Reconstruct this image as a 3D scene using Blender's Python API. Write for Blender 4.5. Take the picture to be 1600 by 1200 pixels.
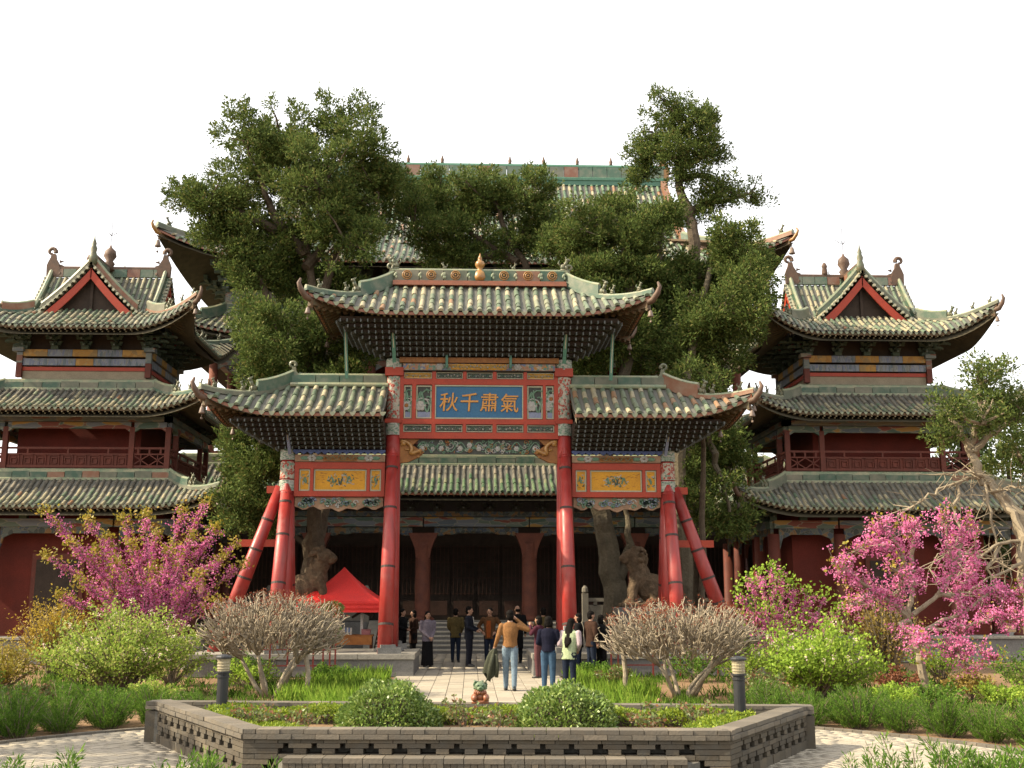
import bpy, math, random
import numpy as np
from mathutils import Vector, Matrix, Quaternion
R = math.radians
for o in list(bpy.data.objects): bpy.data.objects.remove(o)
S = bpy.context.scene
COL = S.collection

# ------------------------------------------------------------------ camera
cam = bpy.data.cameras.new('camera'); camo = bpy.data.objects.new('camera', cam); COL.objects.link(camo)
camo.location = (-0.18, 0.0, 2.0)
camo.rotation_euler = (R(90 + 11.15), 0, R(-2.09))
cam.sensor_width = 36.0; cam.lens = 38.25; cam.clip_start = 0.1; cam.clip_end = 2000
S.camera = camo

# ------------------------------------------------------------------ sky, sun, exposure
SUN_AZ, SUN_EL = R(-97), R(38)          # azimuth from +Y, clockwise: afternoon sun on the left
W = bpy.data.worlds.new('World'); S.world = W; W.use_nodes = True
nt = W.node_tree; bg = nt.nodes['Background']
sky = nt.nodes.new('ShaderNodeTexSky'); sky.sky_type = 'NISHITA'; sky.sun_disc = False
sky.sun_elevation = SUN_EL; sky.sun_rotation = SUN_AZ
sky.air_density = 1.0; sky.dust_density = 6.0; sky.ozone_density = 0.3
hz = nt.nodes.new('ShaderNodeMix'); hz.data_type = 'RGBA'; hz.blend_type = 'MIX'
hz.inputs[0].default_value = 0.6
hz.inputs[7].default_value = (8.3, 8.0, 7.6, 1)     # even white haze over the whole sky
nt.links.new(sky.outputs[0], hz.inputs[6]); nt.links.new(hz.outputs[2], bg.inputs[0])
bg.inputs[1].default_value = 0.15
sun = bpy.data.lights.new('sun', 'SUN'); suno = bpy.data.objects.new('sun', sun); COL.objects.link(suno)
sun.energy = 5.0; sun.angle = R(0.6); sun.color = (1.0, 0.86, 0.63)
sd = Vector((math.sin(SUN_AZ) * math.cos(SUN_EL), math.cos(SUN_AZ) * math.cos(SUN_EL), math.sin(SUN_EL)))
suno.rotation_euler = sd.to_track_quat('Z', 'Y').to_euler(); suno.location = (-60, -20, 60)
S.view_settings.view_transform = 'Standard'; S.view_settings.look = 'None'
S.view_settings.exposure = 1.08; S.view_settings.gamma = 1.0; S.view_settings.use_curve_mapping = False
S.render.engine = 'CYCLES'
S.cycles.max_bounces = 6; S.cycles.diffuse_bounces = 3; S.cycles.glossy_bounces = 2
S.cycles.transmission_bounces = 2; S.cycles.transparent_max_bounces = 4
S.render.resolution_x = 1024; S.render.resolution_y = 768

rnd = random.Random(7)
nrng = np.random.default_rng(11)

# ------------------------------------------------------------------ materials
M = {}
def base_mat(name, rough=0.7, spec=0.3, metal=0.0):
    m = bpy.data.materials.new(name); m.use_nodes = True; M[name] = m
    b = m.node_tree.nodes['Principled BSDF']
    b.inputs['Roughness'].default_value = rough; b.inputs['Metallic'].default_value = metal
    b.inputs['Specular IOR Level'].default_value = spec
    return m, m.node_tree, b
def c4(c): return (c[0], c[1], c[2], 1)
def ramp(nt, stops, interp='LINEAR'):
    r = nt.nodes.new('ShaderNodeValToRGB'); cr = r.color_ramp; cr.interpolation = interp
    while len(cr.elements) > 1: cr.elements.remove(cr.elements[-1])
    cr.elements[0].position = stops[0][0]; cr.elements[0].color = c4(stops[0][1])
    for p, c in stops[1:]:
        e = cr.elements.new(p); e.color = c4(c)
    return r
def noise(nt, scale, detail=4, vec=None, rough=0.6):
    n = nt.nodes.new('ShaderNodeTexNoise'); n.inputs['Scale'].default_value = scale
    n.inputs['Detail'].default_value = detail; n.inputs['Roughness'].default_value = rough
    if vec: nt.links.new(vec, n.inputs['Vector'])
    return n
def pos(nt):
    g = nt.nodes.new('ShaderNodeNewGeometry'); return g.outputs['Position']
def mixc(nt, fac, a, b, mode='MIX'):
    m = nt.nodes.new('ShaderNodeMix'); m.data_type = 'RGBA'; m.blend_type = mode
    for i, x in ((0, fac), (6, a), (7, b)):
        if isinstance(x, (int, float)): m.inputs[i].default_value = x
        elif isinstance(x, (tuple, list)): m.inputs[i].default_value = c4(x)
        else: nt.links.new(x, m.inputs[i])
    return m.outputs[2]
def bump(nt, b, h, strength=0.4, dist=0.02):
    n = nt.nodes.new('ShaderNodeBump'); n.inputs['Strength'].default_value = strength; n.inputs['Distance'].default_value = dist
    nt.links.new(h, n.inputs['Height']); nt.links.new(n.outputs[0], b.inputs['Normal'])
ALB = 0.74
def dk(c): return (c[0] * ALB, c[1] * ALB, c[2] * ALB)
def pm(name, c1, c2, scale=3.0, rough=0.7, spec=0.3, bmp=0.3, fine=40.0, metal=0.0, dist=0.01):
    m, nt, b = base_mat(name, rough, spec, metal)
    p = pos(nt); n = noise(nt, scale, 6, p); r = ramp(nt, [(0.3, dk(c1)), (0.7, dk(c2))])
    nt.links.new(n.outputs[0], r.inputs[0])
    n2 = noise(nt, fine, 4, p)
    r2 = ramp(nt, [(0.25, (0.72, 0.72, 0.72)), (0.75, (1.15, 1.15, 1.15))]); nt.links.new(n2.outputs[0], r2.inputs[0])
    nt.links.new(mixc(nt, 1.0, r.outputs[0], r2.outputs[0], 'MULTIPLY'), b.inputs['Base Color'])
    if bmp: bump(nt, b, n2.outputs[0], bmp, dist)
    return m
def rand_out(nt):
    oi = nt.nodes.new('ShaderNodeObjectInfo'); g = nt.nodes.new('ShaderNodeNewGeometry')
    a = nt.nodes.new('ShaderNodeMath'); a.operation = 'ADD'
    nt.links.new(oi.outputs['Random'], a.inputs[0]); nt.links.new(g.outputs['Random Per Island'], a.inputs[1])
    f = nt.nodes.new('ShaderNodeMath'); f.operation = 'FRACT'; nt.links.new(a.outputs[0], f.inputs[0])
    return f.outputs[0]
def rmat(name, stops, rough=0.4, spec=0.4, dirt=(0.30, 0.27, 0.2), dirt_amt=0.45, dscale=6.0, bmp=0.25, interp='CONSTANT'):
    m, nt, b = base_mat(name, rough, spec)
    r = ramp(nt, [(p_, dk(c_)) for p_, c_ in stops], interp); nt.links.new(rand_out(nt), r.inputs[0])
    p = pos(nt); n = noise(nt, dscale, 6, p); dr = ramp(nt, [(0.42, (0, 0, 0)), (0.72, (dirt_amt,) * 3)])
    nt.links.new(n.outputs[0], dr.inputs[0])
    nt.links.new(mixc(nt, dr.outputs[0], r.outputs[0], dk(dirt)), b.inputs['Base Color'])
    if bmp:
        n2 = noise(nt, 35, 3, p); bump(nt, b, n2.outputs[0], bmp, 0.01)
    return m
def leafmat(name, stops, trans=0.35, rough=0.55, spec=0.25):
    m = bpy.data.materials.new(name); m.use_nodes = True; M[name] = m; nt = m.node_tree
    b = nt.nodes['Principled BSDF']; b.inputs['Roughness'].default_value = rough; b.inputs['Specular IOR Level'].default_value = spec
    r = ramp(nt, stops); nt.links.new(rand_out(nt), r.inputs[0])
    nt.links.new(r.outputs[0], b.inputs['Base Color'])
    t = nt.nodes.new('ShaderNodeBsdfTranslucent'); nt.links.new(r.outputs[0], t.inputs[0])
    mx = nt.nodes.new('ShaderNodeMixShader'); mx.inputs[0].default_value = trans
    nt.links.new(b.outputs[0], mx.inputs[1]); nt.links.new(t.outputs[0], mx.inputs[2])
    nt.links.new(mx.outputs[0], nt.nodes['Material Output'].inputs[0])
    return m
def orn(name, cols, scale=14.0, line=(0.5, 0.5, 0.45), lw=0.06, rough=0.6, stretch=(1, 1, 1)):
    """painted / carved ornament: small irregular coloured cells with pale outlines"""
    m, nt, b = base_mat(name, rough, 0.3)
    p = pos(nt); mp = nt.nodes.new('ShaderNodeMapping'); mp.inputs['Scale'].default_value = stretch
    nt.links.new(p, mp.inputs[0])
    nz = noise(nt, 6, 2, mp.outputs[0]); wv = mixc(nt, 0.12, mp.outputs[0], nz.outputs[1])
    v = nt.nodes.new('ShaderNodeTexVoronoi'); v.inputs['Scale'].default_value = scale; nt.links.new(wv, v.inputs['Vector'])
    n = len(cols); r = ramp(nt, [(i / n, dk(c)) for i, c in enumerate(cols)], 'CONSTANT')
    sp = nt.nodes.new('ShaderNodeSeparateColor'); nt.links.new(v.outputs['Color'], sp.inputs[0]); nt.links.new(sp.outputs[0], r.inputs[0])
    e = nt.nodes.new('ShaderNodeTexVoronoi'); e.feature = 'DISTANCE_TO_EDGE'; e.inputs['Scale'].default_value = scale; nt.links.new(wv, e.inputs['Vector'])
    er = ramp(nt, [(0.0, (1, 1, 1)), (lw, (0, 0, 0))]); nt.links.new(e.outputs['Distance'], er.inputs[0])
    nt.links.new(mixc(nt, er.outputs[0], r.outputs[0], dk(line)), b.inputs['Base Color'])
    bump(nt, b, e.outputs['Distance'], 0.6, 0.03)
    return m

GREEN = (0.075, 0.135, 0.09); GREEN2 = (0.11, 0.17, 0.115); CREAM = (0.46, 0.40, 0.25); PALE = (0.30, 0.33, 0.23); ORNG = (0.32, 0.14, 0.06)
rmat('glazed_tile', [(0, (0.12, 0.17, 0.11)), (0.22, (0.09, 0.13, 0.085)), (0.40, (0.25, 0.265, 0.175)), (0.60, (0.42, 0.37, 0.24)), (0.78, (0.17, 0.215, 0.14)), (0.96, (0.30, 0.17, 0.09))], 0.45, 0.3, dirt=(0.22, 0.21, 0.17), dirt_amt=0.6)
rmat('tower_tile', [(0, (0.11, 0.16, 0.10)), (0.2, (0.36, 0.32, 0.20)), (0.5, (0.27, 0.26, 0.17)), (0.7, (0.22, 0.25, 0.16)), (0.86, (0.14, 0.19, 0.12)), (0.98, (0.28, 0.15, 0.08))], 0.5, 0.25, dirt=(0.19, 0.18, 0.14), dirt_amt=0.7)
rmat('green_tile', [(0, (0.055, 0.12, 0.06)), (0.35, (0.08, 0.15, 0.075)), (0.6, (0.11, 0.18, 0.09)), (0.85, (0.19, 0.2, 0.115))], 0.45, 0.3)
rmat('grey_tile', [(0, (0.085, 0.08, 0.065)), (0.3, (0.12, 0.11, 0.09)), (0.6, (0.15, 0.14, 0.11)), (0.9, (0.22, 0.19, 0.14))], 0.75, 0.2)
rmat('hall_tile', [(0, (0.06, 0.13, 0.07)), (0.35, (0.11, 0.19, 0.11)), (0.55, (0.36, 0.32, 0.2)), (0.72, (0.2, 0.24, 0.16)), (0.93, (0.28, 0.15, 0.08))], 0.35, 0.45)
def pan_mat(name, c1, c2):
    m, nt, b = base_mat(name, 0.7, 0.25)
    uv = nt.nodes.new('ShaderNodeUVMap'); w = nt.nodes.new('ShaderNodeTexWave'); w.bands_direction = 'Y'; w.wave_profile = 'SAW'
    w.inputs['Scale'].default_value = 3.4; w.inputs['Distortion'].default_value = 0.6; w.inputs['Detail'].default_value = 1
    nt.links.new(uv.outputs[0], w.inputs[0]); r = ramp(nt, [(0, c1), (0.8, c2), (1.0, c1)]); nt.links.new(w.outputs[1], r.inputs[0])
    n = noise(nt, 3, 5, pos(nt)); nt.links.new(mixc(nt, n.outputs[0], r.outputs[0], (0.10, 0.10, 0.08)), b.inputs['Base Color'])
    bump(nt, b, w.outputs[1], 0.8, 0.03); return m
pan_mat('pan_tile', (0.05, 0.05, 0.045), (0.15, 0.145, 0.13))
rmat('ridge_glaze', [(0, (0.05, 0.105, 0.07)), (0.3, (0.075, 0.12, 0.08)), (0.55, (0.11, 0.125, 0.085)), (0.8, (0.15, 0.15, 0.105)), (0.93, (0.22, 0.10, 0.055))], 0.5, 0.3, dirt_amt=0.5, dscale=3)
rmat('ridge_warm', [(0, (0.22, 0.09, 0.05)), (0.2, (0.10, 0.15, 0.10)), (0.5, (0.07, 0.14, 0.09)), (0.75, (0.12, 0.14, 0.10)), (0.9, (0.18, 0.09, 0.055))], 0.4, 0.45, dirt_amt=0.5, dscale=3)
pm('ridge_cap', (0.36, 0.34, 0.22), (0.16, 0.24, 0.15), 4, 0.45, 0.4)
pm('orange_glaze', (0.36, 0.12, 0.05), (0.24, 0.09, 0.045), 5, 0.4, 0.45)
pm('ochre_glaze', (0.42, 0.22, 0.05), (0.28, 0.13, 0.04), 6, 0.35, 0.5)
pm('beast_glaze', (0.20, 0.17, 0.10), (0.09, 0.13, 0.08), 9, 0.45, 0.4)
pm('dark_clay', (0.10, 0.07, 0.05), (0.17, 0.10, 0.065), 5, 0.6)
pm('bell_iron', (0.18, 0.13, 0.10), (0.24, 0.18, 0.14), 9, 0.5)
pm('red_lacquer_plain', (0.40, 0.036, 0.03), (0.25, 0.026, 0.022), 1.3, 0.4, 0.5, 0.15, 11)
pm('red_frame', (0.42, 0.05, 0.018), (0.33, 0.042, 0.018), 2.2, 0.5, 0.3, 0.1)
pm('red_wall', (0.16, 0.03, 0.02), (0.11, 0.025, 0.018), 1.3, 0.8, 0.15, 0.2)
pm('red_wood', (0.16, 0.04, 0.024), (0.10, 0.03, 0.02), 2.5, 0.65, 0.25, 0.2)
pm('old_column', (0.22, 0.075, 0.045), (0.13, 0.05, 0.035), 2.5, 0.7, 0.2, 0.25)
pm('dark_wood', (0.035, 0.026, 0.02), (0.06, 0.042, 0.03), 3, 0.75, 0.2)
pm('door_wood', (0.05, 0.028, 0.02), (0.08, 0.04, 0.028), 3, 0.7, 0.2)
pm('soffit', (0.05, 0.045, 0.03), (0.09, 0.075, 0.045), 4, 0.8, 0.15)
pm('rafter_paint', (0.14, 0.07, 0.035), (0.10, 0.10, 0.06), 8, 0.7, 0.2)
pm('rafter_end', (0.36, 0.32, 0.2), (0.20, 0.17, 0.10), 12, 0.7, 0.2)
pm('bracket_dark', (0.05, 0.06, 0.05), (0.085, 0.075, 0.055), 9, 0.75, 0.2)
pm('bracket_tip', (0.24, 0.26, 0.27), (0.09, 0.12, 0.12), 9, 0.6, 0.2)
pm('bracket_green', (0.06, 0.10, 0.075), (0.10, 0.12, 0.085), 7, 0.7, 0.2)
pm('bracket_blue', (0.05, 0.075, 0.19), (0.09, 0.12, 0.24), 9, 0.6, 0.2)
pm('green_post', (0.07, 0.19, 0.13), (0.10, 0.22, 0.155), 6, 0.5, 0.3)
pm('cream_plaster', (0.36, 0.31, 0.22), (0.28, 0.24, 0.17), 3, 0.8, 0.15)
pm('pale_edge', (0.52, 0.5, 0.36), (0.4, 0.4, 0.28), 9, 0.6, 0.25)
pm('yellow_panel', (0.68, 0.34, 0.025), (0.56, 0.27, 0.025), 5, 0.6, 0.25, 0.05)
pm('ochre_wood', (0.34, 0.15, 0.04), (0.22, 0.09, 0.03), 7, 0.6, 0.25)
pm('plaque_blue', (0.03, 0.13, 0.27), (0.04, 0.15, 0.27), 3, 0.55, 0.3, 0.1)
pm('gold_paint', (0.66, 0.30, 0.03), (0.52, 0.22, 0.025), 14, 0.4, 0.45)
pm('panel_ground', (0.05, 0.055, 0.05), (0.08, 0.085, 0.075), 9, 0.7, 0.2)
pm('scroll_green', (0.10, 0.20, 0.13), (0.17, 0.28, 0.19), 12, 0.6, 0.25)
pm('flower_white', (0.44, 0.42, 0.36), (0.33, 0.33, 0.32), 12, 0.6, 0.25)
pm('blue_grey', (0.19, 0.22, 0.32), (0.27, 0.30, 0.4), 5, 0.6, 0.25)
pm('iron_band', (0.04, 0.03, 0.028), (0.07, 0.045, 0.035), 12, 0.6, 0.3)
orn('column_wrap', [(0.34, 0.05, 0.03), (0.36, 0.34, 0.27), (0.3, 0.05, 0.03), (0.16, 0.24, 0.18), (0.42, 0.38, 0.3)], 17, (0.45, 0.42, 0.34), 0.07)
orn('column_ring', [(0.20, 0.28, 0.21), (0.4, 0.4, 0.34), (0.12, 0.2, 0.15), (0.33, 0.33, 0.3)], 14, (0.5, 0.5, 0.42), 0.08, stretch=(1, 1, 2))
orn('painted_beam', [(0.10, 0.13, 0.15), (0.34, 0.2, 0.05), (0.08, 0.13, 0.10), (0.16, 0.18, 0.2), (0.12, 0.16, 0.12), (0.2, 0.06, 0.04)], 3.2, (0.28, 0.27, 0.2), 0.05, stretch=(0.6, 0.6, 2.2))
orn('faded_beam', [(0.16, 0.18, 0.16), (0.12, 0.15, 0.14), (0.22, 0.2, 0.15), (0.15, 0.17, 0.18), (0.2, 0.10, 0.07)], 3.5, (0.24, 0.23, 0.18), 0.05, stretch=(0.6, 0.6, 2.0))
orn('lintel_paint', [(0.34, 0.18, 0.11), (0.14, 0.17, 0.28), (0.32, 0.2, 0.14), (0.12, 0.22, 0.17), (0.38, 0.34, 0.28), (0.4, 0.2, 0.05)], 16, (0.3, 0.28, 0.22), 0.05)
orn('salmon_paint', [(0.28, 0.17, 0.10), (0.32, 0.2, 0.12), (0.24, 0.15, 0.09)], 6, (0.28, 0.17, 0.1), 0.02)
orn('dark_carving', [(0.05, 0.06, 0.05), (0.10, 0.12, 0.10), (0.2, 0.11, 0.04), (0.06, 0.08, 0.10)], 7, (0.16, 0.15, 0.11), 0.06)
orn('tower_blue', [(0.17, 0.20, 0.27), (0.22, 0.25, 0.30), (0.13, 0.17, 0.2), (0.2, 0.21, 0.2), (0.17, 0.2, 0.28)], 9, (0.3, 0.3, 0.27), 0.05, stretch=(1.6, 1.6, .5))
orn('tower_yellow', [(0.42, 0.23, 0.05), (0.36, 0.19, 0.045), (0.45, 0.26, 0.07), (0.3, 0.2, 0.08)], 6, (0.34, 0.24, 0.1), 0.04)
def lacquer(name, c1, c2, chip, dust):
    m, nt, b = base_mat(name, 0.42, 0.45)
    p = pos(nt); mp = nt.nodes.new('ShaderNodeMapping'); mp.inputs['Scale'].default_value = (5, 5, .55); nt.links.new(p, mp.inputs[0])
    n = noise(nt, 1.0, 6, mp.outputs[0]); r = ramp(nt, [(0.3, c1), (0.7, c2)]); nt.links.new(n.outputs[0], r.inputs[0])
    n3 = noise(nt, 3.2, 5, p); r3 = ramp(nt, [(0.5, (0, 0, 0)), (0.8, (.55, .55, .55))]); nt.links.new(n3.outputs[0], r3.inputs[0])
    col = mixc(nt, r3.outputs[0], r.outputs[0], dust)
    n2 = noise(nt, 9, 8, p, .7); r2 = ramp(nt, [(0.66, (0, 0, 0)), (0.69, (1, 1, 1))]); nt.links.new(n2.outputs[0], r2.inputs[0])
    nt.links.new(mixc(nt, r2.outputs[0], col, chip), b.inputs['Base Color'])
    rr = ramp(nt, [(0.3, (.3, .3, .3)), (0.7, (.6, .6, .6))]); nt.links.new(n3.outputs[0], rr.inputs[0]); nt.links.new(rr.outputs[0], b.inputs['Roughness'])
    bump(nt, b, n2.outputs[0], .25, .01)
lacquer('red_lacquer', (0.31, 0.03, 0.024), (0.17, 0.02, 0.017), (0.13, 0.06, 0.05), (0.25, 0.085, 0.07))
# stone, ground
pm('grey_stone', (0.24, 0.235, 0.22), (0.17, 0.165, 0.155), 2.5, 0.85, 0.15, 0.35, 25)
pm('lion_stone', (0.22, 0.155, 0.10), (0.10, 0.075, 0.052), 5.0, 0.95, 0.05, 1.0, 13, dist=0.05)
pm('step_stone', (0.34, 0.32, 0.275), (0.26, 0.245, 0.21), 2.2, 0.85, 0.15, 0.3, 22)
pm('step_sunlit_edge', (0.52, 0.48, 0.4), (0.42, 0.39, 0.32), 2.2, 0.85, 0.15, 0.3, 22)  # brighter stone for stair nosings: sun on the tread edges put into the colour
pm('pale_stone', (0.28, 0.255, 0.21), (0.2, 0.185, 0.15), 3, 0.85, 0.15, 0.3)
rmat('grey_brick', [(0, (0.095, 0.08, 0.06)), (0.25, (0.12, 0.102, 0.076)), (0.5, (0.14, 0.118, 0.088)), (0.75, (0.108, 0.092, 0.07)), (0.92, (0.17, 0.14, 0.10))], 0.9, 0.1, (0.11, 0.11, 0.10), 0.5, 7, 0.5)
rmat('coping_brick', [(0, (0.145, 0.126, 0.10)), (0.3, (0.175, 0.152, 0.12)), (0.6, (0.158, 0.138, 0.11)), (0.85, (0.21, 0.18, 0.14))], 0.9, 0.1, (0.12, 0.12, 0.11), 0.5, 7, 0.5)
pm('mortar', (0.20, 0.19, 0.165), (0.15, 0.145, 0.13), 8, 0.95, 0.05)
rmat('paver', [(0, (0.36, 0.32, 0.25)), (0.25, (0.40, 0.355, 0.28)), (0.5, (0.375, 0.335, 0.265)), (0.75, (0.42, 0.375, 0.295)), (0.92, (0.34, 0.30, 0.24))], 0.9, 0.1, (0.26, 0.245, 0.21), 0.4, 3, 0.35)
pm('joint_sand', (0.24, 0.215, 0.175), (0.18, 0.16, 0.13), 9, 0.95, 0.05)
pm('soil', (0.30, 0.195, 0.115), (0.22, 0.145, 0.085), 1.2, 0.95, 0.05, 0.7, 14, dist=0.04)
pm('bark', (0.15, 0.12, 0.085), (0.085, 0.068, 0.05), 5, 0.95, 0.05, 0.8, 22, dist=0.03)
pm('trunk_wood', (0.17, 0.145, 0.10), (0.10, 0.085, 0.06), 2.4, 0.9, 0.1, 0.8, 13, dist=0.05)
pm('myrtle_bark', (0.46, 0.385, 0.275), (0.19, 0.16, 0.115), 6, 0.75, 0.2, 0.3)
pm('twig_bark', (0.26, 0.21, 0.15), (0.17, 0.135, 0.095), 6, 0.85, 0.1, 0.3)
pm('dead_wood', (0.36, 0.30, 0.21), (0.24, 0.195, 0.135), 4, 0.85, 0.1, 0.4)
leafmat('cypress_leaf', [(0, (0.042, 0.070, 0.018)), (0.5, (0.078, 0.112, 0.028)), (0.85, (0.125, 0.16, 0.04)), (1, (0.16, 0.14, 0.05))], 0.3, 0.75, 0.08)
leafmat('far_leaf', [(0, (0.045, 0.07, 0.028)), (1, (0.085, 0.11, 0.04))], 0.25, 0.7, 0.1)
leafmat('box_leaf', [(0, (0.08, 0.14, 0.025)), (0.6, (0.16, 0.24, 0.05)), (1, (0.28, 0.34, 0.10))], 0.25, 0.35, 0.45)
leafmat('hedge_leaf', [(0, (0.10, 0.16, 0.015)), (0.6, (0.17, 0.23, 0.02)), (1, (0.24, 0.28, 0.03))], 0.35, 0.5)
leafmat('juniper_leaf', [(0, (0.042, 0.095, 0.012)), (0.6, (0.085, 0.165, 0.022)), (1, (0.16, 0.25, 0.04))], 0.4, 0.7, 0.1)
leafmat('fresh_leaf', [(0, (0.14, 0.23, 0.025)), (0.6, (0.25, 0.38, 0.045)), (1, (0.36, 0.46, 0.08))], 0.5, 0.6, 0.15)
leafmat('lilac_leaf', [(0, (0.13, 0.20, 0.03)), (0.55, (0.24, 0.33, 0.05)), (0.85, (0.34, 0.40, 0.09)), (1, (0.40, 0.32, 0.15))], 0.45, 0.6, 0.15)
leafmat('gold_leaf', [(0, (0.22, 0.15, 0.02)), (0.6, (0.34, 0.24, 0.03)), (1, (0.42, 0.33, 0.05))], 0.4, 0.5)
leafmat('brown_leaf', [(0, (0.14, 0.10, 0.025)), (0.6, (0.22, 0.16, 0.035)), (1, (0.30, 0.23, 0.05))], 0.35, 0.6)
leafmat('bronze_leaf', [(0, (0.17, 0.15, 0.02)), (0.6, (0.27, 0.23, 0.03)), (1, (0.34, 0.22, 0.05))], 0.4, 0.5)
leafmat('red_tip', [(0, (0.14, 0.035, 0.018)), (0.6, (0.22, 0.055, 0.025)), (1, (0.18, 0.08, 0.035))], 0.35, 0.5)
leafmat('rose_leaf', [(0, (0.09, 0.14, 0.035)), (0.6, (0.14, 0.17, 0.055)), (0.78, (0.18, 0.085, 0.04)), (1, (0.22, 0.11, 0.055))], 0.35, 0.45, 0.35)
leafmat('barberry_leaf', [(0, (0.12, 0.045, 0.025)), (1, (0.22, 0.09, 0.04))], 0.3, 0.6)
leafmat('magenta_bloom', [(0, (0.46, 0.09, 0.25)), (0.6, (0.62, 0.18, 0.38)), (1, (0.76, 0.34, 0.54))], 0.45, 0.6, 0.1)
leafmat('pink_bloom', [(0, (0.52, 0.11, 0.27)), (0.6, (0.64, 0.19, 0.38)), (1, (0.74, 0.31, 0.50))], 0.45, 0.6, 0.1)
leafmat('pale_bloom', [(0, (0.72, 0.52, 0.50)), (1, (0.82, 0.68, 0.62))], 0.4, 0.6, 0.1)
leafmat('grass_blade', [(0, (0.10, 0.19, 0.02)), (0.6, (0.17, 0.29, 0.035)), (1, (0.26, 0.35, 0.06))], 0.45, 0.6, 0.15)

# ------------------------------------------------------------------ mesh helpers
class MB:
    def __init__(s): s.v = []; s.f = []; s.m = []; s.uv = None
    def add(s, vs, fs, m=0):
        o = len(s.v); s.v += [tuple(p) for p in vs]; s.f += [tuple(i + o for i in f) for f in fs]; s.m += [m] * len(fs); return s
    def box(s, x, y, z, sx, sy, sz, m=0, rz=0.0, M4=None):
        h = [(i * sx / 2, j * sy / 2, k * sz / 2) for k in (-1, 1) for j in (-1, 1) for i in (-1, 1)]
        if M4 is not None: h = [tuple(M4 @ Vector(p)) for p in h]
        if rz:
            c, n = math.cos(rz), math.sin(rz); h = [(p[0] * c - p[1] * n, p[0] * n + p[1] * c, p[2]) for p in h]
        return s.add([(p[0] + x, p[1] + y, p[2] + z) for p in h], [(0, 2, 3, 1), (4, 5, 7, 6), (0, 1, 5, 4), (2, 6, 7, 3), (0, 4, 6, 2), (1, 3, 7, 5)], m)
    def bar(s, p0, p1, w, h, m=0, up=(0, 0, 1)):
        """rectangular bar from p0 to p1"""
        p0, p1 = Vector(p0), Vector(p1); d = (p1 - p0).normalized(); u = Vector(up)
        sd = d.cross(u)
        if sd.length < 1e-5: sd = d.cross(Vector((0, 1, 0)))
        sd.normalize(); n = sd.cross(d)
        vs = []
        for p in (p0, p1):
            for a, b in ((-1, -1), (1, -1), (1, 1), (-1, 1)): vs.append(p + sd * (a * w / 2) + n * (b * h / 2))
        return s.add(vs, [(3, 2, 1, 0), (4, 5, 6, 7), (0, 1, 5, 4), (1, 2, 6, 5), (2, 3, 7, 6), (3, 0, 4, 7)], m)
    def tube(s, pts, rad, n=6, m=0, cap=True):
        pts = [Vector(p) for p in pts]
        if not isinstance(rad, (list, tuple)): rad = [rad] * len(pts)
        vs = []; fs = []; prev = None
        for i, p in enumerate(pts):
            d = (pts[min(i + 1, len(pts) - 1)] - pts[max(i - 1, 0)])
            if d.length < 1e-8: d = Vector((0, 0, 1))
            d.normalize()
            if prev is None:
                a = Vector((1, 0, 0)) if abs(d.x) < 0.8 else Vector((0, 1, 0)); sx = d.cross(a).normalized()
            else:
                sx = prev - d * prev.dot(d)
                sx = sx.normalized() if sx.length > 1e-6 else d.orthogonal().normalized()
            prev = sx; sy = d.cross(sx)
            for k in range(n):
                t = 2 * math.pi * k / n; vs.append(p + (sx * math.cos(t) + sy * math.sin(t)) * rad[i])
        for i in range(len(pts) - 1):
            for k in range(n):
                a, b = i * n + k, i * n + (k + 1) % n; fs.append((a, b, b + n, a + n))
        if cap:
            fs.append(tuple(range(n - 1, -1, -1))); e = (len(pts) - 1) * n; fs.append(tuple(range(e, e + n)))
        return s.add(vs, fs, m)
    def cyl(s, p0, p1, r0, r1=None, n=12, m=0): return s.tube([p0, p1], [r0, r0 if r1 is None else r1], n, m)
    def lathe(s, c, prof, n=12, m=0):
        vs = []; fs = []
        for r, z in prof:
            for k in range(n):
                t = 2 * math.pi * k / n; vs.append((c[0] + r * math.cos(t), c[1] + r * math.sin(t), c[2] + z))
        for i in range(len(prof) - 1):
            for k in range(n):
                a, b = i * n + k, i * n + (k + 1) % n; fs.append((a, b, b + n, a + n))
        fs.append(tuple(range(n - 1, -1, -1))); e = (len(prof) - 1) * n; fs.append(tuple(range(e, e + n)))
        return s.add(vs, fs, m)
    def ell(s, c, r, m=0, nu=10, nv=6, jit=0.0, M4=None):
        vs = []; fs = []
        for i in range(nv + 1):
            ph = math.pi * i / nv - math.pi / 2
            for k in range(nu):
                t = 2 * math.pi * k / nu; j = 1 + (rnd.uniform(-jit, jit) if jit else 0)
                p = Vector((r[0] * math.cos(ph) * math.cos(t) * j, r[1] * math.cos(ph) * math.sin(t) * j, r[2] * math.sin(ph) * j))
                if M4 is not None: p = M4 @ p
                vs.append((c[0] + p.x, c[1] + p.y, c[2] + p.z))
        for i in range(nv):
            for k in range(nu):
                a, b = i * nu + k, i * nu + (k + 1) % nu; fs.append((a, b, b + nu, a + nu))
        return s.add(vs, fs, m)
    def prism(s, poly, y0, y1, m=0):
        """polygon in x,z extruded along y"""
        n = len(poly); vs = [(p[0], y0, p[1]) for p in poly] + [(p[0], y1, p[1]) for p in poly]
        fs = [tuple(range(n)), tuple(range(2 * n - 1, n - 1, -1))] + [(i, i + n, (i + 1) % n + n, (i + 1) % n) for i in range(n)]
        return s.add(vs, fs, m)
    def hprism(s, poly, z0, z1, m=0):
        n = len(poly); vs = [(p[0], p[1], z0) for p in poly] + [(p[0], p[1], z1) for p in poly]
        fs = [tuple(range(n - 1, -1, -1)), tuple(range(n, 2 * n))] + [(i, (i + 1) % n, (i + 1) % n + n, i + n) for i in range(n)]
        return s.add(vs, fs, m)
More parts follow.
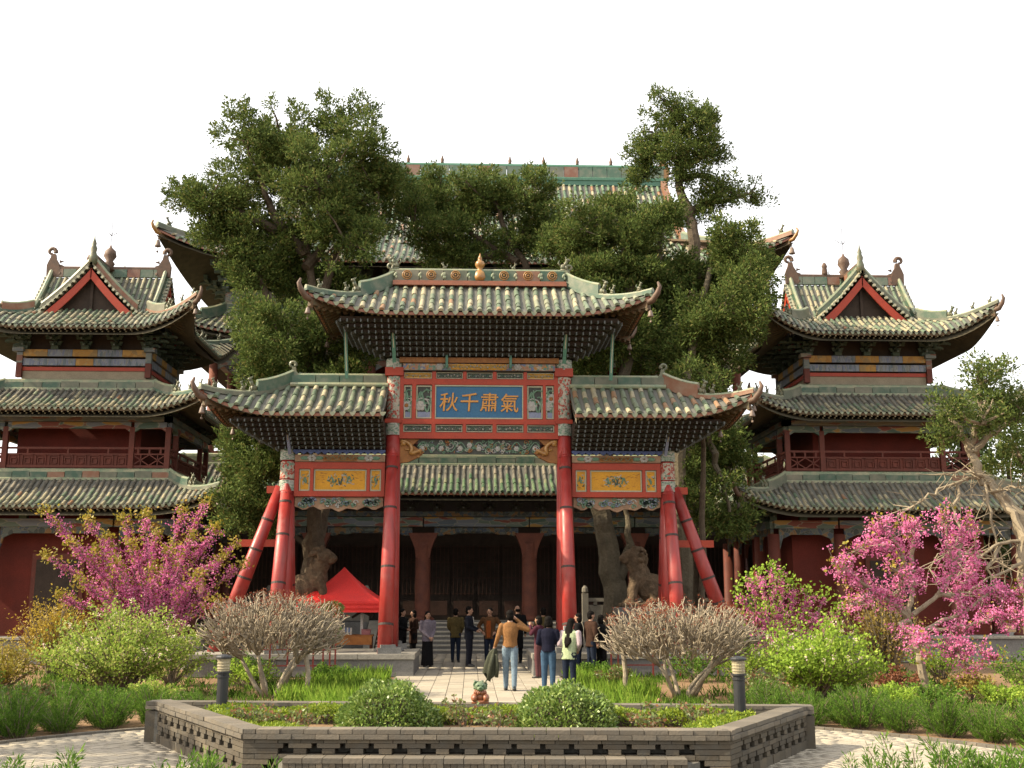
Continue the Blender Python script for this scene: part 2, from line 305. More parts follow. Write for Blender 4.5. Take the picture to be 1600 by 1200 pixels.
    def mesh(s, name, mats, smooth=False):
        me = bpy.data.meshes.new(name); me.from_pydata(s.v, [], s.f)
        for k in mats: me.materials.append(M[k])
        if len(mats) > 1: me.polygons.foreach_set('material_index', s.m)
        if smooth: me.polygons.foreach_set('use_smooth', [True] * len(s.f))
        if s.uv:
            l = me.uv_layers.new(name='UVMap'); fl = []
            for f in s.f:
                for i in f: fl += s.uv[i]
            l.data.foreach_set('uv', fl)
        me.update(); return me
    def build(s, name, mats, parent=None, loc=None, smooth=False, kind=None):
        if isinstance(mats, str): mats = [mats]
        return link(name, s.mesh(name, mats, smooth), parent, loc, kind)
def link(name, me, parent=None, loc=None, kind=None):
    o = bpy.data.objects.new(name, me); COL.objects.link(o); o.parent = parent
    if loc: o.location = loc
    if kind: o['kind'] = kind
    return o
def tag(o, label, cat, group=None):
    o['label'] = label; o['category'] = cat
    if group: o['group'] = group
    return o
def thing(name, label, cat, loc=(0, 0, 0), rz=0.0, group=None):
    o = bpy.data.objects.new(name, None); COL.objects.link(o); o.location = loc; o.rotation_euler = (0, 0, rz); o.empty_display_size = 0.3
    return tag(o, label, cat, group)
def copy_tree(o, parent=None):
    c = o.copy(); COL.objects.link(c); c.parent = parent
    for ch in list(o.children): copy_tree(ch, c)
    return c
def np_mesh(name, V, nper, quads, mat):
    """N pieces, each nper verts with the same face list (quads) -> one mesh"""
    N = len(V) // nper
    me = bpy.data.meshes.new(name); me.vertices.add(len(V)); me.vertices.foreach_set('co', V.astype(np.float32).ravel())
    k = len(quads[0]); q = np.array(quads)[None] + (np.arange(N) * nper)[:, None, None]
    idx = q.reshape(-1); nf = N * len(quads)
    me.loops.add(len(idx)); me.loops.foreach_set('vertex_index', idx.astype(np.int32))
    me.polygons.add(nf); me.polygons.foreach_set('loop_start', (np.arange(nf) * k).astype(np.int32))
    me.polygons.foreach_set('loop_total', np.full(nf, k, np.int32))
    me.materials.append(M[mat]); me.update(calc_edges=True); return me
def unit(a): return a / np.maximum(np.linalg.norm(a, axis=1, keepdims=True), 1e-9)
def leaves(name, P, L, Wd, mat, parent=None, D=None, up=0.0, jit=0.35, kind=None):
    """one folded leaf (two triangles sharing the midrib line as a quad) per point"""
    n = len(P); g = nrng
    d = unit(g.normal(size=(n, 3))) if D is None else unit(D + g.normal(size=(n, 3)) * jit)
    if up: d = unit(d + np.array([0, 0, up]))
    s = unit(np.cross(d, g.normal(size=(n, 3))))
    l = (L * g.uniform(0.7, 1.3, (n, 1))); w = (Wd * g.uniform(0.7, 1.3, (n, 1)))
    V = np.stack([P, P + d * l * 0.5 + s * w * 0.5, P + d * l, P + d * l * 0.5 - s * w * 0.5], 1).reshape(-1, 3)
    return link(name, np_mesh(name, V, 4, [(0, 1, 2, 3)], mat), parent, None, kind)
def ball_pts(n, c, r, shell=0.6):
    d = unit(nrng.normal(size=(n, 3))); q = nrng.uniform(shell ** 3, 1, (n, 1)) ** (1 / 3)
    return np.array(c) + d * q * np.array(r), d
# ------------------------------------------------------------------ Chinese tiled roofs
def face_xyz(face, u, w, z):
    return ((u, -w, z), (w, u, z), (-u, w, z), (-w, -u, z))[face]
class Roof:
    def __init__(s, a, b, gx, gy, ze, zt, th=1.0, c=0.62, lift=0.5, out=0.35, E=None):
        s.a, s.b, s.gx, s.gy, s.ze, s.zt, s.th, s.c, s.lift, s.out = a, b, gx, gy, ze, zt, th, c, lift, out
        s.E = E or 0.5 * min(a, b)
    def tmax(s, face): return 1.0 if face % 2 == 0 else s.th
    def lims(s, face, t):
        q = max(0.0, 1 - t / s.th); dh = s.out * (1 - q * q) * (1 - min(t, s.th))
        if face % 2 == 0: wl = s.b - (s.b - s.gy) * t; ul = s.a - (s.a - s.gx) * min(t / s.th, 1)
        else: wl = s.a - (s.a - s.gx) * t / s.th; ul = s.b - (s.b - s.gy) * t
        return wl, ul - dh, q
    def pt(s, face, u, t, off=0.0):
        wl, ulim, q = s.lims(face, t)
        k = max(0.0, 1 - max(0, ulim - abs(u)) / s.E) ** 2 * q * q
        w = wl - s.out * (1 - k) * (1 - t)
        z = s.ze + (s.zt - s.ze) * (s.c * t + (1 - s.c) * t * t) + s.lift * k + off
        return Vector(face_xyz(face, u, w, z))
_half = None
def tile_base():
    """one barrel tile: unit length along +Y, unit radius, open half tube with a closed lower end"""
    n = 6; vs = []
    for y, r in ((0.0, 1.0), (1.04, 0.86)):
        for k in range(n + 1):
            t = math.pi * k / n; vs.append((math.cos(t) * r, y, math.sin(t) * r - 0.12))
    q = [(k, k + n + 1, k + n + 2, k + 1) for k in range(n)]
    return np.array(vs), q, tuple(range(n, -1, -1))
TB, TQ, TCAP = tile_base()
def tile_mesh(mat):
    me = bpy.data.meshes.new('tile'); me.from_pydata([tuple(v) for v in TB], [], TQ + [TCAP]); me.materials.append(M[mat])
    me.polygons.foreach_set('use_smooth', [True] * len(TQ) + [False]); return me
TILE = {k: tile_mesh(k) for k in ('glazed_tile', 'tower_tile', 'green_tile', 'grey_tile', 'hall_tile')}
PART = [None]
def row_tiles(pts, side, rad, L, out, mats, nglz, key):
    """walk a polyline from the eave upwards and drop barrel tiles on it"""
    cum = [0.0]
    for i in range(1, len(pts)): cum.append(cum[-1] + (pts[i] - pts[i - 1]).length)
    tot = cum[-1]; sh_ = side * rnd.uniform(-.013, .013); pts = [p + sh_ for p in pts]
    if tot < 0.12: return
    n = max(1, round(tot / L)); st = tot / n
    def at(d):
        for i in range(1, len(pts)):
            if d <= cum[i] + 1e-9:
                f = (d - cum[i - 1]) / max(cum[i] - cum[i - 1], 1e-9); return pts[i - 1].lerp(pts[i], f)
        return pts[-1]
    for j in range(n):
        p0, p1 = at(j * st), at((j + 1) * st); d = p1 - p0
        if d.length < 1e-4: continue
        dn = d.normalized(); dn = (dn + side * rnd.gauss(0, .022)).normalized(); sd = (side - dn * side.dot(dn)).normalized(); nn = sd.cross(dn)
        if nn.z < 0: nn = -nn; sd = -sd
        r = rad * rnd.uniform(0.94, 1.05)
        jz = nn * rnd.uniform(-0.012, 0.018)
        if j == 0: p0 = p0 - dn * 0.03
        l = (p1 - p0).length
        Mx = Matrix(((sd.x * r, dn.x * l, nn.x * r, p0.x + jz.x), (sd.y * r, dn.y * l, nn.y * r, p0.y + jz.y), (sd.z * r, dn.z * l, nn.z * r, p0.z + jz.z), (0, 0, 0, 1)))
        g = nglz if isinstance(nglz, int) else rnd.choice(nglz)
        out.append((key(p0), Mx, mats[0] if j < g else mats[1], PART[0]))
def lay_tiles(tiles, quota):
    """nearest tiles become objects of their own, the rest one joined part per glaze"""
    tiles.sort(key=lambda t: t[0])
    for _, Mx, mk, pa in tiles[:quota]:
        o = bpy.data.objects.new('tile', TILE[mk]); COL.objects.link(o); o.parent = pa; o.matrix_local = Mx
    rest = tiles[quota:]
    groups = {}
    for t in rest: groups.setdefault((t[3].name, t[2]), []).append(t)
    for (pn, mk), ts in sorted(groups.items()):
        parent = ts[0][3]
        A = np.array([np.array(t[1]) for t in ts])
        H = np.concatenate([TB, np.ones((len(TB), 1))], 1)
        V = np.einsum('nij,kj->nki', A, H)[:, :, :3].reshape(-1, 3)
        me = np_mesh('far_tiles', V, len(TB), TQ, mk)
        link('far_tiles', me, parent, None, 'stuff')
def fclip(clip, f):
    if not clip or f % 2: return None
    return clip if f == 0 else (-clip[1], -clip[0])
def sheet(r, face, name, mat, parent, off=0.0, nu=28, nt=8, t1=None, clip=None, ext=0.0):
    mb = MB(); tm = r.tmax(face) if t1 is None else t1; uv = []
    for j in range(nt + 1):
        t = tm * j / nt; _, ul, _ = r.lims(face, t)
        lo, hi = -ul - ext, ul + ext
        if clip: lo, hi = max(lo, clip[0]), min(hi, clip[1])
        for i in range(nu + 1):
            u = lo + (hi - lo) * i / nu
            p = r.pt(face, u, t, off); mb.v.append(tuple(p)); uv.append((u, j / nt * (r.b - r.gy if face % 2 == 0 else r.a - r.gx) * 1.15))
    for j in range(nt):
        for i in range(nu):
            a = j * (nu + 1) + i; mb.f.append((a, a + 1, a + nu + 2, a + nu + 1)); mb.m.append(0)
    mb.uv = uv
    return mb.build(name, [mat], parent, smooth=True)
def roof_part(root, r, faces, sp, rad, L, mats, nglz, tiles, name='roof', clip=None, key=None, rows=None,
              raf_sp=0.26, raf=0.06, soff_t=0.5, board='orange_glaze', drip='ridge_cap', soff=True, raft=((0.035, 0.3, -0.15), (0.14, 0.55, -0.26)), soff_z=-0.32):
    """pan-tile sheet as the part, with soffit, eave board, rafters and drip tiles under it; tiles are collected"""
    part = None
    for f in faces:
        s = sheet(r, f, name if part is None else 'roof_slope', 'pan_tile', root if part is None else part, clip=fclip(clip, f))
        if part is None: part = s
    PART[0] = part
    key = key or (lambda p: p.y)
    eb, rf, dp = MB(), MB(), MB()
    for f in faces:
        _, ul0, _ = r.lims(f, 0.0); lo, hi = -ul0, ul0
        if fclip(clip, f): lo, hi = max(lo, fclip(clip, f)[0]), min(hi, fclip(clip, f)[1])
        n = int((hi - lo - sp * 0.4) / sp); off = ((hi - lo) - n * sp) / 2
        side = Vector(face_xyz(f, 1, 0, 0))
        for i in range(n + 1):
            u = lo + off + i * sp; tm = r.tmax(f); pts = []
            for j in range(19):
                t = tm * j / 18; _, ul, _ = r.lims(f, t)
                if abs(u) > ul + 0.03: break
                pts.append(r.pt(f, u, t, 0.02))
            if len(pts) < 2: continue
            if rows is None or f in rows: row_tiles(pts, side, rad, L, tiles, mats, nglz, key)
            # drip tile between this row and the next
            e = r.pt(f, u + sp / 2, 0, 0) if u + sp / 2 < hi else None
            if e is not None:
                o_ = Vector(face_xyz(f, 0, 0.02, 0)); h = sp * 0.34
                a, b = e - side * h + o_, e + side * h + o_
                dp.add([a, b, e + o_ + side * h * .55 - Vector((0, 0, h * .9)), e + o_ - Vector((0, 0, h * 1.3)), e + o_ - side * h * .55 - Vector((0, 0, h * .9))], [(0, 1, 2, 3, 4)])
        # eave board
        m = 40; inn = Vector(face_xyz(f, 0, -0.03, 0))
        vs = []
        for i in range(m + 1):
            p = r.pt(f, lo + (hi - lo) * i / m, 0.0, 0) + inn
            vs += [p - Vector((0, 0, 0.02)), p - Vector((0, 0, 0.11)), p - Vector((0, 0, 0.11)) + inn * 2, p - Vector((0, 0, 0.02)) + inn * 2]
        eb.add(vs, [(4 * i + k, 4 * i + (k + 1) % 4, 4 * i + 4 + (k + 1) % 4, 4 * i + 4 + k) for i in range(m) for k in range(4)], 0)
        # rafters: square flying rafters over round ones
        k = int((hi - lo) / raf_sp)
        for i in range(k):
            u = lo + (hi - lo) * (i + 0.5) / k
            for (ta, tb, dz) in raft:
                wl, ul, _ = r.lims(f, tb)
                ub = max(-ul, min(ul, u)) ; tbb = tb * (r.tmax(f) if f % 2 else 1.0)
                p0 = r.pt(f, u, ta, dz); p1 = r.pt(f, ub, tb, dz)
                rf.bar(p0, p1, raf, raf, 0)
                dd = (p0 - p1).normalized(); rf.bar(p0, p0 + dd * 0.012, raf * 0.9, raf * 0.9, 1)
    eb.build('eave_board', [board], part); dp.build('drip_tiles', [drip], part, kind='stuff')
    rf.build('rafters', ['rafter_paint', 'rafter_end'], part, kind='stuff')
    if soff:
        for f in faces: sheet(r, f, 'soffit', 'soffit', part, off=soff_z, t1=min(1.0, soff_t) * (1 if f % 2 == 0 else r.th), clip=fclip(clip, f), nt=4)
    return part
def hip_pts(r, sx, sy, t0=0.0, t1=None, n=9):
    t1 = r.th if t1 is None else t1; out = []
    for i in range(n + 1):
        t = t0 + (t1 - t0) * i / n; _, ul, _ = r.lims(0, t); p = r.pt(0, ul, t); out.append(Vector((p.x * sx, p.y * sy, p.z)))
    return out
def ridge_sweep(mb, pts, w, h, m=0, z0=0.0):
    """upright ridge wall along a polyline"""
    vs = []; n = len(pts)
    for i, p in enumerate(pts):
        d = pts[min(i + 1, n - 1)] - pts[max(i - 1, 0)]; d.z = 0; s = Vector((-d.y, d.x, 0)).normalized() * w / 2
        hh = h[i] if isinstance(h, list) else h
        vs += [p - s + Vector((0, 0, z0)), p + s + Vector((0, 0, z0)), p + s + Vector((0, 0, z0 + hh)), p - s + Vector((0, 0, z0 + hh))]
    fs = [(4 * i + k, 4 * i + (k + 1) % 4, 4 * i + 4 + (k + 1) % 4, 4 * i + 4 + k) for i in range(n - 1) for k in range(4)] + [(3, 2, 1, 0), (4 * n - 4, 4 * n - 3, 4 * n - 2, 4 * n - 1)]
    mb.add(vs, fs, m); return mb
def beast(kind=0, s=1.0):
    """small glazed roof beast, facing +X, feet at the origin"""
    mb = MB()
    mb.box(0, 0, 0.02 * s, 0.22 * s, 0.1 * s, 0.05 * s)
    mb.ell((-0.02 * s, 0, 0.12 * s), (0.1 * s, 0.06 * s, 0.09 * s), 0, 8, 5)
    mb.tube([(0.0, 0, 0.14 * s), (0.06 * s, 0, 0.24 * s), (0.08 * s, 0, 0.30 * s)], [0.055 * s, 0.05 * s, 0.045 * s], 6)
    mb.ell((0.11 * s, 0, 0.33 * s), (0.075 * s, 0.05 * s, 0.05 * s), 0, 8, 5)
    for y in (-1, 1):
        mb.tube([(0.08 * s, y * 0.03 * s, 0.36 * s), (0.04 * s, y * 0.045 * s, 0.43 * s)], [0.02 * s, 0.006 * s], 5)
        mb.tube([(0.05 * s, y * 0.045 * s, 0.14 * s), (0.08 * s, y * 0.05 * s, 0.03 * s)], [0.025 * s, 0.022 * s], 5)
    mb.tube([(-0.1 * s, 0, 0.14 * s), (-0.17 * s, 0, 0.24 * s), (-0.13 * s, 0, 0.33 * s)], [0.03 * s, 0.025 * s, 0.008 * s], 5)
    return mb
BEAST = beast().mesh('ridge_beast', ['beast_glaze'], True)
def put(name, me, parent, loc, rz=0.0, s=1.0):
    o = link(name, me, parent, loc); o.rotation_euler = (0, 0, rz); o.scale = (s, s, s); return o
def bell_mesh():
    mb = MB(); mb.tube([(0, 0, 0), (0, 0, -0.16)], 0.01, 5)
    mb.lathe((0, 0, -0.42), [(0.12, 0), (0.125, 0.02), (0.1, 0.09), (0.08, 0.2), (0.05, 0.26), (0.015, 0.28)], 10)
    mb.tube([(0, 0, -0.42), (0, 0, -0.58)], 0.008, 5); mb.box(0, 0, -0.62, 0.09, 0.01, 0.08)
    return mb.mesh('wind_bell', ['bell_iron'], True)
BELL = bell_mesh()
def hips(root, part, r, corners, w=0.2, h=0.26, upper=0.45, hu=0.3, bell=True, beasts=3, bs=1.0, tipcurl=0.55, upmat='ridge_glaze', t1=None):
    """hip ridges with a taller upper part, curled tips, little beasts and a bell under each corner"""
    for sx, sy in corners:
        p = hip_pts(r, sx, sy, 0.0, t1)
        n = len(p); mb = MB(); d = (p[0] - p[1]).normalized()
        ridge_sweep(mb, p, w, h * 0.55, 0)
        mb.tube([q + Vector((0, 0, h * 0.55)) for q in p], w * 0.42, 6, 1)
        o = mb.build('hip_ridge', ['ridge_glaze', 'ridge_cap'], part)
        k = max(1, int(n * (1 - upper))); up = MB(); ridge_sweep(up, p[k:], w * 0.8, hu, 0, h * 0.5)
        up.tube([q + Vector((0, 0, h * 0.5 + hu)) for q in p[k:]], w * 0.45, 6, 1)
        up.build('upper_hip_ridge', [upmat, 'ridge_cap'], part)
        rz = math.atan2(d.y, d.x)
        put('dragon_head', BEAST, part, p[k] + Vector((0, 0, h * 0.4)) + d * 0.12, rz, 1.3 * bs)
        for i in range(beasts):
            q = p[0].lerp(p[k], (i + 0.5) / beasts); put('ridge_beast', BEAST, part, q + Vector((0, 0, h * 0.62)), rz, 0.75 * bs)
        # curled dragon tip under the corner
        t = MB(); hd = Vector((d.x, d.y, 0)).normalized()
        q = p[0]
        t.tube([q - hd * 0.5 - Vector((0, 0, 0.30)), q - Vector((0, 0, 0.18)), q + hd * 0.16 * tipcurl / 0.55 + Vector((0, 0, 0.0)), q + hd * 0.23 * tipcurl / 0.55 + Vector((0, 0, 0.16)), q + hd * 0.17 * tipcurl / 0.55 + Vector((0, 0, 0.30))],
               [0.09, 0.09, 0.08, 0.06, 0.03], 7)
        t.build('corner_beam_head', ['ochre_glaze' if bs > 0.9 else 'dark_clay'], part, smooth=True)
        # corner beam below the hip
        cb = MB(); c0 = p[0] - hd * 0.15 - Vector((0, 0, 0.30)); c1 = p[n // 2] - Vector((0, 0, 0.42)); cb.bar(c0, c1, 0.16, 0.2)
        for i in range(7):
            qq = c0.lerp(c1, i / 7.0); cb.bar(qq + Vector((0, 0, -0.1)), qq + Vector((0, 0, -0.16)) - hd * 0.05, 0.15, 0.07)
        cb.build('corner_beam', ['rafter_paint'], part)
        if bell: put('wind_bell', BELL, part, p[0] - hd * 0.1 - Vector((0, 0, 0.36)), rz, 0.85 * bs)
def ridge_band(part, a, b, z, h=0.3, w=0.18, blk=0.55, mat='ridge_glaze', faces=(0, 1, 2, 3), name='ridge_block'):
    """band of glazed blocks standing at the top of a skirt roof, with a roll above and below"""
    cap = MB()
    for f in faces:
        A, B = (a, b) if f % 2 == 0 else (b, a)
        n = max(2, round(2 * A / blk)); L = 2 * A / n
        for i in range(n):
            mb = MB(); p = face_xyz(f, -A + (i + .5) * L, B + rnd.uniform(-.006, .006), z + h / 2); sx, sy = (L - .02, w) if f % 2 == 0 else (w, L - .02)
            mb.box(p[0], p[1], p[2], sx, sy, h - .02); mb.build(name, [mat], part)
        p0, p1 = Vector(face_xyz(f, -A - .08, B, z + h)), Vector(face_xyz(f, A + .08, B, z + h))
        cap.tube([p0, p1], w * 0.58, 6); up = Vector((0, 0, -h + 0.02)); o_ = Vector(face_xyz(f, 0, 0.04, 0)); cap.tube([p0 + up + o_, p1 + up + o_], w * 0.5, 6)
    return cap.build('ridge_roll', ['ridge_cap'], part)
def bracket_mesh(name, n=3, dw=0.26, dh=0.26, span=0.8, mats=('bracket_green', 'bracket_tip'), th=0.12):
    """dougong set: stepped arms growing outwards (-Y) and upwards from the origin"""
    mb = MB(); mb.box(0, 0, 0.08, 0.3, 0.3, 0.16)
    for k in range(n):
        z = 0.22 + k * dh; w = -k * dw
        mb.bar((0, 0.15, z), (0, w - dw * 0.9, z), th, th, 0)
        mb.bar((0, w - dw * 0.85, z), (0, w - dw * 1.15, z - th * .5), th * 0.9, th * 0.9, 0)
        sp = span * (0.55 + 0.45 * k / max(1, n - 1))
        mb.box(0, w, z + 0.02, sp, th, th * .9, 0)
        for sx in (-1, 0, 1): mb.add([(sx * sp * .44 + i * th * (.45 + .25 * q), w + j * th * (.45 + .25 * q), z + th * (.5 + .7 * q)) for q in (0, 1) for j in (-1, 1) for i in (-1, 1)],
                                     [(0, 2, 3, 1), (4, 5, 7, 6), (0, 1, 5, 4), (2, 6, 7, 3), (0, 4, 6, 2), (1, 3, 7, 5)], 0)
        mb.box(0, w - dw * 1.14, z - th * .45, th * .55, 0.02, th * .7, 1)
    return mb.mesh(name, list(mats))
def chiwen(parent, loc, rz, s=1.0, mat='dark_clay'):
    """ridge-end dragon: block body, fins and a tail that curls over"""
    mb = MB()
    body = [(-0.28, 0), (0.24, 0), (0.26, 0.45), (0.2, 0.62), (0.12, 0.8), (0.10, 0.95), (-0.06, 0.95), (-0.10, 0.75), (-0.22, 0.55), (-0.3, 0.3)]
    mb.prism([(x * s, z * s) for x, z in body], -0.1 * s, 0.1 * s)
    c = []
    for i in range(10):
        t = R(200 - i * 34); rr = (0.16 - 0.007 * i) * s; c.append((0.10 * s + rr * math.cos(t), 0, 1.06 * s + rr * math.sin(t)))
    mb.tube(c, [0.1 * s * (1 - i * 0.055) for i in range(10)], 6)
    for z in (0.2, 0.4, 0.58): mb.prism([(-0.24 * s, z * s), (-0.42 * s, (z + .06) * s), (-0.24 * s, (z + .12) * s)], -0.04 * s, 0.04 * s)
    mb.ell((-0.3 * s, 0, 0.12 * s), (0.14 * s, 0.12 * s, 0.12 * s), 0, 8, 5)
    o = mb.build('ridge_dragon', [mat], parent, loc); o.rotation_euler = (0, 0, rz); return o
# ------------------------------------------------------------------ ground and paving
g = MB(); n = 40
xs = [-400 + 800 * i / n for i in range(n + 1)]; ys = [-120 + 620 * i / n for i in range(n + 1)]
for y in ys:
    for x in xs: g.v.append((x, y, -0.02))
for j in range(n):
    for i in range(n): a = j * (n + 1) + i; g.f.append((a, a + 1, a + n + 2, a + n + 1)); g.m.append(0)
ground = g.build('ground', ['soil'], kind='structure')

# ------------------------------------------------------------------ main hall
H = thing('temple_hall', 'great multi-storey temple hall with green glazed roofs behind the cypresses', 'hall', (0, 54, 0))
tl = []
hk = lambda p: p.y + 0.15 * abs(p.x) - 0.2 * p.z
mb = MB(); mb.box(0, 0.2, 0.55, 31.0, 21.4, 1.1); mb.build('stone_platform', ['grey_stone'], H)
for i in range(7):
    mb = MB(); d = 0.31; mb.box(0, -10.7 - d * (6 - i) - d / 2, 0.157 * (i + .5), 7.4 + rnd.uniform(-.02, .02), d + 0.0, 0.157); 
    mb.box(0, -10.7 - d * (6 - i) - d / 2 - .015, 0.157 * (i + 1) - .025, 7.42, d + .03, 0.055, 1)  # nosing strip, painted brighter as if the sun caught it
    mb.build('stone_step', ['grey_stone', 'step_sunlit_edge'], H)
for s in (-1, 1):
    mb = MB(); mb.add([(s * 3.75, -10.5, 0), (s * 4.15, -10.5, 0), (s * 3.75, -13.1, 0), (s * 4.15, -13.1, 0), (s * 3.75, -10.5, 1.15), (s * 4.15, -10.5, 1.15), (s * 3.75, -13.1, 0.12), (s * 4.15, -13.1, 0.12)],
                      [(0, 1, 3, 2), (4, 6, 7, 5), (0, 2, 6, 4), (1, 5, 7, 3), (2, 3, 7, 6), (0, 4, 5, 1)]); mb.build('stair_string', ['pale_stone'], H)
# balustrade on the platform edge
bx = [x for x in (4.3, 6.2, 8.1, 10.0, 11.9, 13.8)]
for s in (-1, 1):
    for i, x in enumerate(bx):
        mb = MB(); mb.box(s * x, -10.35, 1.1 + 0.55, 0.24, 0.24, 1.1); mb.lathe((s * x, -10.35, 2.2), [(0.08, 0), (0.13, 0.06), (0.12, 0.2), (0.05, 0.3)], 8); mb.build('baluster_post', ['pale_stone'], H)
        if i:
            mb = MB(); xm = s * (x + bx[i - 1]) / 2; mb.box(xm, -10.35, 1.45, 1.66, 0.12, 0.6); mb.box(xm, -10.35, 1.95, 1.66, 0.16, 0.14)
            for q in (-.55, 0, .55): mb.box(xm + q, -10.35, 1.8, .14, .12, .18)
            mb.build('balustrade_panel', ['pale_stone'], H)
# ground floor: columns with flaring capitals, doors, lintels
colx = [2.15, 6.45, 10.75, 13.4]
for s in (-1, 1):
    for x in colx:
        mb = MB(); mb.lathe((s * x, -9.4, 1.1), [(0.5, 0), (0.5, .1), (0.36, .2), (0.31, .22), (0.30, 3.0), (0.29, 3.15)], 14); o = mb.build('column', ['old_column'], H, smooth=True)
        mb = MB(); mb.add([(s * x + i * a, -9.4 + j * .22, z) for z, a in ((3.6, .27), (4.0, .34), (4.3, .46), (4.6, .6)) for j in (-1, 1) for i in (-1, 1)],
                          [(4 * q + 0, 4 * q + 1, 4 * q + 5, 4 * q + 4) for q in range(3)] + [(4 * q + 3, 4 * q + 2, 4 * q + 6, 4 * q + 7) for q in range(3)] + [(4 * q + 1, 4 * q + 3, 4 * q + 7, 4 * q + 5) for q in range(3)] + [(4 * q + 2, 4 * q, 4 * q + 4, 4 * q + 6) for q in range(3)] + [(12, 13, 15, 14)])
        mb.build('capital', ['old_column'], o)
allx = sorted([-x for x in colx] + colx)
for a, b in zip(allx[:-1], allx[1:]):
    w = b - a; xm = (a + b) / 2
    mb = MB(); mb.box(xm, -9.4, 5.05, w - .05, .34, .38); mb.build('lintel', ['painted_beam'], H)
    mb = MB(); mb.box(xm, -9.4, 4.72, w - .9, .14, .24)
    for i in range(7): mb.ell((xm - w * .36 + i * w * .12, -9.5, 4.7 - .05 * abs(i - 3) % 2), (w * .07, .05, .07), 0, 8, 5)
    mb.build('carved_hanging_panel', ['dark_carving'], H)
mb = MB(); mb.box(0, -9.4, 5.36, 27.2, .5, .2); mb.build('architrave', ['dark_carving'], H)
BR1 = bracket_mesh('bracket_set', 2, .3, .27, 1.0, ('bracket_dark', 'bracket_tip'))
for i in range(26):
    x = -13.4 + i * 26.8 / 25; put('bracket_set', BR1, H, (x, -9.4, 5.46))
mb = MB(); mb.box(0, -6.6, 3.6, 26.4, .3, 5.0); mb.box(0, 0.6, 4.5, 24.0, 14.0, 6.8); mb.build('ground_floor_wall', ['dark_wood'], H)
for b in range(6):     # lattice doors between the inner posts
    x0 = -12.9 + b * 4.3
    for k in range(4):
        mb = MB(); x = x0 + .55 + k * 1.07; mb.box(x, -6.8, 2.75, 1.0, .06, 3.2, 0)
        for q in range(6): mb.box(x - .42 + q * .168, -6.86, 3.2, .03, .05, 2.1, 1)
        for q in range(4): mb.box(x, -6.855, 2.2 + q * .66, .95, .04, .035, 1)
        mb.box(x, -6.86, 1.6, .8, .05, .6, 1)
        mb.build('lattice_door', ['dark_wood', 'door_wood'], H)
# skirt roof over the porch
r1 = Roof(14.9, 11.0, 12.2, 8.4, 6.15, 7.5, lift=0.75, out=0.35, c=0.75, E=4)
p1 = roof_part(H, r1, (0, 1, 3), 0.255, 0.075, 0.42, ('green_tile', 'grey_tile'), [3, 3, 4], tl, 'porch_roof', key=hk)
hips(H, p1, r1, ((1, 1), (-1, 1)), bs=1.0)
ridge_band(p1, 12.2, 8.4, 7.48, 0.38, faces=(0, 1, 3), blk=0.8)
# gallery floor
mb = MB(); mb.box(0, 0, 8.0, 23.4, 15.4, .3); mb.build('gallery_floor', ['red_wood'], H)
gx = [11.4, 7.9, 4.6, 1.55]
for s in (-1, 1):
    for x in gx:
        mb = MB(); mb.lathe((s * x, -7.5, 8.1), [(0.24, 0), (0.2, .1), (0.19, 4.1)], 12); mb.build('gallery_column', ['old_column'], H, smooth=True)
    for y in (-4, 0, 4):
        mb = MB(); mb.lathe((s * 11.4, y, 8.1), [(0.24, 0), (0.2, .1), (0.19, 4.1)], 12); mb.build('gallery_column', ['old_column'], H, smooth=True)
    mb = MB(); mb.box(s * 11.4, 0, 12.35, .3, 14.6, .45); mb.build('gallery_lintel', ['faded_beam'], H)
gs = sorted([-x for x in gx] + gx)
for a, b in zip(gs[:-1], gs[1:]):
    xm, w = (a + b) / 2, b - a
    mb = MB(); mb.box(xm, -7.5, 12.38, w - .1, .3, .45); mb.build('gallery_lintel', ['faded_beam'], H)
    mb = MB(); mb.prism([(a + .15, 12.15), (b - .15, 12.15), (b - .15, 11.7), (b - .5, 11.9), (xm, 11.97), (a + .5, 11.9), (a + .15, 11.7)], -7.55, -7.45); mb.build('fretwork_apron', ['faded_beam'], H)
    mb = MB(); mb.box(xm, -7.5, 9.3, w, .1, .1); mb.box(xm, -7.5, 8.55, w, .08, .08)
    for i in range(9): mb.box(a + (i + .5) * w / 9, -7.5, 8.9, .05, .05, .8)
    mb.build('gallery_railing', ['red_wood'], H)
mb = MB(); mb.box(0, .5, 10.4, 18.6, 11.0, 4.8); mb.build('upper_wall', ['red_wall'], H)
for i in range(12):
    mb = MB(); x = -8.4 + i * 1.53; mb.box(x, -5.05, 10.3, 1.3, .08, 3.6, 0)
    for q in range(7): mb.box(x - .54 + q * .18, -5.1, 10.9, .03, .05, 2.1, 1)
    for q in range(8): mb.box(x, -5.095, 9.95 + q * .27, 1.2, .04, .03, 1)
    mb.build('lattice_window', ['door_wood', 'red_wood'], H)
mb = MB(); mb.box(0, -7.5, 12.7, 23.2, .5, .18); mb.build('architrave', ['faded_beam'], H)
BR2 = bracket_mesh('bracket_set', 2, .3, .22, 1.0)
for i in range(20): put('bracket_set', BR2, H, (-11.4 + i * 1.2, -7.5, 12.75))
for s in (-1, 1):
    for i in range(1, 9): put('bracket_set', BR2, H, (s * 11.4, -7.5 + i * 1.5, 12.75), s * R(90))
r2 = Roof(13.4, 9.3, 11.1, 7.0, 13.05, 14.4, lift=0.85, out=0.35, c=0.7, E=4)
p2 = roof_part(H, r2, (0, 1, 3), 0.27, 0.078, 0.42, ('tower_tile', 'tower_tile'), 3, tl, 'middle_roof', key=hk)
hips(H, p2, r2, ((1, 1), (-1, 1)), bs=1.0)
ridge_band(p2, 11.1, 7.0, 14.38, 0.4, faces=(0, 1, 3), blk=0.8)
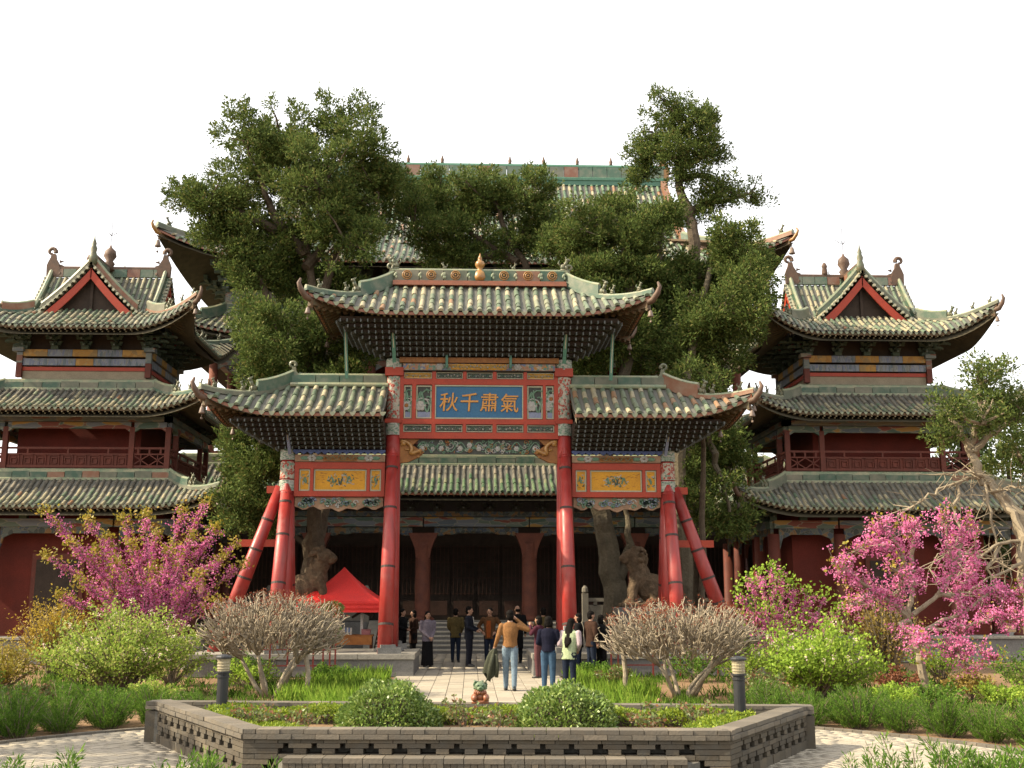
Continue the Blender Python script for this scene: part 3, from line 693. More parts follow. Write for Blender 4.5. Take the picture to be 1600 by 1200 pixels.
mb = MB(); mb.box(0, 0, 15.2, 21.6, 13.4, 1.6); mb.build('top_wall', ['dark_wood'], H)
mb = MB(); mb.box(0, -6.9, 15.1, 22.2, .4, .5); mb.box(11.0, 0, 15.1, .4, 13.8, .5); mb.box(-11.0, 0, 15.1, .4, 13.8, .5); mb.build('top_architrave', ['faded_beam'], H)
BR3 = bracket_mesh('bracket_set', 4, .42, .24, 1.2, th=.15)
for i in range(16): put('bracket_set', BR3, H, (-11.0 + i * 22.0 / 15, -7.0, 15.3))
for s in (-1, 1):
    for i in range(1, 9): put('bracket_set', BR3, H, (s * 11.1, -7.0 + i * 1.6, 15.3), s * R(90))
r3 = Roof(13.6, 9.6, 9.9, 0.0, 16.25, 23.45, th=0.40, c=0.5, lift=1.15, out=0.5, E=5)
p3 = roof_part(H, r3, (0, 1, 3), 0.29, 0.085, 0.46, ('hall_tile', 'hall_tile'), 3, tl, 'top_roof', key=hk, raf=0.09, raf_sp=0.32)
sheet(r3, 2, 'back_slope', 'pan_tile', p3)
hips(H, p3, r3, ((1, 1), (-1, 1), (1, -1), (-1, -1)), w=.28, h=.34, hu=.4, bs=1.3, t1=r3.th)
for s in (-1, 1):   # gable ends with bargeboards and descending ridges
    zb = r3.pt(0, 0, r3.th).z; yb = -r3.pt(0, 9.0, r3.th).y
    mb = MB(); mb.add([(s * 9.2, -yb, zb), (s * 9.2, yb, zb), (s * 9.2, 0, 23.3)], [(0, 1, 2)]); mb.build('gable_wall', ['red_wall'], H)
    for q in (-1, 1):
        mb = MB(); ridge_sweep(mb, [Vector((s * 9.75, q * r3.pt(0, 9, t).y, r3.pt(0, 9, t).z)) for t in np.linspace(r3.th, 1, 8)], .3, .4, 0)
        mb.build('descending_ridge', ['ridge_glaze'], p3)
        mb = MB(); ridge_sweep(mb, [Vector((s * 9.6, q * r3.pt(0, 9, t).y, r3.pt(0, 9, t).z - .55)) for t in np.linspace(r3.th, 1, 8)], .08, .5, 0); mb.build('bargeboard', ['red_frame'], p3)
nb = 26
for i in range(nb):
    mb = MB(); w = 19.6 / nb; mb.box(-9.8 + (i + .5) * w, rnd.uniform(-.01, .01), 23.95, w - .03, .36, .66); mb.build('ridge_block', ['ridge_warm'], p3)
mb = MB(); mb.tube([(-9.9, 0, 24.32), (9.9, 0, 24.32)], .16, 8); mb.tube([(-9.9, -.18, 23.58), (9.9, -.18, 23.58)], .13, 6); mb.box(0, 0, 23.4, 19.6, .5, .3, 0); mb.build('ridge_roll', ['green_post'], p3)
for i in range(11):
    if i == 5: continue
    mb = MB(); mb.lathe((-9.0 + i * 1.78, 0, 24.45), [(0.10, 0), (.08, .08), (.10, .18), (.09, .24), (.05, .32), (.05, .36), (.015, .46)], 8); mb.build('ridge_finial', ['dark_clay'], p3, smooth=True)
for s in (-1, 1): chiwen(p3, (s * 9.75, 0, 23.6), 0 if s > 0 else math.pi, 1.3, 'ochre_glaze')
lay_tiles(tl, 300)
# ------------------------------------------------------------------ the two corner towers
BRT = bracket_mesh('bracket_set', 3, .36, .2, .8, th=.11)
BRS = bracket_mesh('bracket_set', 2, .24, .18, .6, ('bracket_green', 'bracket_tip'), th=.09)
def rail_mesh(w, h, fret):
    mb = MB(); mb.box(0, 0, h, w, .07, .07); mb.box(0, 0, .1, w, .07, .08); mb.box(0, 0, h * .72, w, .05, .045)
    if fret == 'lattice':
        n = max(1, round(w / .6)); d = w / n
        for i in range(n):
            x0 = -w / 2 + i * d; mb.bar((x0, 0, .14), (x0 + d, 0, h * .7), .035, .035); mb.bar((x0 + d, 0, .14), (x0, 0, h * .7), .035, .035)
            mb.bar((x0 + d / 2, 0, .14), (x0 + d / 2, 0, h * .7), .03, .03)
    else:
        mb.box(0, .04, h * .4, w, .03, h * .62)
        n = max(2, round(w / .45)); d = w / n
        for i in range(n):
            x0 = -w / 2 + (i + .5) * d
            for a, b in ((.36, .5), (.2, .26)):
                hh = h * b; zc = h * .41
                mb.box(x0, 0, zc + hh / 2, d * a * 2, .05, .028); mb.box(x0, 0, zc - hh / 2, d * a * 2, .05, .028)
                mb.box(x0 - d * a, 0, zc, .028, .05, hh); mb.box(x0 + d * a, 0, zc, .028, .05, hh)
    for x in (-w / 3, 0, w / 3): mb.box(x, 0, h * .86, .06, .06, h * .26)
    return mb.mesh('gallery_railing', ['red_wood'])
RAILC, RAILE = rail_mesh(4.0, .72, 'fret'), rail_mesh(1.12, .72, 'lattice')
def tower(x, label, side):
    T = thing('corner_tower', label, 'tower', (x, 39.45, 0), 0, 'twin corner towers'); T.scale = (1, .8, 1)     # a little shallower than wide
    tl = []; key = lambda p: p.y * 1.0 + 0.25 * abs(p.z - 6) + (0.3 * abs(p.x))
    mb = MB(); mb.box(0, 0, .37, 10.4, 10.4, .74); mb.build('brick_platform', ['grey_stone'], T)
    mb = MB(); mb.box(0, -.0, .77, 10.6, 10.6, .07); mb.build('platform_slab', ['step_stone'], T)
    # ground floor
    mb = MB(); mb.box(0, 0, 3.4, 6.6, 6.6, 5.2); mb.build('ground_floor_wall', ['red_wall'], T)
    for f in range(4):
        for u in (-4.1, -1.9, 1.9):
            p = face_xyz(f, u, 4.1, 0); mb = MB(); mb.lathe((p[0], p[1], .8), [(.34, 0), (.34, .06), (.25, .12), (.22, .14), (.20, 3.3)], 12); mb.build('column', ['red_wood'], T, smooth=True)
        for u0, u1 in ((-4.1, -1.9), (-1.9, 1.9), (1.9, 4.1)):
            w = u1 - u0; rz = (0, R(90), R(180), R(270))[f]; c = face_xyz(f, (u0 + u1) / 2, 4.1, 0)
            mb = MB(); mb.box(0, 0, 4.42, w - .06, .2, .26); o = mb.build('lintel', ['painted_beam'], T, (c[0], c[1], 0)); o.rotation_euler = (0, 0, rz)
            mb = MB(); mb.prism([(-w / 2 + .18, 4.29), (w / 2 - .18, 4.29), (w / 2 - .18, 3.55), (w / 2 - .3, 3.95), (w / 2 - .6, 4.08), (-w / 2 + .6, 4.08), (-w / 2 + .3, 3.95), (-w / 2 + .18, 3.55)], -.05, .05)
            o = mb.build('fretwork_apron', ['dark_carving'], T, (c[0], c[1], 0)); o.rotation_euler = (0, 0, rz)
        mb = MB(); rz = (0, R(90), R(180), R(270))[f]; c = face_xyz(f, 0, 3.36, 0)
        mb.box(0, 0, 2.2, 1.7, .12, 2.5, 0); mb.box(0, -.05, 2.1, 1.4, .08, 2.3, 1)
        o = mb.build('doorway' if f else 'window', ['red_wood', 'dark_wood'], T, (c[0], c[1], 0)); o.rotation_euler = (0, 0, rz)
    for f in range(4):
        for i in range(9): p = face_xyz(f, -4.1 + i * 1.025, 4.1, 4.55); put('bracket_set', BRS, T, p, (0, R(90), R(180), R(270))[f], 0.8)
    r1 = Roof(5.55, 5.55, 3.45, 3.45, 4.92, 5.9, lift=.6, out=.32, c=.7, E=2.4)
    p1 = roof_part(T, r1, (0, 1, 2, 3), .205, .062, .36, ('tower_tile', 'grey_tile'), [2, 3, 3, 4], tl, 'lower_roof', key=key, raf_sp=.2, raf=.055, board='rafter_paint')
    hips(T, p1, r1, ((1, 1), (-1, 1), (1, -1), (-1, -1)), w=.16, h=.2, hu=.22, bs=.8, tipcurl=.4)
    ridge_band(p1, 3.45, 3.45, 5.88, .3, .14, .6)
    # gallery storey
    mb = MB(); mb.box(0, 0, 6.2, 6.75, 6.75, .1); mb.build('gallery_floor', ['red_wood'], T)
    for f in range(4):
        rz = (0, R(90), R(180), R(270))[f]
        for u in (-3.3, -2.1, 2.1):
            p = face_xyz(f, u, 3.3, 0); mb = MB(); mb.box(p[0], p[1], 6.95, .17, .17, 1.45); mb.build('gallery_column', ['red_wood'], T)
        for me, u, in ((RAILC, 0), (RAILE, -2.7), (RAILE, 2.7)):
            p = face_xyz(f, u, 3.3, 6.24); put('gallery_railing', me, T, p, rz)
        c = face_xyz(f, 0, 3.3, 0)
        for (u0, u1) in ((-3.3, -2.1), (-2.1, 2.1), (2.1, 3.3)):
            w = u1 - u0; mb = MB(); mb.prism([(u0 + .06, 7.84), (u1 - .06, 7.84), (u1 - .06, 7.5), (u1 - .25, 7.62), (u0 + .25, 7.62), (u0 + .06, 7.5)], -.08, .08)
            o = mb.build('lintel', ['painted_beam'], T, (c[0], c[1], 0)); o.rotation_euler = (0, 0, rz)
        mb = MB(); mb.box(0, 0, 7.94, 6.9, .3, .17); o = mb.build('architrave', ['faded_beam'], T, (c[0], c[1], 0)); o.rotation_euler = (0, 0, rz)
        for i in range(6): p = face_xyz(f, -3.1 + i * 1.24, 3.2, 7.96); put('bracket_set', BRS, T, p, rz, .6)
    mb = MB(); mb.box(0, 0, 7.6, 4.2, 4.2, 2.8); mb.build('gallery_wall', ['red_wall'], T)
    r2 = Roof(4.75, 4.75, 2.55, 2.55, 8.2, 9.08, lift=.62, out=.32, c=.7, E=2.2)
    p2 = roof_part(T, r2, (0, 1, 2, 3), .205, .062, .36, ('tower_tile', 'grey_tile'), [3, 3, 4, 5] if side < 0 else [2, 3, 3], tl, 'middle_roof', key=key, raf_sp=.2, raf=.055, board='rafter_paint')
    hips(T, p2, r2, ((1, 1), (-1, 1), (1, -1), (-1, -1)), w=.16, h=.2, hu=.22, bs=.8, tipcurl=.4)
    ridge_band(p2, 2.55, 2.55, 9.06, .3, .14, .6)
    # top storey
    mb = MB(); mb.box(0, 0, 9.55, 4.3, 4.3, .7); mb.build('upper_wall', ['cream_plaster'], T)
    mb = MB(); mb.box(0, 0, 9.86, 4.4, 4.4, .13); mb.build('red_sill', ['red_frame'], T)
    for f in range(4):
        rz = (0, R(90), R(180), R(270))[f]; c = face_xyz(f, 0, 2.16, 0)
        for z, k in ((10.1, 7), (10.42, 5)):
            for i in range(k):
                mb = MB(); w = 4.3 / k; mb.box(-2.15 + (i + .5) * w, -.02 if z > 10.2 else 0, z, w - .012, .16, .24)
                cm = ('tower_blue', 'tower_yellow')[(i + (z > 10.2)) % 2 if k == 5 else (i in (3,))]
                o = mb.build('painted_panel', [cm], T, (c[0], c[1], 0)); o.rotation_euler = (0, 0, rz)
        for i in range(5):
            p = face_xyz(f, -2.1 + i * 1.05, 2.2, 10.55); put('bracket_set', BRT, T, p, rz, .82)
    for sx in (-1, 1):
        for sy in (-1, 1):
            mb = MB(); mb.box(sx * 2.22, sy * 2.22, 9.8, .2, .2, .5, 0); mb.box(sx * 2.22, sy * 2.22, 10.25, .2, .2, .38, 1); mb.box(sx * 2.26, sy * 2.26, 10.52, .38, .38, .14, 1); mb.build('corner_post', ['red_wood', 'faded_beam'], T)
    mb = MB(); mb.box(0, 0, 10.8, 4.0, 4.0, .8); mb.build('bracket_wall', ['dark_wood'], T)
    r3 = Roof(4.2, 4.2, 2.0, 2.0, 11.12, 12.0, lift=1.0, out=.4, c=.75, E=2.3)
    p3 = roof_part(T, r3, (0, 1, 2, 3), .205, .066, .36, ('tower_tile', 'tower_tile'), 5, tl, 'top_roof', key=key, raf_sp=.2, raf=.055, board='rafter_paint')
    hips(T, p3, r3, ((1, 1), (-1, 1), (1, -1), (-1, -1)), w=.16, h=.2, hu=.24, bs=.8, tipcurl=.45)
    # four crossing gables
    ap, ft, hw, go = 13.68, 11.92, 1.68, 2.25
    for f in range(4):
        for s in (-1, 1):
            prof = [Vector((hw * (1 - q), 0, ft + (ap - ft) * (q * .8 + q * q * .2))) for q in np.linspace(0, 1, 8)]
            mb = MB(); uv = []
            for i, q in enumerate(prof):
                for w in (0.0, go + .1): mb.v.append(face_xyz(f, s * q.x, w, q.z)); uv.append((w, i * .35))
            for i in range(7): mb.f.append((2 * i, 2 * i + 1, 2 * i + 3, 2 * i + 2)); mb.m.append(0)
            mb.uv = uv; mb.build('gable_slope', ['pan_tile'], p3)
            sd = Vector(face_xyz(f, 0, 1, 0))
            for i in range(9):
                w = go - .06 - i * .21
                pts = [Vector(face_xyz(f, s * q.x, w, q.z + .02)) for q in prof if q.x < w + .15]
                if len(pts) > 1: row_tiles(pts, sd, .062, .36, tl, ('tower_tile', 'tower_tile'), 9, key)
            # bargeboard, verge tiles, raking ridge
            mb = MB(); a = [(s * (q.x - .02), q.z - .16) for q in prof] + [(s * (q.x - .02), q.z - .52) for q in reversed(prof)]
            n = 8
            for yy in (go - .04, go + .03):
                for (u, z) in a: mb.v.append(face_xyz(f, u, yy, z))
            mm = 2 * n
            mb.f += [(i, i + 1, mm - 2 - i, mm - 1 - i) for i in range(n - 1)] + [(mm + i + 1, mm + i, 2 * mm - 1 - i, 2 * mm - 2 - i) for i in range(n - 1)]
            mb.f += [(i, (i + 1) % mm, mm + (i + 1) % mm, mm + i) for i in range(mm)]; mb.m += [0] * len(mb.f)
            mb.build('bargeboard', ['red_frame'], p3)
            mb = MB(); pp = [Vector(face_xyz(f, s * q.x, go - .02, q.z)) for q in prof]
            for i in range(13):
                k = i / 12 * 6.999; q = pp[int(k)].lerp(pp[int(k) + 1], k % 1); o_ = Vector(face_xyz(f, 0, .12, 0))
                mb.tube([q - o_ * .6, q + o_], .055, 7)
            mb.build('verge_tiles', ['pale_edge'], p3, smooth=False, kind='stuff')
            mb = MB(); ridge_sweep(mb, [Vector(face_xyz(f, s * q.x, go - .16, q.z)) for q in prof], .14, .26, 0, .03); mb.tube([Vector(face_xyz(f, s * q.x, go - .16, q.z + .3)) for q in prof], .075, 6, 1)
            mb.build('raking_ridge', ['ridge_glaze', 'ridge_cap'], p3)
            put('dragon_head', BEAST, p3, face_xyz(f, s * (hw - .05), go - .16, ft + .15), math.atan2(*reversed(face_xyz(f, s, 0, 0)[:2])), .9)
        mb = MB(); mb.add([face_xyz(f, -1.4, go - .35, ft - .1), face_xyz(f, 1.4, go - .35, ft - .1), face_xyz(f, 0, go - .35, ap - .2)], [(0, 1, 2)])
        mb.add([face_xyz(f, u, go - .3 + d, z) for d in (0, .06) for (u, z) in ((-.05, ft), (.05, ft), (.05, ap - .4), (-.05, ap - .4))], [(0, 1, 2, 3), (4, 5, 6, 7), (0, 4, 7, 3), (1, 5, 6, 2)])
        mb.build('gable_panel', ['dark_wood'], p3)
        # main ridge arm
        n = 4
        for i in range(n):
            mb = MB(); p = face_xyz(f, 0, .25 + i * .48 + .2, ap + .18); sz = (.16, .46) if f % 2 == 0 else (.46, .16); mb.box(p[0], p[1], p[2], sz[0], sz[1], .3); mb.build('ridge_block', ['ridge_warm'], p3)
        mb = MB(); mb.tube([face_xyz(f, 0, 0, ap + .36), face_xyz(f, 0, go - .1, ap + .36)], .09, 6); mb.build('ridge_roll', ['dark_clay'], p3)
        if f % 2: chiwen(p3, face_xyz(f, 0, go - .2, ap + .05), 0 if f == 1 else math.pi, .9)
        else:
            mb = MB(); p = face_xyz(f, 0, go - .1, ap + .2); mb.lathe(p, [(.16, -.2), (.15, .1), (.1, .25), (.13, .38), (.08, .5), (.09, .58), (.03, .75), (.01, .95)], 8); mb.build('gable_finial', ['beast_glaze'], p3, smooth=True)
    mb = MB(); mb.lathe((0, 0, ap + .3), [(.2, 0), (.14, .15), (.2, .25), (.12, .36), (.24, .55), (.2, .75), (.06, .88), (.015, 1.0)], 12)
    o = mb.build('central_finial', ['dark_clay'], p3, smooth=True)
    mb = MB(); z = ap + 1.2; mb.tube([(0, 0, z), (0, 0, z + 1.1)], .012, 5)
    for k in range(6):
        a = k * math.pi / 3; mb.tube([(0, 0, z + .45), (.28 * math.cos(a), .28 * math.sin(a), z + .62), (.38 * math.cos(a), .38 * math.sin(a), z + .85)], .009, 4)
    mb.build('lightning_rod', ['iron_band'], p3)
    mb = MB(); p = (-.75, 0, ap + .4); mb.lathe(p, [(.1, 0), (.12, .1), (.09, .3), (.12, .36), (.05, .5)], 8); mb.build('ridge_finial', ['dark_clay'], p3, smooth=True)
    lay_tiles(tl, 300)
    return T
tower(-13.75, 'three-tiered tower with crossed red gables, left of the archway', -1)
tower(13.95, 'three-tiered tower with crossed red gables, right of the archway', 1)
# ------------------------------------------------------------------ the memorial archway
A = thing('memorial_archway', 'red-columned memorial archway with three tiled roofs and a blue inscribed plaque', 'archway', (0, 31, 0))
def relief(parent, x0, x1, z0, z1, y, ground, style, mats=None, edge=None, name='carved_panel', seed=0):
    q = random.Random(seed * 17 + int(abs(x0) * 100)); w, h = x1 - x0, z1 - z0
    mb = MB(); mb.box((x0 + x1) / 2, y + .03, (z0 + z1) / 2, w, .06, h); p = mb.build(name, [ground], parent)
    if edge:
        e = MB(); t = min(.035, h * .1)
        for zz in (z0 + t / 2, z1 - t / 2): e.box((x0 + x1) / 2, y - .008, zz, w, .03, t)
        for xx in (x0 + t / 2, x1 - t / 2): e.box(xx, y - .008, (z0 + z1) / 2, t, .03, h - 2 * t)
        e.build('panel_edge', [edge], p)
        x0 += t; x1 -= t; z0 += t; z1 -= t; w, h = x1 - x0, z1 - z0
    mats = mats or ['scroll_green', 'flower_white', 'ochre_wood', 'blue_grey']
    c = MB()
    if style == 'scroll':
        n = max(2, int(w / (h * .62)))
        pts = [(x0 + w * i / (n * 6), y - .01, (z0 + z1) / 2 + math.sin(i * math.pi / 6) * h * .33) for i in range(n * 6 + 1)]
        c.tube(pts, h * .035, 5, 0)
        for i in range(n):
            cx = x0 + (i + .5) * w / n; cz = (z0 + z1) / 2 - (h * .12 if i % 2 == 0 else -h * .12)
            sp = [(cx + h * .30 * (1 - k / 11) * math.cos(k * .75 + i), y - .012, cz + h * .30 * (1 - k / 11) * math.sin(k * .75 + i)) for k in range(11)]
            c.tube(sp, h * .028, 5, 0 if i % 3 else 1)
            if i % 2 == 0 or q.random() < .4:
                for k in range(6): a = k * 1.05; c.ell((cx + h * .1 * math.cos(a), y - .02, cz + h * .1 * math.sin(a)), (h * .085, .02, h * .085), 1, 6, 4)
                c.ell((cx, y - .035, cz), (h * .07, .02, h * .07), 2 if q.random() < .3 else 1, 6, 4)
        for k in range(int(w / h * 9)):
            a = q.uniform(0, 6.28); cx, cz = q.uniform(x0 + h * .08, x1 - h * .08), q.uniform(z0 + h * .1, z1 - h * .1)
            c.ell((cx, y - .008, cz), (h * .1, .014, h * .03), q.choice((0, 0, 0, 1, 3, 2)), 6, 3, M4=Matrix.Rotation(a, 3, 'Y'))
    else:      # painted figure: a winding beast or vase with sprays on a plain ground
        nn = 3 if w > h * 1.5 else 1
        for k in range(nn):
            cx = (x0 + x1) / 2 + (k - (nn - 1) / 2) * w * .16 + q.uniform(-.03, .03); cz = (z0 + z1) / 2 + q.uniform(-.04, .04) * h
            sp = [(cx + w / nn * (.32 * i / 8 - .16) + .0, y - .004, cz + h * .16 * math.sin(i * .8 + k * 2)) for i in range(9)]
            c.tube(sp, [h * .05 * (1.2 - abs(i - 4) / 5) for i in range(9)], 5, (0, 3, 0)[k % 3])
            for i in range(16):
                a = q.uniform(0, 6.28); c.ell((cx + q.uniform(-.5, .5) * h * .55, y - .004, cz + q.uniform(-.5, .5) * h * .6), (h * .085, .006, h * .03), q.choice((0, 1, 3)), 6, 3, M4=Matrix.Rotation(a, 3, 'Y'))
        for k in range(int(w / h * 9)):
            a = q.uniform(-.3, .3); c.ell((q.uniform(x0 + h * .1, x1 - h * .1), y - .003, q.uniform(z0 + h * .08, z1 - h * .08)), (h * .09, .004, h * .014), 2, 6, 3, M4=Matrix.Rotation(a, 3, 'Y'))
    c.build('carving', mats, p)
    return p
def framed(parent, x0, x1, z0, z1, mat='red_frame', y=-.16, d=.32, name='beam'):
    mb = MB(); mb.box((x0 + x1) / 2, y + d / 2, (z0 + z1) / 2, x1 - x0, d, z1 - z0); return mb.build(name, [mat], parent)

# stone bases
for s in (-1, 1):
    xi, xo = (1.68 if s < 0 else 1.45), 7.6
    for i in range(5):
        mb = MB(); w = (xo - xi) / 5; mb.box(s * (xi + (i + .5) * w), -.05 + rnd.uniform(-.008, .008), .22, w - .012, 3.1, .44); mb.build('base_block', ['grey_stone'], A)
    for i in range(4):
        mb = MB(); w = (xo - xi + .06) / 4; mb.box(s * (xi - .03 + (i + .5) * w), -.05 + rnd.uniform(-.01, .01), .505, w - .012, 3.2, .13); mb.build('base_slab', ['step_stone'], A)
# columns, front and back props with iron hoops
def col(x, top, wraps):
    mb = MB(); mb.tube([(x, 0, .57), (x, 0, 2.5), (x, 0, top)], [.25, .24, .2], 20); c = mb.build('column', ['red_lacquer'], A, smooth=True)
    for z0, z1, mt, rr in wraps:
        mb = MB(); mb.tube([(x, 0, z0), (x, 0, z1)], [.235 + rr, .23 + rr], 20); mb.build('painted_wrap', [mt], c, smooth=False)
    mb = MB(); mb.lathe((x, 0, .5), [(.4, 0), (.42, .1), (.36, .18), (.28, .2)], 16); mb.build('column_foot', ['grey_stone'], c)
    return c
for s in (-1, 1):
    c = col(s * 2.45, 8.8, [(8.5, 8.8, 'column_ring', .02), (7.05, 8.28, 'column_wrap', .0), (6.58, 6.92, 'column_ring', .01)])
    mb = MB(); mb.box(s * 2.45, 0, 8.42, .52, .5, .24); mb.build('column_cap', ['red_frame'], c)
    mb = MB(); mb.box(s * 2.45, 0, 6.98, .48, .46, .12); mb.build('column_collar', ['red_frame'], c)
    c = col(s * 5.4, 6.15, [(5.85, 6.15, 'column_ring', .015), (5.32, 5.8, 'column_wrap', 0), (4.98, 5.28, 'column_ring', .01)])
    for x, zt in ((2.45, 6.0), (5.4, 4.95)):
        for fy in (-1, 1):
            p0, p1 = Vector((s * (x + .02), fy * 1.25, .55)), Vector((s * x, fy * .22, zt))
            mb = MB(); mb.tube([p0, p0.lerp(p1, .5), p1], [.205, .19, .155], 18); pr = mb.build('prop', ['red_lacquer'], A, smooth=True)
            for t in (.14, .42, .72, .93):
                q = p0.lerp(p1, t); dd = (p1 - p0).normalized(); r_ = .205 - .05 * t + .012
                mb = MB(); mb.tube([q - dd * .03, q + dd * .03], r_, 18); mb.build('iron_hoop', ['iron_band'], pr)
            mb = MB(); mb.box(s * (x - .1), fy * 1.28, .64, .62, .42, .16, rz=.1); mb.box(s * (x - .05), fy * 1.3, .75, .4, .3, .1, rz=.25); mb.build('prop_footstone', ['grey_stone'], pr)
            mb = MB(); mb.tube([p1 - Vector((0, 0, .05)), p1 + Vector((0, -fy * .02, .22))], [.175, .06], 14); mb.build('prop_top', ['red_lacquer'], pr)
    p0, p1 = Vector((s * 7.22, 0, .5)), Vector((s * 5.6, 0, 5.1))
    mb = MB(); mb.tube([p0, p0.lerp(p1, .5), p1], [.22, .19, .15], 18); pr = mb.build('outrigger_prop', ['red_lacquer'], A, smooth=True)
    for t in (.3, .45, .62, .8):
        q = p0.lerp(p1, t); dd = (p1 - p0).normalized(); mb = MB(); mb.tube([q - dd * .03, q + dd * .03], .235 - .07 * t, 18); mb.build('iron_hoop', ['iron_band'], pr)
    for z, xo in ((5.02, 5.98), (3.52, 6.68)):
        mb = MB(); mb.box(s * (5.3 + xo) / 2, 0, z, xo - 5.3, .12, .2); mb.build('tie_beam', ['red_frame'], A)
# centre bay, from the frieze up
framed(A, -2.28, 2.28, 6.48, 6.66, name='red_rail'); framed(A, -2.28, 2.28, 6.9, 7.05, name='red_rail'); framed(A, -2.28, 2.28, 8.05, 8.22, name='red_rail')
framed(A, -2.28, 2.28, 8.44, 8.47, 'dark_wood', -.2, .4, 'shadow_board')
xs5 = [-2.28, -2.17, -1.36, -1.25, -.47, -.37, .39, .5, 1.28, 1.38, 2.17, 2.28]
for i in range(0, 12, 2):
    framed(A, xs5[i], xs5[i + 1], 6.66, 6.9, name='red_stile'); framed(A, xs5[i], xs5[i + 1], 8.22, 8.44, name='red_stile')
for i in range(1, 11, 2):
    relief(A, xs5[i] + .01, xs5[i + 1] - .01, 6.68, 6.88, -.09, 'panel_ground', 'scroll', edge='pale_edge', seed=i)
    relief(A, xs5[i] + .01, xs5[i + 1] - .01, 8.24, 8.42, -.09, 'yellow_panel' if i in (1, 9) else 'panel_ground', 'scroll', edge='pale_edge', seed=i + 20)
for a, b in ((-2.28, -2.17), (-1.93, -1.82), (-1.36, -1.27), (1.27, 1.38), (1.84, 1.92), (2.16, 2.28)): framed(A, a, b, 7.05, 8.05, name='red_stile')
for a, b, st in ((-2.16, -1.94, 1), (-1.81, -1.37, 0), (1.39, 1.83, 2), (1.93, 2.15, 3)):
    p = relief(A, a, b, 7.07, 8.03, -.09, 'panel_ground', 'scroll', ['scroll_green', 'flower_white', 'ochre_wood', 'ochre_wood'] if st in (0, 2) else None, edge='pale_edge', seed=40 + st)
    mb = MB(); mb.box((a + b) / 2, -.1, 7.18, b - a - .08, .03, .16); mb.build('painted_foot', ['blue_grey'], p)
mb = MB(); mb.box(0, -.06, 7.55, 2.52, .1, .98); PL = mb.build('inscribed_plaque', ['plaque_blue'], A); PL['label'] = 'blue plaque with four gilt characters'
mb = MB()
for zz in (7.075, 8.025): mb.box(0, -.12, zz, 2.54, .05, .035)
for xx in (-1.255, 1.255): mb.box(xx, -.12, 7.55, .03, .05, .92)
mb.build('plaque_edge', ['pale_edge'], PL)
for ch, x, zz in (('秋', -.87, 7.55), ('千', -.28, 7.55), ('肅', .29, 7.55), ('氣', .88, 7.53)):
    cu = bpy.data.curves.new('character', 'FONT'); cu.body = ch; cu.size = .58; cu.extrude = .018; cu.offset = .004; cu.align_x = 'CENTER'; cu.align_y = 'CENTER'
    to = bpy.data.objects.new('character', cu); COL.objects.link(to); dg = bpy.context.evaluated_depsgraph_get()
    me = bpy.data.meshes.new_from_object(to.evaluated_get(dg)); bpy.data.objects.remove(to)
    co = np.empty(len(me.vertices) * 3); me.vertices.foreach_get('co', co); co = co.reshape(-1, 3)
    if len(co):
        c0 = (co.min(0) + co.max(0)) / 2; co -= c0
        a_ = (.50, .54)[1] / max(co[:, 1].max() * 2, 1e-6) ; co[:, :2] *= a_
        co[:, 0] *= .95; co[:, 0] += co[:, 1] * .06
        me.vertices.foreach_set('co', co.ravel())
    me.materials.clear(); me.materials.append(M['gold_paint']); me.update()
    o = link('gilt_character', me, PL, (x, -.125, zz)); o.rotation_euler = (R(90), 0, 0)
# painted lintel and carved board over the frame
framed(A, -2.2, 2.2, 8.47, 8.66, 'lintel_paint', -.2, .4, 'painted_lintel')
relief(A, -.8, .78, 8.49, 8.64, -.235, 'yellow_panel', 'scroll', name='painted_cartouche', seed=60)
for x in (-1.15, 1.1):
    mb = MB()
    for k in range(6): mb.ell((x + .07 * math.cos(k * 1.05), -.22, 8.56 + .06 * math.sin(k * 1.05)), (.055, .04, .05), 0, 7, 4)
    mb.ell((x, -.25, 8.56), (.06, .03, .05), 0, 7, 4); mb.build('carved_peony', ['flower_white'], A)
for a, b in ((-2.3, -.98), (-.9, .86), (.94, 2.3)):
    framed(A, a, b, 8.68, 8.83, 'ochre_wood', -.26, .52, 'carved_board')
for x in (-.94, .9):
    mb = MB(); mb.box(x, -.3, 8.74, .07, .08, .3); mb.ell((x, -.3, 8.56), (.05, .05, .06), 0, 8, 5); mb.build('hanging_post', ['green_post'], A)
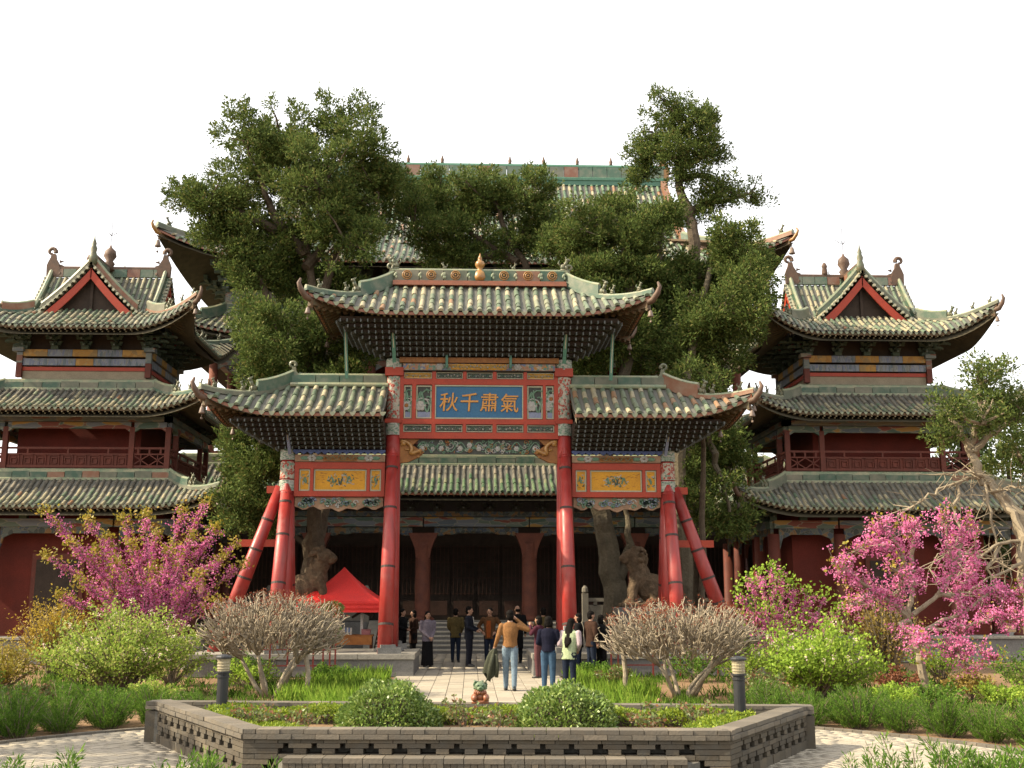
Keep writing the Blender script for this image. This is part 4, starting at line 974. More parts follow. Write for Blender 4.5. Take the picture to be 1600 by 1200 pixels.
# carved frieze under the frame
p = relief(A, -1.75, 1.75, 6.04, 6.47, -.05, 'panel_ground', 'scroll', name='carved_frieze', seed=71)
mb = MB(); qf = random.Random(9)
for k in range(70):
    cx, cz, rr = qf.uniform(-1.68, 1.68), qf.uniform(6.1, 6.42), qf.uniform(.045, .085); ph = qf.uniform(0, 6.28)
    mb.tube([(cx + rr * (1 - i / 10) * math.cos(i * .8 + ph), -.075, cz + rr * (1 - i / 10) * math.sin(i * .8 + ph)) for i in range(10)], .013, 5, (0, 0, 1, 2)[k % 4])
mb.build('vine_carving', ['scroll_green', 'flower_white', 'ochre_wood'], p)
for s in (-1, 1):
    mb = MB(); mb.prism([(s * 1.7, 6.47), (s * 2.26, 6.47), (s * 2.26, 5.78), (s * 2.0, 5.82), (s * 1.72, 5.96), (s * 1.55, 6.1), (s * 1.75, 6.2), (s * 1.9, 6.3)], -.08, .08)
    q = mb.build('carved_bracket', ['ochre_wood'], A)
    mb = MB(); mb.tube([(s * (2.2 - .6 * u_ + .07 * math.sin(u_ * 14)), -.11, 6.36 - .36 * u_ + .11 * math.sin(u_ * 9)) for u_ in np.linspace(0, 1, 22)], [.03 + .03 * math.sin(math.pi * u_) for u_ in np.linspace(0, 1, 22)], 7)
    for k in range(9): mb.ell((s * (2.2 - .06 * k), -.1, 6.3 - .04 * k + .06 * math.sin(k * 2)), (.045, .03, .03), 0, 7, 4)
    mb.ell((s * 2.15, -.1, 6.35), (.08, .05, .08)); mb.build('dragon_carving', ['ochre_glaze'], q, smooth=True)
# side bays
for s in (-1, 1):
    X = lambda a, b: (s * a, s * b) if s > 0 else (-b, -a)
    for a, b, z0, z1 in ((2.66, 5.2, 5.6, 5.79), (2.66, 5.2, 4.82, 4.97)): framed(A, *X(a, b), z0, z1, name='red_rail')
    for a, b in ((2.66, 2.76), (3.08, 3.17), (4.67, 4.76), (5.08, 5.2)): framed(A, *X(a, b), 4.97, 5.6, name='red_stile')
    for k, (a, b) in enumerate(((2.77, 3.07), (3.18, 4.66), (4.77, 5.07))):
        relief(A, *X(a, b), 4.98, 5.59, -.09, 'yellow_panel', 'painting', ['scroll_green', 'flower_white', 'ochre_wood', 'bracket_green'], edge='pale_edge', name='painted_panel', seed=80 + k + s)
    framed(A, *X(2.66, 5.2), 5.8, 6.0, 'salmon_paint', -.2, .4, 'painted_lintel')
    relief(A, *X(3.45, 4.4), 5.82, 5.98, -.23, 'ochre_wood', 'scroll', ['scroll_green', 'ochre_wood', 'ochre_wood', 'yellow_panel'], name='painted_cartouche', seed=90 + s)
    for x in (3.12, 4.72):
        mb = MB()
        for k in range(6): mb.ell((s * x + .075 * math.cos(k * 1.05), -.22, 5.9 + .06 * math.sin(k * 1.05)), (.06, .04, .05), 0, 7, 4)
        q = mb.build('carved_peony', ['flower_white'], A)
        mb = MB()
        for k in (-1, 1): mb.ell((s * x + k * .2, -.205, 5.9), (.13, .03, .06), 0, 8, 4)
        mb.build('peony_leaves', ['scroll_green'], q)
    for i in range(13):
        mb = MB(); x = s * (2.75 + i * .2); mb.prism([(x - .1, 6.13), (x + .1, 6.13), (x + .1, 6.07), (x, 6.0), (x - .1, 6.07)], -.27, -.19); mb.build('blue_pendant', ['bracket_blue'], A)
    x0, x1 = X(2.7, 5.18); w = x1 - x0
    poly = [(x0, 4.8), (x1, 4.8)] + [(x1 - w * t, 4.8 - .30 + .05 * math.cos(t * math.pi * 10) - (.05 if .35 < t < .65 else 0)) for t in np.linspace(0, 1, 25)]
    mb = MB(); mb.prism(poly, -.07, .07); q = mb.build('scalloped_apron', ['salmon_paint'], A)
    mb = MB()
    for k in range(75):
        cx = x0 + w * rnd.choice((rnd.uniform(.05, .22), rnd.uniform(.3, .7), rnd.uniform(.78, .95))); cz = rnd.uniform(4.54, 4.74); rr = rnd.uniform(.06, .1)
        mb.tube([(cx + rr * (1 - i / 9) * math.cos(i * .8), -.085, cz + rr * (1 - i / 9) * math.sin(i * .8)) for i in range(9)], .02, 5, (0, 0, 1, 2)[k % 4])
    mb.build('cloud_carving', ['scroll_green', 'flower_white', 'blue_grey'], q)
# bracket lattice
def lattice_set(n, dz, dw, w0):
    mb = MB()
    for k in range(n):
        z, w = .05 + k * dz, w0 + k * dw
        mb.box(0, -w + .12, z, .05, .5, dz * .55, 0); mb.box(0, -w - .14, z - dz * .1, .032, .03, dz * .75, 1)
        mb.box(0, -w + .03, z + dz * .1, .165, .05, dz * .35, 0)
        mb.add([(i * (.035 + .025 * q) + sx, -w + j * (.035 + .02 * q), z + dz * (.28 + .4 * q)) for sx in (-.06, .06) for q in (0, 1) for j in (-1, 1) for i in (-1, 1)],
               [tuple(a + 8 * t for a in f) for t in (0, 1) for f in ((0, 2, 3, 1), (4, 5, 7, 6), (0, 1, 5, 4), (2, 6, 7, 3), (0, 4, 6, 2), (1, 3, 7, 5))], 0)
    return mb.mesh('bracket_set', ['bracket_dark', 'bracket_tip'])
def lattice(parent, x0, x1, z0, n, dz, dw, w0, ends, mname):
    me = lattice_set(n, dz, dw, w0); k = round((x1 - x0) / .19)
    for i in range(k):
        for fy, rz in ((1, 0), (-1, math.pi)): put('bracket_set', me, parent, (x0 + (i + .5) * (x1 - x0) / k, 0, z0), rz)
    core = MB()
    for j in range(n + 1):
        w = w0 + j * dw - .16; a = x0 - (w if -1 in ends else 0); b = x1 + (w if 1 in ends else 0); core.box((a + b) / 2, 0, z0 + j * dz, b - a, 2 * w, dz * 1.02)
    core.build('bracket_core', ['dark_wood'], parent)
    for e in ends:
        xe = x1 if e > 0 else x0; mb = MB()
        for j in range(n):
            w = w0 + j * dw; z = z0 + .05 + j * dz; m = max(1, round((w + .1) / .19))
            for fy in (-1, 1):
                for i in range(m):
                    x = xe + e * (i + .5) * .19
                    mb.box(x, fy * (w - .12), z, .05, .5, dz * .55, 0); mb.box(x, fy * (w + .14), z - dz * .1, .032, .03, dz * .75, 1); mb.box(x, fy * (w - .03), z + dz * .2, .165, .06, dz * .5, 0)
            m = max(2, round(2 * w / .19))
            for i in range(m):
                y = -w + (i + .5) * 2 * w / m
                mb.box(xe + e * (w - .12), y, z, .5, .05, dz * .55, 0); mb.box(xe + e * (w + .14), y, z - dz * .1, .03, .032, dz * .75, 1); mb.box(xe + e * (w - .03), y, z + dz * .2, .06, .165, dz * .5, 0)
        mb.build('corner_bracket_set', ['bracket_dark', 'bracket_tip'], parent)
lattice(A, -2.45, 2.45, 8.84, 7, .118, .19, .28, (-1, 1), 'main')
lattice(A, 2.66, 5.35, 6.13, 7, .1, .18, .26, (1,), 'right'); lattice(A, -5.35, -2.66, 6.13, 7, .1, .18, .26, (-1,), 'left')
for s in (-1, 1):
    for p0, p1, mt, w in (((s * 3.78, -.42, 8.15), (s * 3.84, -.6, 9.6), 'green_post', .09), ((s * 2.42, -.62, 8.6), (s * 2.46, -.98, 9.5), 'green_post', .1), ((s * 5.32, -.35, 6.0), (s * 5.36, -.85, 6.72), 'blue_grey', .08)):
        mb = MB(); mb.bar(p0, p1, w, w, 0, (0, 1, 0)); mb.bar(Vector(p0) + Vector((0, -w * .55, .1)), Vector(p1) + Vector((0, -w * .55, -.1)), w * .25, .012, 1, (0, 1, 0)); mb.build('slender_post', [mt, 'pale_edge'], A)
# roofs
tl = []; kk = lambda p: p.y
rm = Roof(4.78, 2.1, 2.55, 0.0, 9.80, 11.05, lift=.48, out=.27, c=.62, E=2.4)
pm_ = roof_part(A, rm, (0, 2, 1, 3), .272, .078, .4, ('glazed_tile', 'glazed_tile'), 9, tl, 'main_roof', key=kk, raf_sp=.17, raf=.06, soff_t=.4, soff_z=-.13, raft=((.03, .22, -.13), (.1, .3, -.2)))
hips(A, pm_, rm, ((1, 1), (-1, 1), (1, -1), (-1, -1)), w=.15, h=.2, upper=.5, hu=.3, bs=.8, beasts=2)
xr = [-2.5 + i * .714 for i in range(8)]
for i in range(7):
    mb = MB(); mb.box((xr[i] + xr[i + 1]) / 2, 0, 11.34, .69, .22, .32); b = mb.build('ridge_block', ['ridge_glaze'], pm_)
    if i != 3:
        mb = MB(); c = ((xr[i] + xr[i + 1]) / 2, -.12, 11.35)
        for rr, yy in ((.13, 0), (.078, -.02)):
            mb.tube([(c[0] + rr * math.cos(a), c[1] + yy, c[2] + rr * math.sin(a)) for a in np.linspace(0, 2 * math.pi, 17)], .018, 5)
        mb.ell(c, (.03, .06, .03)); mb.build('rosette', ['ochre_glaze'], b, smooth=True)
    for x in (xr[i] + .02, xr[i + 1] - .02):
        if rnd.random() < .8:
            mb = MB(); mb.ell((x, -.12, 11.36), (.045, .03, .08), M4=Matrix.Rotation(.5, 3, 'Y')); mb.ell((x + .03, -.13, 11.28), (.03, .02, .05)); mb.build('leaf_relief', ['ridge_cap'], b)
mb = MB(); mb.tube([(-2.6, 0, 11.52), (2.6, 0, 11.52)], .06, 8); mb.build('ridge_cap', ['ridge_cap'], pm_)
mb = MB(); mb.box(0, 0, 11.13, 5.1, .34, .08); mb.box(0, 0, 11.04, 5.1, .5, .06); mb.build('ridge_moulding', ['orange_glaze'], pm_)
mb = MB(); mb.lathe((0, 0, 11.2), [(.17, 0), (.2, .1), (.17, .26), (.1, .32), (.07, .38), (.12, .44), (.15, .52), (.12, .6), (.05, .65), (.07, .69), (.03, .78), (.012, .86)], 14); mb.build('gourd_finial', ['ochre_glaze'], pm_, smooth=True)
for x in (-1.05, 1.0): put('ridge_beast', BEAST, pm_, (x, 0, 11.55), 0 if x > 0 else math.pi, .55)
for s in (-1, 1):
    chiwen(pm_, (s * 2.6, 0, 11.05), 0 if s > 0 else math.pi, .55, 'beast_glaze'); put('ridge_guardian', BEAST, pm_, (s * 2.5, 0, 11.55), 0 if s > 0 else math.pi, 1.0)
    rs = Roof(4.9, 2.0, 2.75, 0.0, 6.97, 8.04, lift=.55, out=.25, c=.62, E=2.0)
    clip = (0, 9) if s > 0 else (-9, 0)
    ps = roof_part(A, rs, (0, 2, 1 if s > 0 else 3), .272, .078, .4, ('glazed_tile', 'glazed_tile'), 9, tl, 'side_roof', clip=clip, key=kk, raf_sp=.17, raf=.06, soff_t=.4, soff_z=-.13, raft=((.03, .22, -.13), (.1, .3, -.2)))
    ps.location = (s * 2.62, 0, 0)
    hips(A, ps, rs, ((s, 1), (s, -1)), w=.15, h=.2, upper=.5, hu=.3, bs=.8, beasts=2)
    for i in range(4):
        mb = MB(); mb.box(s * (.05 + (i + .5) * .68), 0, 8.18, .66, .18, .28); mb.build('ridge_block', ['ridge_glaze'], ps)
    mb = MB(); mb.tube([(0, 0, 8.33), (s * 2.78, 0, 8.33)], .06, 8); mb.tube([(0, -.13, 8.03), (s * 2.8, -.13, 8.03)], .07, 8); mb.tube([(0, .13, 8.03), (s * 2.8, .13, 8.03)], .07, 8); mb.build('ridge_roll', ['ridge_cap'], ps)
    chiwen(ps, (s * 2.72, 0, 8.0), 0 if s > 0 else math.pi, .6, 'beast_glaze')
    mb = MB(); e = [rs.pt(0, 0, t) for t in np.linspace(0, 1, 7)]; mb.add([(s * .03, q.y, q.z) for q in e] + [(s * .03, q.y, q.z - .3) for q in e], [(i, i + 1, i + 8, i + 7) for i in range(6)])
    mb.add([(s * .03, -q.y, q.z) for q in e] + [(s * .03, -q.y, q.z - .3) for q in e], [(i, i + 1, i + 8, i + 7) for i in range(6)]); mb.build('verge_board', ['grey_tile'], ps)
lay_tiles(tl, 300)
CYP = {
 'A': ([(-8.02, 35.33, 17.53, 0.92, 1.06), (-7.25, 37.61, 18.63, 1.39, 1.15), (-8.15, 37.34, 16.57, 1.46, 1.41), (-9.2, 35.72, 15.5, 1.01, 0.81), (-10.17, 36.49, 15.73, 0.6, 0.51), (-8.84, 36.34, 14.41, 1.21, 0.88), (-7.2, 36.99, 14.53, 1.66, 1.43), (-5.14, 37.42, 19.13, 1.13, 0.89), (-4.12, 35.2, 17.06, 0.9, 1.17), (-5.4, 34.99, 15.69, 1.55, 1.55), (-4.38, 37.57, 16.23, 1.46, 1.46), (-3.53, 36.28, 16.18, 0.69, 1.04), (-6.3, 37.34, 13.01, 1.61, 1.03), (-4.47, 34.91, 13.86, 1.33, 1.12), (-7.68, 36.33, 13.15, 1.1, 0.88), (-5.14, 37.21, 12.51, 1.12, 0.9), (-5.97, 35.63, 17.1, 0.9, 0.9)],
    [[(-5.32, 35.6, 1.9), (-5.31, 35.8, 3.73), (-5.07, 36, 4.99), (-5.31, 36.2, 8.22), (-5.81, 36.4, 12.5), (-6.28, 36.5, 16.03)], [(-5.66, 36.4, 11.37), (-4.88, 36.5, 14.16), (-4.52, 36.5, 17.01)], [(-5.64, 36.3, 10.0), (-7.19, 36.3, 12.0), (-8.15, 36.2, 14.25)], [(-6.0, 36.4, 13.65), (-7.32, 36.2, 15.43), (-7.78, 36, 16.76)], [(-5.94, 36.4, 13.19), (-4.76, 37, 15.52), (-3.63, 37, 16.02)], [(-7.08, 36.3, 14.53), (-8.82, 36, 15.34), (-9.7, 36, 15.56)]]),
 'B': ([(-6.13, 33.07, 10.09, 1.2, 1.0), (-7.22, 34.49, 10.75, 0.84, 0.84), (-5.7, 34.33, 9.35, 1.3, 0.88), (-6.51, 33.31, 8.72, 0.84, 0.64), (-5.05, 33.79, 10.28, 1.02, 1.02), (-3.81, 33.7, 9.85, 0.86, 0.86), (-7.16, 34.1, 6.62, 0.86, 0.82), (-7.36, 34.38, 5.45, 0.86, 0.82), (-6.47, 32.99, 5.7, 0.82, 0.97), (-7.36, 32.86, 4.72, 0.51, 0.49), (-6.44, 34.47, 6.88, 0.66, 0.66), (-6.4, 33.67, 4.59, 0.78, 0.62), (-6.07, 34.32, 8.3, 1.23, 0.82), (-4.07, 32.8, 8.43, 0.78, 0.78)],
    [[(-4.83, 34.3, 1.9), (-4.93, 34.2, 3.46), (-5.35, 34, 6.62), (-5.81, 33.9, 8.64), (-6.26, 33.8, 10.27)], [(-5.58, 33.9, 7.82), (-6.69, 33.7, 6.77), (-7.11, 33.6, 5.57)], [(-5.71, 33.9, 8.64), (-5.07, 34, 9.91), (-4.06, 34, 10.13)]]),
 'C': ([(-0.28, 38.32, 17.15, 0.72, 0.77), (-1.2, 40.03, 16.89, 1.25, 1.0), (0.34, 39.83, 16.84, 1.4, 1.15), (1.95, 38.61, 16.91, 0.84, 0.84), (2.46, 39.19, 16.17, 1.1, 1.03), (-0.63, 39.08, 15.28, 1.44, 1.1), (1.26, 39.56, 15.47, 1.52, 1.13), (-1.17, 39.89, 14.96, 0.98, 0.61), (2.68, 38.23, 15.03, 0.72, 0.72), (-2.36, 38.07, 15.58, 0.89, 1.18), (-1.89, 40.01, 16.98, 0.75, 0.75), (-2.99, 39.04, 17.06, 0.54, 0.64), (-1.45, 39.83, 17.65, 0.75, 0.55)],
    [[(3.15, 38.6, 2.0), (3.2, 38.6, 6.83), (2.92, 38.8, 10.62), (2.08, 39, 13.59), (1.25, 39.2, 15.14), (0.52, 39.2, 16.91)], [(1.48, 39, 14.33), (0.29, 39.3, 15.16), (-1.42, 39.4, 16.19)], [(1.25, 39.2, 14.89), (2.1, 39.2, 16.17)], [(1.01, 39.2, 14.64), (-1.16, 39.4, 14.68), (-2.37, 39.4, 15.17)]]),
 'D': ([(3.56, 35.32, 14.51, 1.01, 0.79), (3.45, 37.03, 13.92, 1.26, 1.15), (4.82, 36.83, 15.3, 1.15, 0.92), (4.85, 35.61, 13.48, 1.36, 1.1), (5.63, 36.19, 14.42, 1.13, 1.13), (6.35, 36.08, 15.29, 0.7, 0.7), (6.56, 36.56, 13.34, 1.4, 1.13), (5.47, 36.89, 12.72, 1.4, 0.95), (3.91, 35.23, 12.49, 0.86, 0.86), (4.51, 35.07, 10.63, 1.05, 1.05), (5.71, 37.01, 10.66, 0.95, 1.13), (3.97, 36.04, 9.97, 0.9, 0.69), (6.35, 36.83, 12.06, 0.9, 0.9), (3.33, 35.01, 10.65, 0.84, 0.84)],
    [[(4.37, 34.9, 2.0), (4.17, 35, 3.71), (3.95, 35.1, 4.94), (4.26, 35.3, 6.84), (5.03, 35.8, 9.97), (5.26, 36.2, 13.26), (4.74, 36.2, 15.12)], [(4.5, 34.9, 2.3), (4.86, 34.8, 3.7), (4.69, 34.9, 4.93)], [(5.11, 35.9, 10.89), (4.0, 36, 12.49), (3.47, 36, 13.87)], [(5.19, 36, 12.28), (6.32, 36.4, 13.8), (6.59, 36.4, 15.22)]]),
 'E': ([(7.82, 36.11, 13.21, 1.36, 1.14), (9.19, 36.1, 13.69, 1.1, 1.01), (8.95, 34.31, 12.27, 0.76, 0.92), (8.03, 34.37, 11.36, 1.3, 1.09), (9.14, 35.87, 11.26, 0.73, 0.77), (7.22, 35.67, 11.26, 1.36, 1.14), (8.08, 35.54, 10.34, 1.12, 0.9), (8.66, 34.82, 13.95, 0.64, 0.69), (6.7, 35.41, 9.86, 1.12, 0.9), (7.68, 35.41, 7.09, 0.88, 0.97), (8.28, 35.36, 6.41, 0.76, 0.97), (7.22, 34.52, 5.47, 0.94, 0.86), (7.98, 35.06, 4.7, 0.74, 0.53), (7.14, 34.99, 6.35, 0.66, 0.86), (9.7, 35.65, 12.68, 0.26, 0.53)],
    [[(6.32, 33.6, 1.91), (6.41, 33.8, 3.65), (6.28, 34, 4.86), (6.51, 34.5, 7.79), (7.18, 35, 10.69), (7.84, 35.2, 12.98)], [(7.06, 35, 10.25), (8.45, 35.2, 11.63), (9.06, 35.2, 13.22)], [(6.52, 34.4, 6.94), (7.4, 34.6, 7.18), (7.77, 34.6, 5.94), (7.99, 34.4, 4.69)]]),
 'F': ([(7.53, 40.08, 21.32, 0.82, 0.71), (7.0, 40.57, 20.5, 1.02, 1.02), (8.31, 40.29, 20.53, 1.15, 1.02), (9.36, 40.67, 20.8, 0.62, 0.42), (6.69, 40.7, 19.46, 0.82, 0.76), (7.8, 39.8, 19.1, 1.12, 0.7), (8.55, 39.72, 19.47, 0.95, 0.62), (6.46, 41.04, 18.78, 0.51, 0.64), (8.34, 40.11, 18.3, 0.7, 0.45), (9.63, 40.07, 17.85, 1.05, 0.5), (10.96, 41.29, 18.13, 0.66, 0.51), (9.19, 40.45, 17.46, 0.9, 0.35), (7.96, 41.04, 16.77, 0.66, 0.41), (8.92, 40.46, 16.93, 0.65, 0.35), (9.53, 40.72, 19.51, 0.51, 0.36)],
    [[(7.79, 40.2, 2.12), (8.03, 40.3, 7.55), (8.26, 40.4, 12.53), (8.43, 40.4, 15.63), (8.29, 40.4, 16.68), (7.94, 40.5, 17.78), (7.86, 40.5, 18.53), (7.99, 40.5, 19.67), (7.68, 40.5, 21.17)], [(8.3, 40.4, 16.95), (8.89, 40.5, 17.26), (9.92, 40.5, 17.49), (10.75, 40.5, 17.76)], [(7.92, 40.5, 18.8), (8.57, 40.5, 19.13), (9.22, 40.5, 19.36), (9.52, 40.5, 20.51)], [(7.9, 40.5, 18.31), (8.93, 40.5, 18.54), (9.68, 40.5, 18.07)], [(7.93, 40.5, 19.12), (7.04, 40.5, 19.65), (6.52, 40.5, 19.1)], [(8.22, 40.4, 16.81), (7.79, 40.2, 16.47)]]),
 'G': ([(12.7, 26.63, 7.54, 0.64, 0.54), (11.87, 26.44, 6.77, 0.7, 0.53), (13.26, 26.85, 7.02, 0.56, 0.64), (11.68, 26.52, 6.13, 0.5, 0.43), (12.47, 26.39, 6.44, 0.64, 0.61), (13.72, 26.86, 6.53, 0.64, 0.64), (14.05, 27.59, 5.64, 0.64, 0.64), (13.44, 27.42, 5.4, 0.59, 0.43), (13.55, 27.37, 7.83, 0.36, 0.36)],
    [[(13.25, 26.2, 1.62), (13.22, 26.2, 3.3), (13.16, 26.4, 4.01), (12.89, 26.6, 4.58), (12.54, 26.8, 5.11), (12.43, 27, 5.75), (12.86, 27, 6.74), (12.88, 27, 7.58)], [(12.45, 27, 5.59), (12.97, 27, 6.08), (13.57, 27, 6.38), (13.94, 27, 6.75)], [(12.44, 27, 5.75), (12.08, 27, 6.41), (11.94, 27, 6.74)]]),
 'H': ([(6.45, 32.7, 8.79, 0.52, 0.44), (7.07, 32.79, 8.71, 0.7, 0.51), (7.36, 32.84, 8.32, 0.47, 0.39), (6.2, 32.95, 8.54, 0.36, 0.28)],
    [[(6.74, 32.8, 2.09), (6.86, 32.8, 6.52), (6.78, 32.7, 8.29)]]),
}
REDBUD_L = [[(-8.13, 27, 0.8), (-9.24, 26.9, 2.84), (-10.5, 26.8, 4.05)], [(-8.13, 27, 0.8), (-9.05, 26.7, 2.2), (-10.24, 26.4, 3.0)], [(-8.06, 27, 0.8), (-8.78, 26.6, 2.36), (-9.62, 26.2, 3.26)], [(-8.01, 27, 0.8), (-8.7, 27.0, 2.73), (-9.57, 27, 3.88)], [(-7.98, 27, 0.8), (-8.44, 26.65, 2.27), (-9.05, 26.3, 3.11)], [(-7.96, 27, 0.8), (-8.64, 27.3, 2.47), (-9.27, 27.6, 3.48)], [(-7.9, 27, 0.8), (-8.38, 27.1, 2.75), (-8.71, 27.2, 3.93)], [(-7.89, 27, 0.8), (-8.04, 26.8, 2.37), (-8.33, 26.6, 3.28)], [(-7.84, 27, 0.8), (-8.03, 26.9, 2.79), (-8.08, 26.8, 3.98)], [(-7.81, 27, 0.8), (-8.03, 27.4, 2.56), (-8.08, 27.8, 3.66)], [(-7.78, 27, 0.8), (-7.49, 26.6, 2.27), (-7.3, 26.2, 3.11)], [(-7.74, 27, 0.8), (-7.64, 27.2, 2.85), (-7.37, 27.4, 4.11)], [(-7.71, 27, 0.8), (-7.32, 26.8, 2.46), (-6.9, 26.6, 3.43)], [(-7.67, 27, 0.8), (-7.33, 27.1, 2.99), (-6.75, 27.2, 4.33)], [(-7.64, 27, 0.8), (-7.1, 26.9, 2.6), (-6.38, 26.8, 3.68)], [(-7.62, 27, 0.8), (-7.04, 26.75, 2.18), (-6.09, 26.5, 2.97)], [(-7.59, 27, 0.8), (-6.91, 27.1, 2.37), (-5.98, 27.2, 3.31)], [(-7.57, 27, 0.8), (-6.74, 26.95, 2.04), (-5.74, 26.9, 2.76)], [(-7.93, 27, 0.8), (-8.18, 26.5, 2.08), (-8.48, 26.0, 2.81)], [(-7.82, 27, 0.8), (-7.67, 26.45, 1.99), (-7.56, 25.9, 2.66)], [(-7.69, 27, 0.8), (-7.17, 26.5, 1.9), (-6.55, 26.0, 2.51)], [(-8.09, 27, 0.8), (-8.93, 26.6, 1.62), (-9.82, 26.2, 2.07)], [(-7.64, 27, 0.8), (-6.9, 26.5, 1.53), (-6.07, 26.0, 1.93)], [(-8.03, 27, 0.8), (-8.56, 26.5, 1.81), (-9.26, 26.0, 2.37)]]
REDBUD_R = [[(8.67, 21.5, -0.02), (8.57, 21.5, 0.72), (8.48, 21.5, 1.27)], [(8.48, 21.5, 1.27), (8.32, 21.4, 1.63), (8.08, 21.3, 2.0), (7.61, 21.2, 2.18), (6.98, 21, 2.24)], [(8.32, 21.4, 1.63), (7.91, 21.2, 1.94), (7.12, 21, 2.42), (6.72, 20.9, 2.66)], [(8.34, 21.4, 1.63), (8.48, 21.5, 2.12), (8.51, 21.5, 2.43), (8.18, 21.4, 2.93), (7.64, 21.3, 3.05), (7.15, 21.2, 2.86)], [(8.5, 21.5, 2.37), (8.13, 21.4, 3.18), (7.8, 21.3, 3.49)], [(8.51, 21.5, 2.43), (8.6, 21.6, 3.19), (8.56, 21.6, 3.55)], [(8.49, 21.5, 1.69), (9.03, 21.6, 2.06), (9.44, 21.7, 2.57), (9.36, 21.7, 3.2), (9.33, 21.7, 3.71)], [(9.44, 21.7, 2.57), (9.73, 21.8, 3.2), (9.89, 21.8, 3.53)], [(9.03, 21.6, 2.06), (9.55, 21.9, 2.06), (9.95, 22, 2.45), (10.1, 22, 3.35)], [(8.49, 21.5, 1.39), (8.87, 21.2, 1.4), (9.42, 21, 1.52), (9.95, 20.9, 1.7), (10.27, 20.9, 1.58)], [(8.51, 21.5, 1.2), (8.93, 21.1, 1.1), (9.46, 20.9, 1.05), (9.76, 20.8, 0.88)], [(8.49, 21.5, 1.33), (9.54, 21.8, 1.69), (10.27, 21.9, 2.13), (10.79, 21.9, 2.06)], [(9.03, 21.3, 1.21), (9.12, 21, 0.87), (9.3, 20.9, 0.69)], [(8.34, 21.4, 1.57), (7.99, 21, 1.52), (8.24, 20.6, 1.24), (8.23, 20.5, 0.89)], [(7.61, 21.2, 2.18), (7.18, 20.9, 1.94), (6.95, 20.8, 1.82)], [(8.01, 21.3, 1.94), (8.11, 21, 2.36), (7.9, 20.9, 2.6)]]
REDBUD_M = [[(6.73, 25, 0.03), (6.33, 25, 1.19), (5.86, 24.801267659515712, 2.14)], [(6.75, 25, 0.03), (6.45, 25, 1.34), (6.02, 24.53101175146975, 2.42)], [(6.77, 25, 0.03), (6.58, 25, 1.42), (6.46, 25.365527236978945, 2.58)], [(6.8, 25, 0.03), (6.74, 25, 1.5), (6.66, 24.972749088665466, 2.72)], [(6.83, 25, 0.03), (6.87, 25, 1.38), (6.97, 25.218823924065802, 2.51)], [(6.85, 25, 0.03), (7.01, 25, 1.26), (7.27, 25.37881280025548, 2.29)], [(6.89, 25, 0.03), (7.19, 25, 1.18), (7.55, 25.214129483611202, 2.15)], [(6.93, 25, 0.03), (7.41, 25, 1.14), (8.03, 25.421098667583873, 2.07)], [(6.96, 25, 0.03), (7.6, 25, 0.99), (8.21, 24.894963404000745, 1.79)], [(6.94, 25, 0.03), (7.47, 25, 0.84), (8.1, 25.300908770985227, 1.5)], [(6.74, 25, 0.03), (6.35, 25, 0.91), (5.94, 24.94462105605076, 1.65)], [(6.9, 25, 0.03), (7.23, 25, 0.87), (7.7, 25.43558672170452, 1.57)], [(6.84, 25, 0.03), (6.92, 25, 0.91), (7.09, 25.37886666033804, 1.64)], [(6.78, 25, 0.03), (6.6, 25, 0.99), (6.3, 24.597454309730878, 1.79)]]
DEAD = [[(12.44, 26.6, 4.97), (12.79, 26.4, 4.56), (13.04, 26.2, 3.99), (13.07, 26, 3.29), (13.06, 26, 2.08)], [(12.52, 26.6, 4.93), (11.81, 26.3, 4.86), (11.02, 26, 4.51), (10.44, 25.8, 4.19), (9.92, 25.7, 4.02)], [(11.81, 26.3, 4.86), (11.46, 26, 4.2), (11.48, 25.8, 3.58), (11.04, 25.6, 2.96), (10.36, 25.5, 2.66)], [(13.0, 26, 3.36), (12.39, 25.8, 3.28), (11.8, 25.6, 2.97), (11.22, 25.4, 2.51), (10.71, 25.3, 2.44)], [(12.38, 25.8, 3.2), (12.01, 25.6, 2.67), (12.06, 25.5, 2.07)], [(12.63, 26.4, 4.56), (13.03, 26.2, 4.7), (13.24, 26, 4.6)], [(12.55, 26.5, 4.88), (12.46, 26.3, 4.08), (12.54, 26.1, 3.29), (12.58, 26, 2.53)], [(11.8, 25.6, 2.97), (11.31, 25.5, 3.11), (10.73, 25.4, 3.03)], [(13.07, 26, 2.83), (12.49, 25.8, 2.67), (11.54, 25.5, 2.22), (11.03, 25.4, 2.07)], [(12.47, 26.5, 4.96), (11.94, 26.2, 5.09), (11.37, 26, 4.95)]]
# ------------------------------------------------------------------ paving
UB = np.array([(i * .5, j * .5, k) for k in (0, 1) for j in (-1, 1) for i in (-1, 1)], float)
UBQ = [(4, 5, 7, 6), (0, 1, 5, 4), (2, 6, 7, 3), (0, 4, 6, 2), (1, 3, 7, 5)]
def lay_blocks(name, far, items, mat, parent, quota):
    """items: (x, y, z, length, width, height, rotation); first ones single, the rest joined"""
    me = bpy.data.meshes.new(name); me.from_pydata([tuple(v) for v in UB], [], UBQ); me.materials.append(M[mat])
    for x, y, z, l, w, h, rz in items[:quota]:
        o = link(name, me, parent, (x, y, z)); o.scale = (l, w, h); o.rotation_euler = (0, 0, rz)
    rest = items[quota:]
    if rest:
        I = np.array(rest); P = UB[None] * I[:, None, 3:6]; c, s = np.cos(I[:, 6])[:, None], np.sin(I[:, 6])[:, None]
        V = np.stack([P[..., 0] * c - P[..., 1] * s, P[..., 0] * s + P[..., 1] * c, P[..., 2]], -1) + I[:, None, :3]
        link(far, np_mesh(far, V.reshape(-1, 3), 8, UBQ, mat), parent, None, 'stuff')
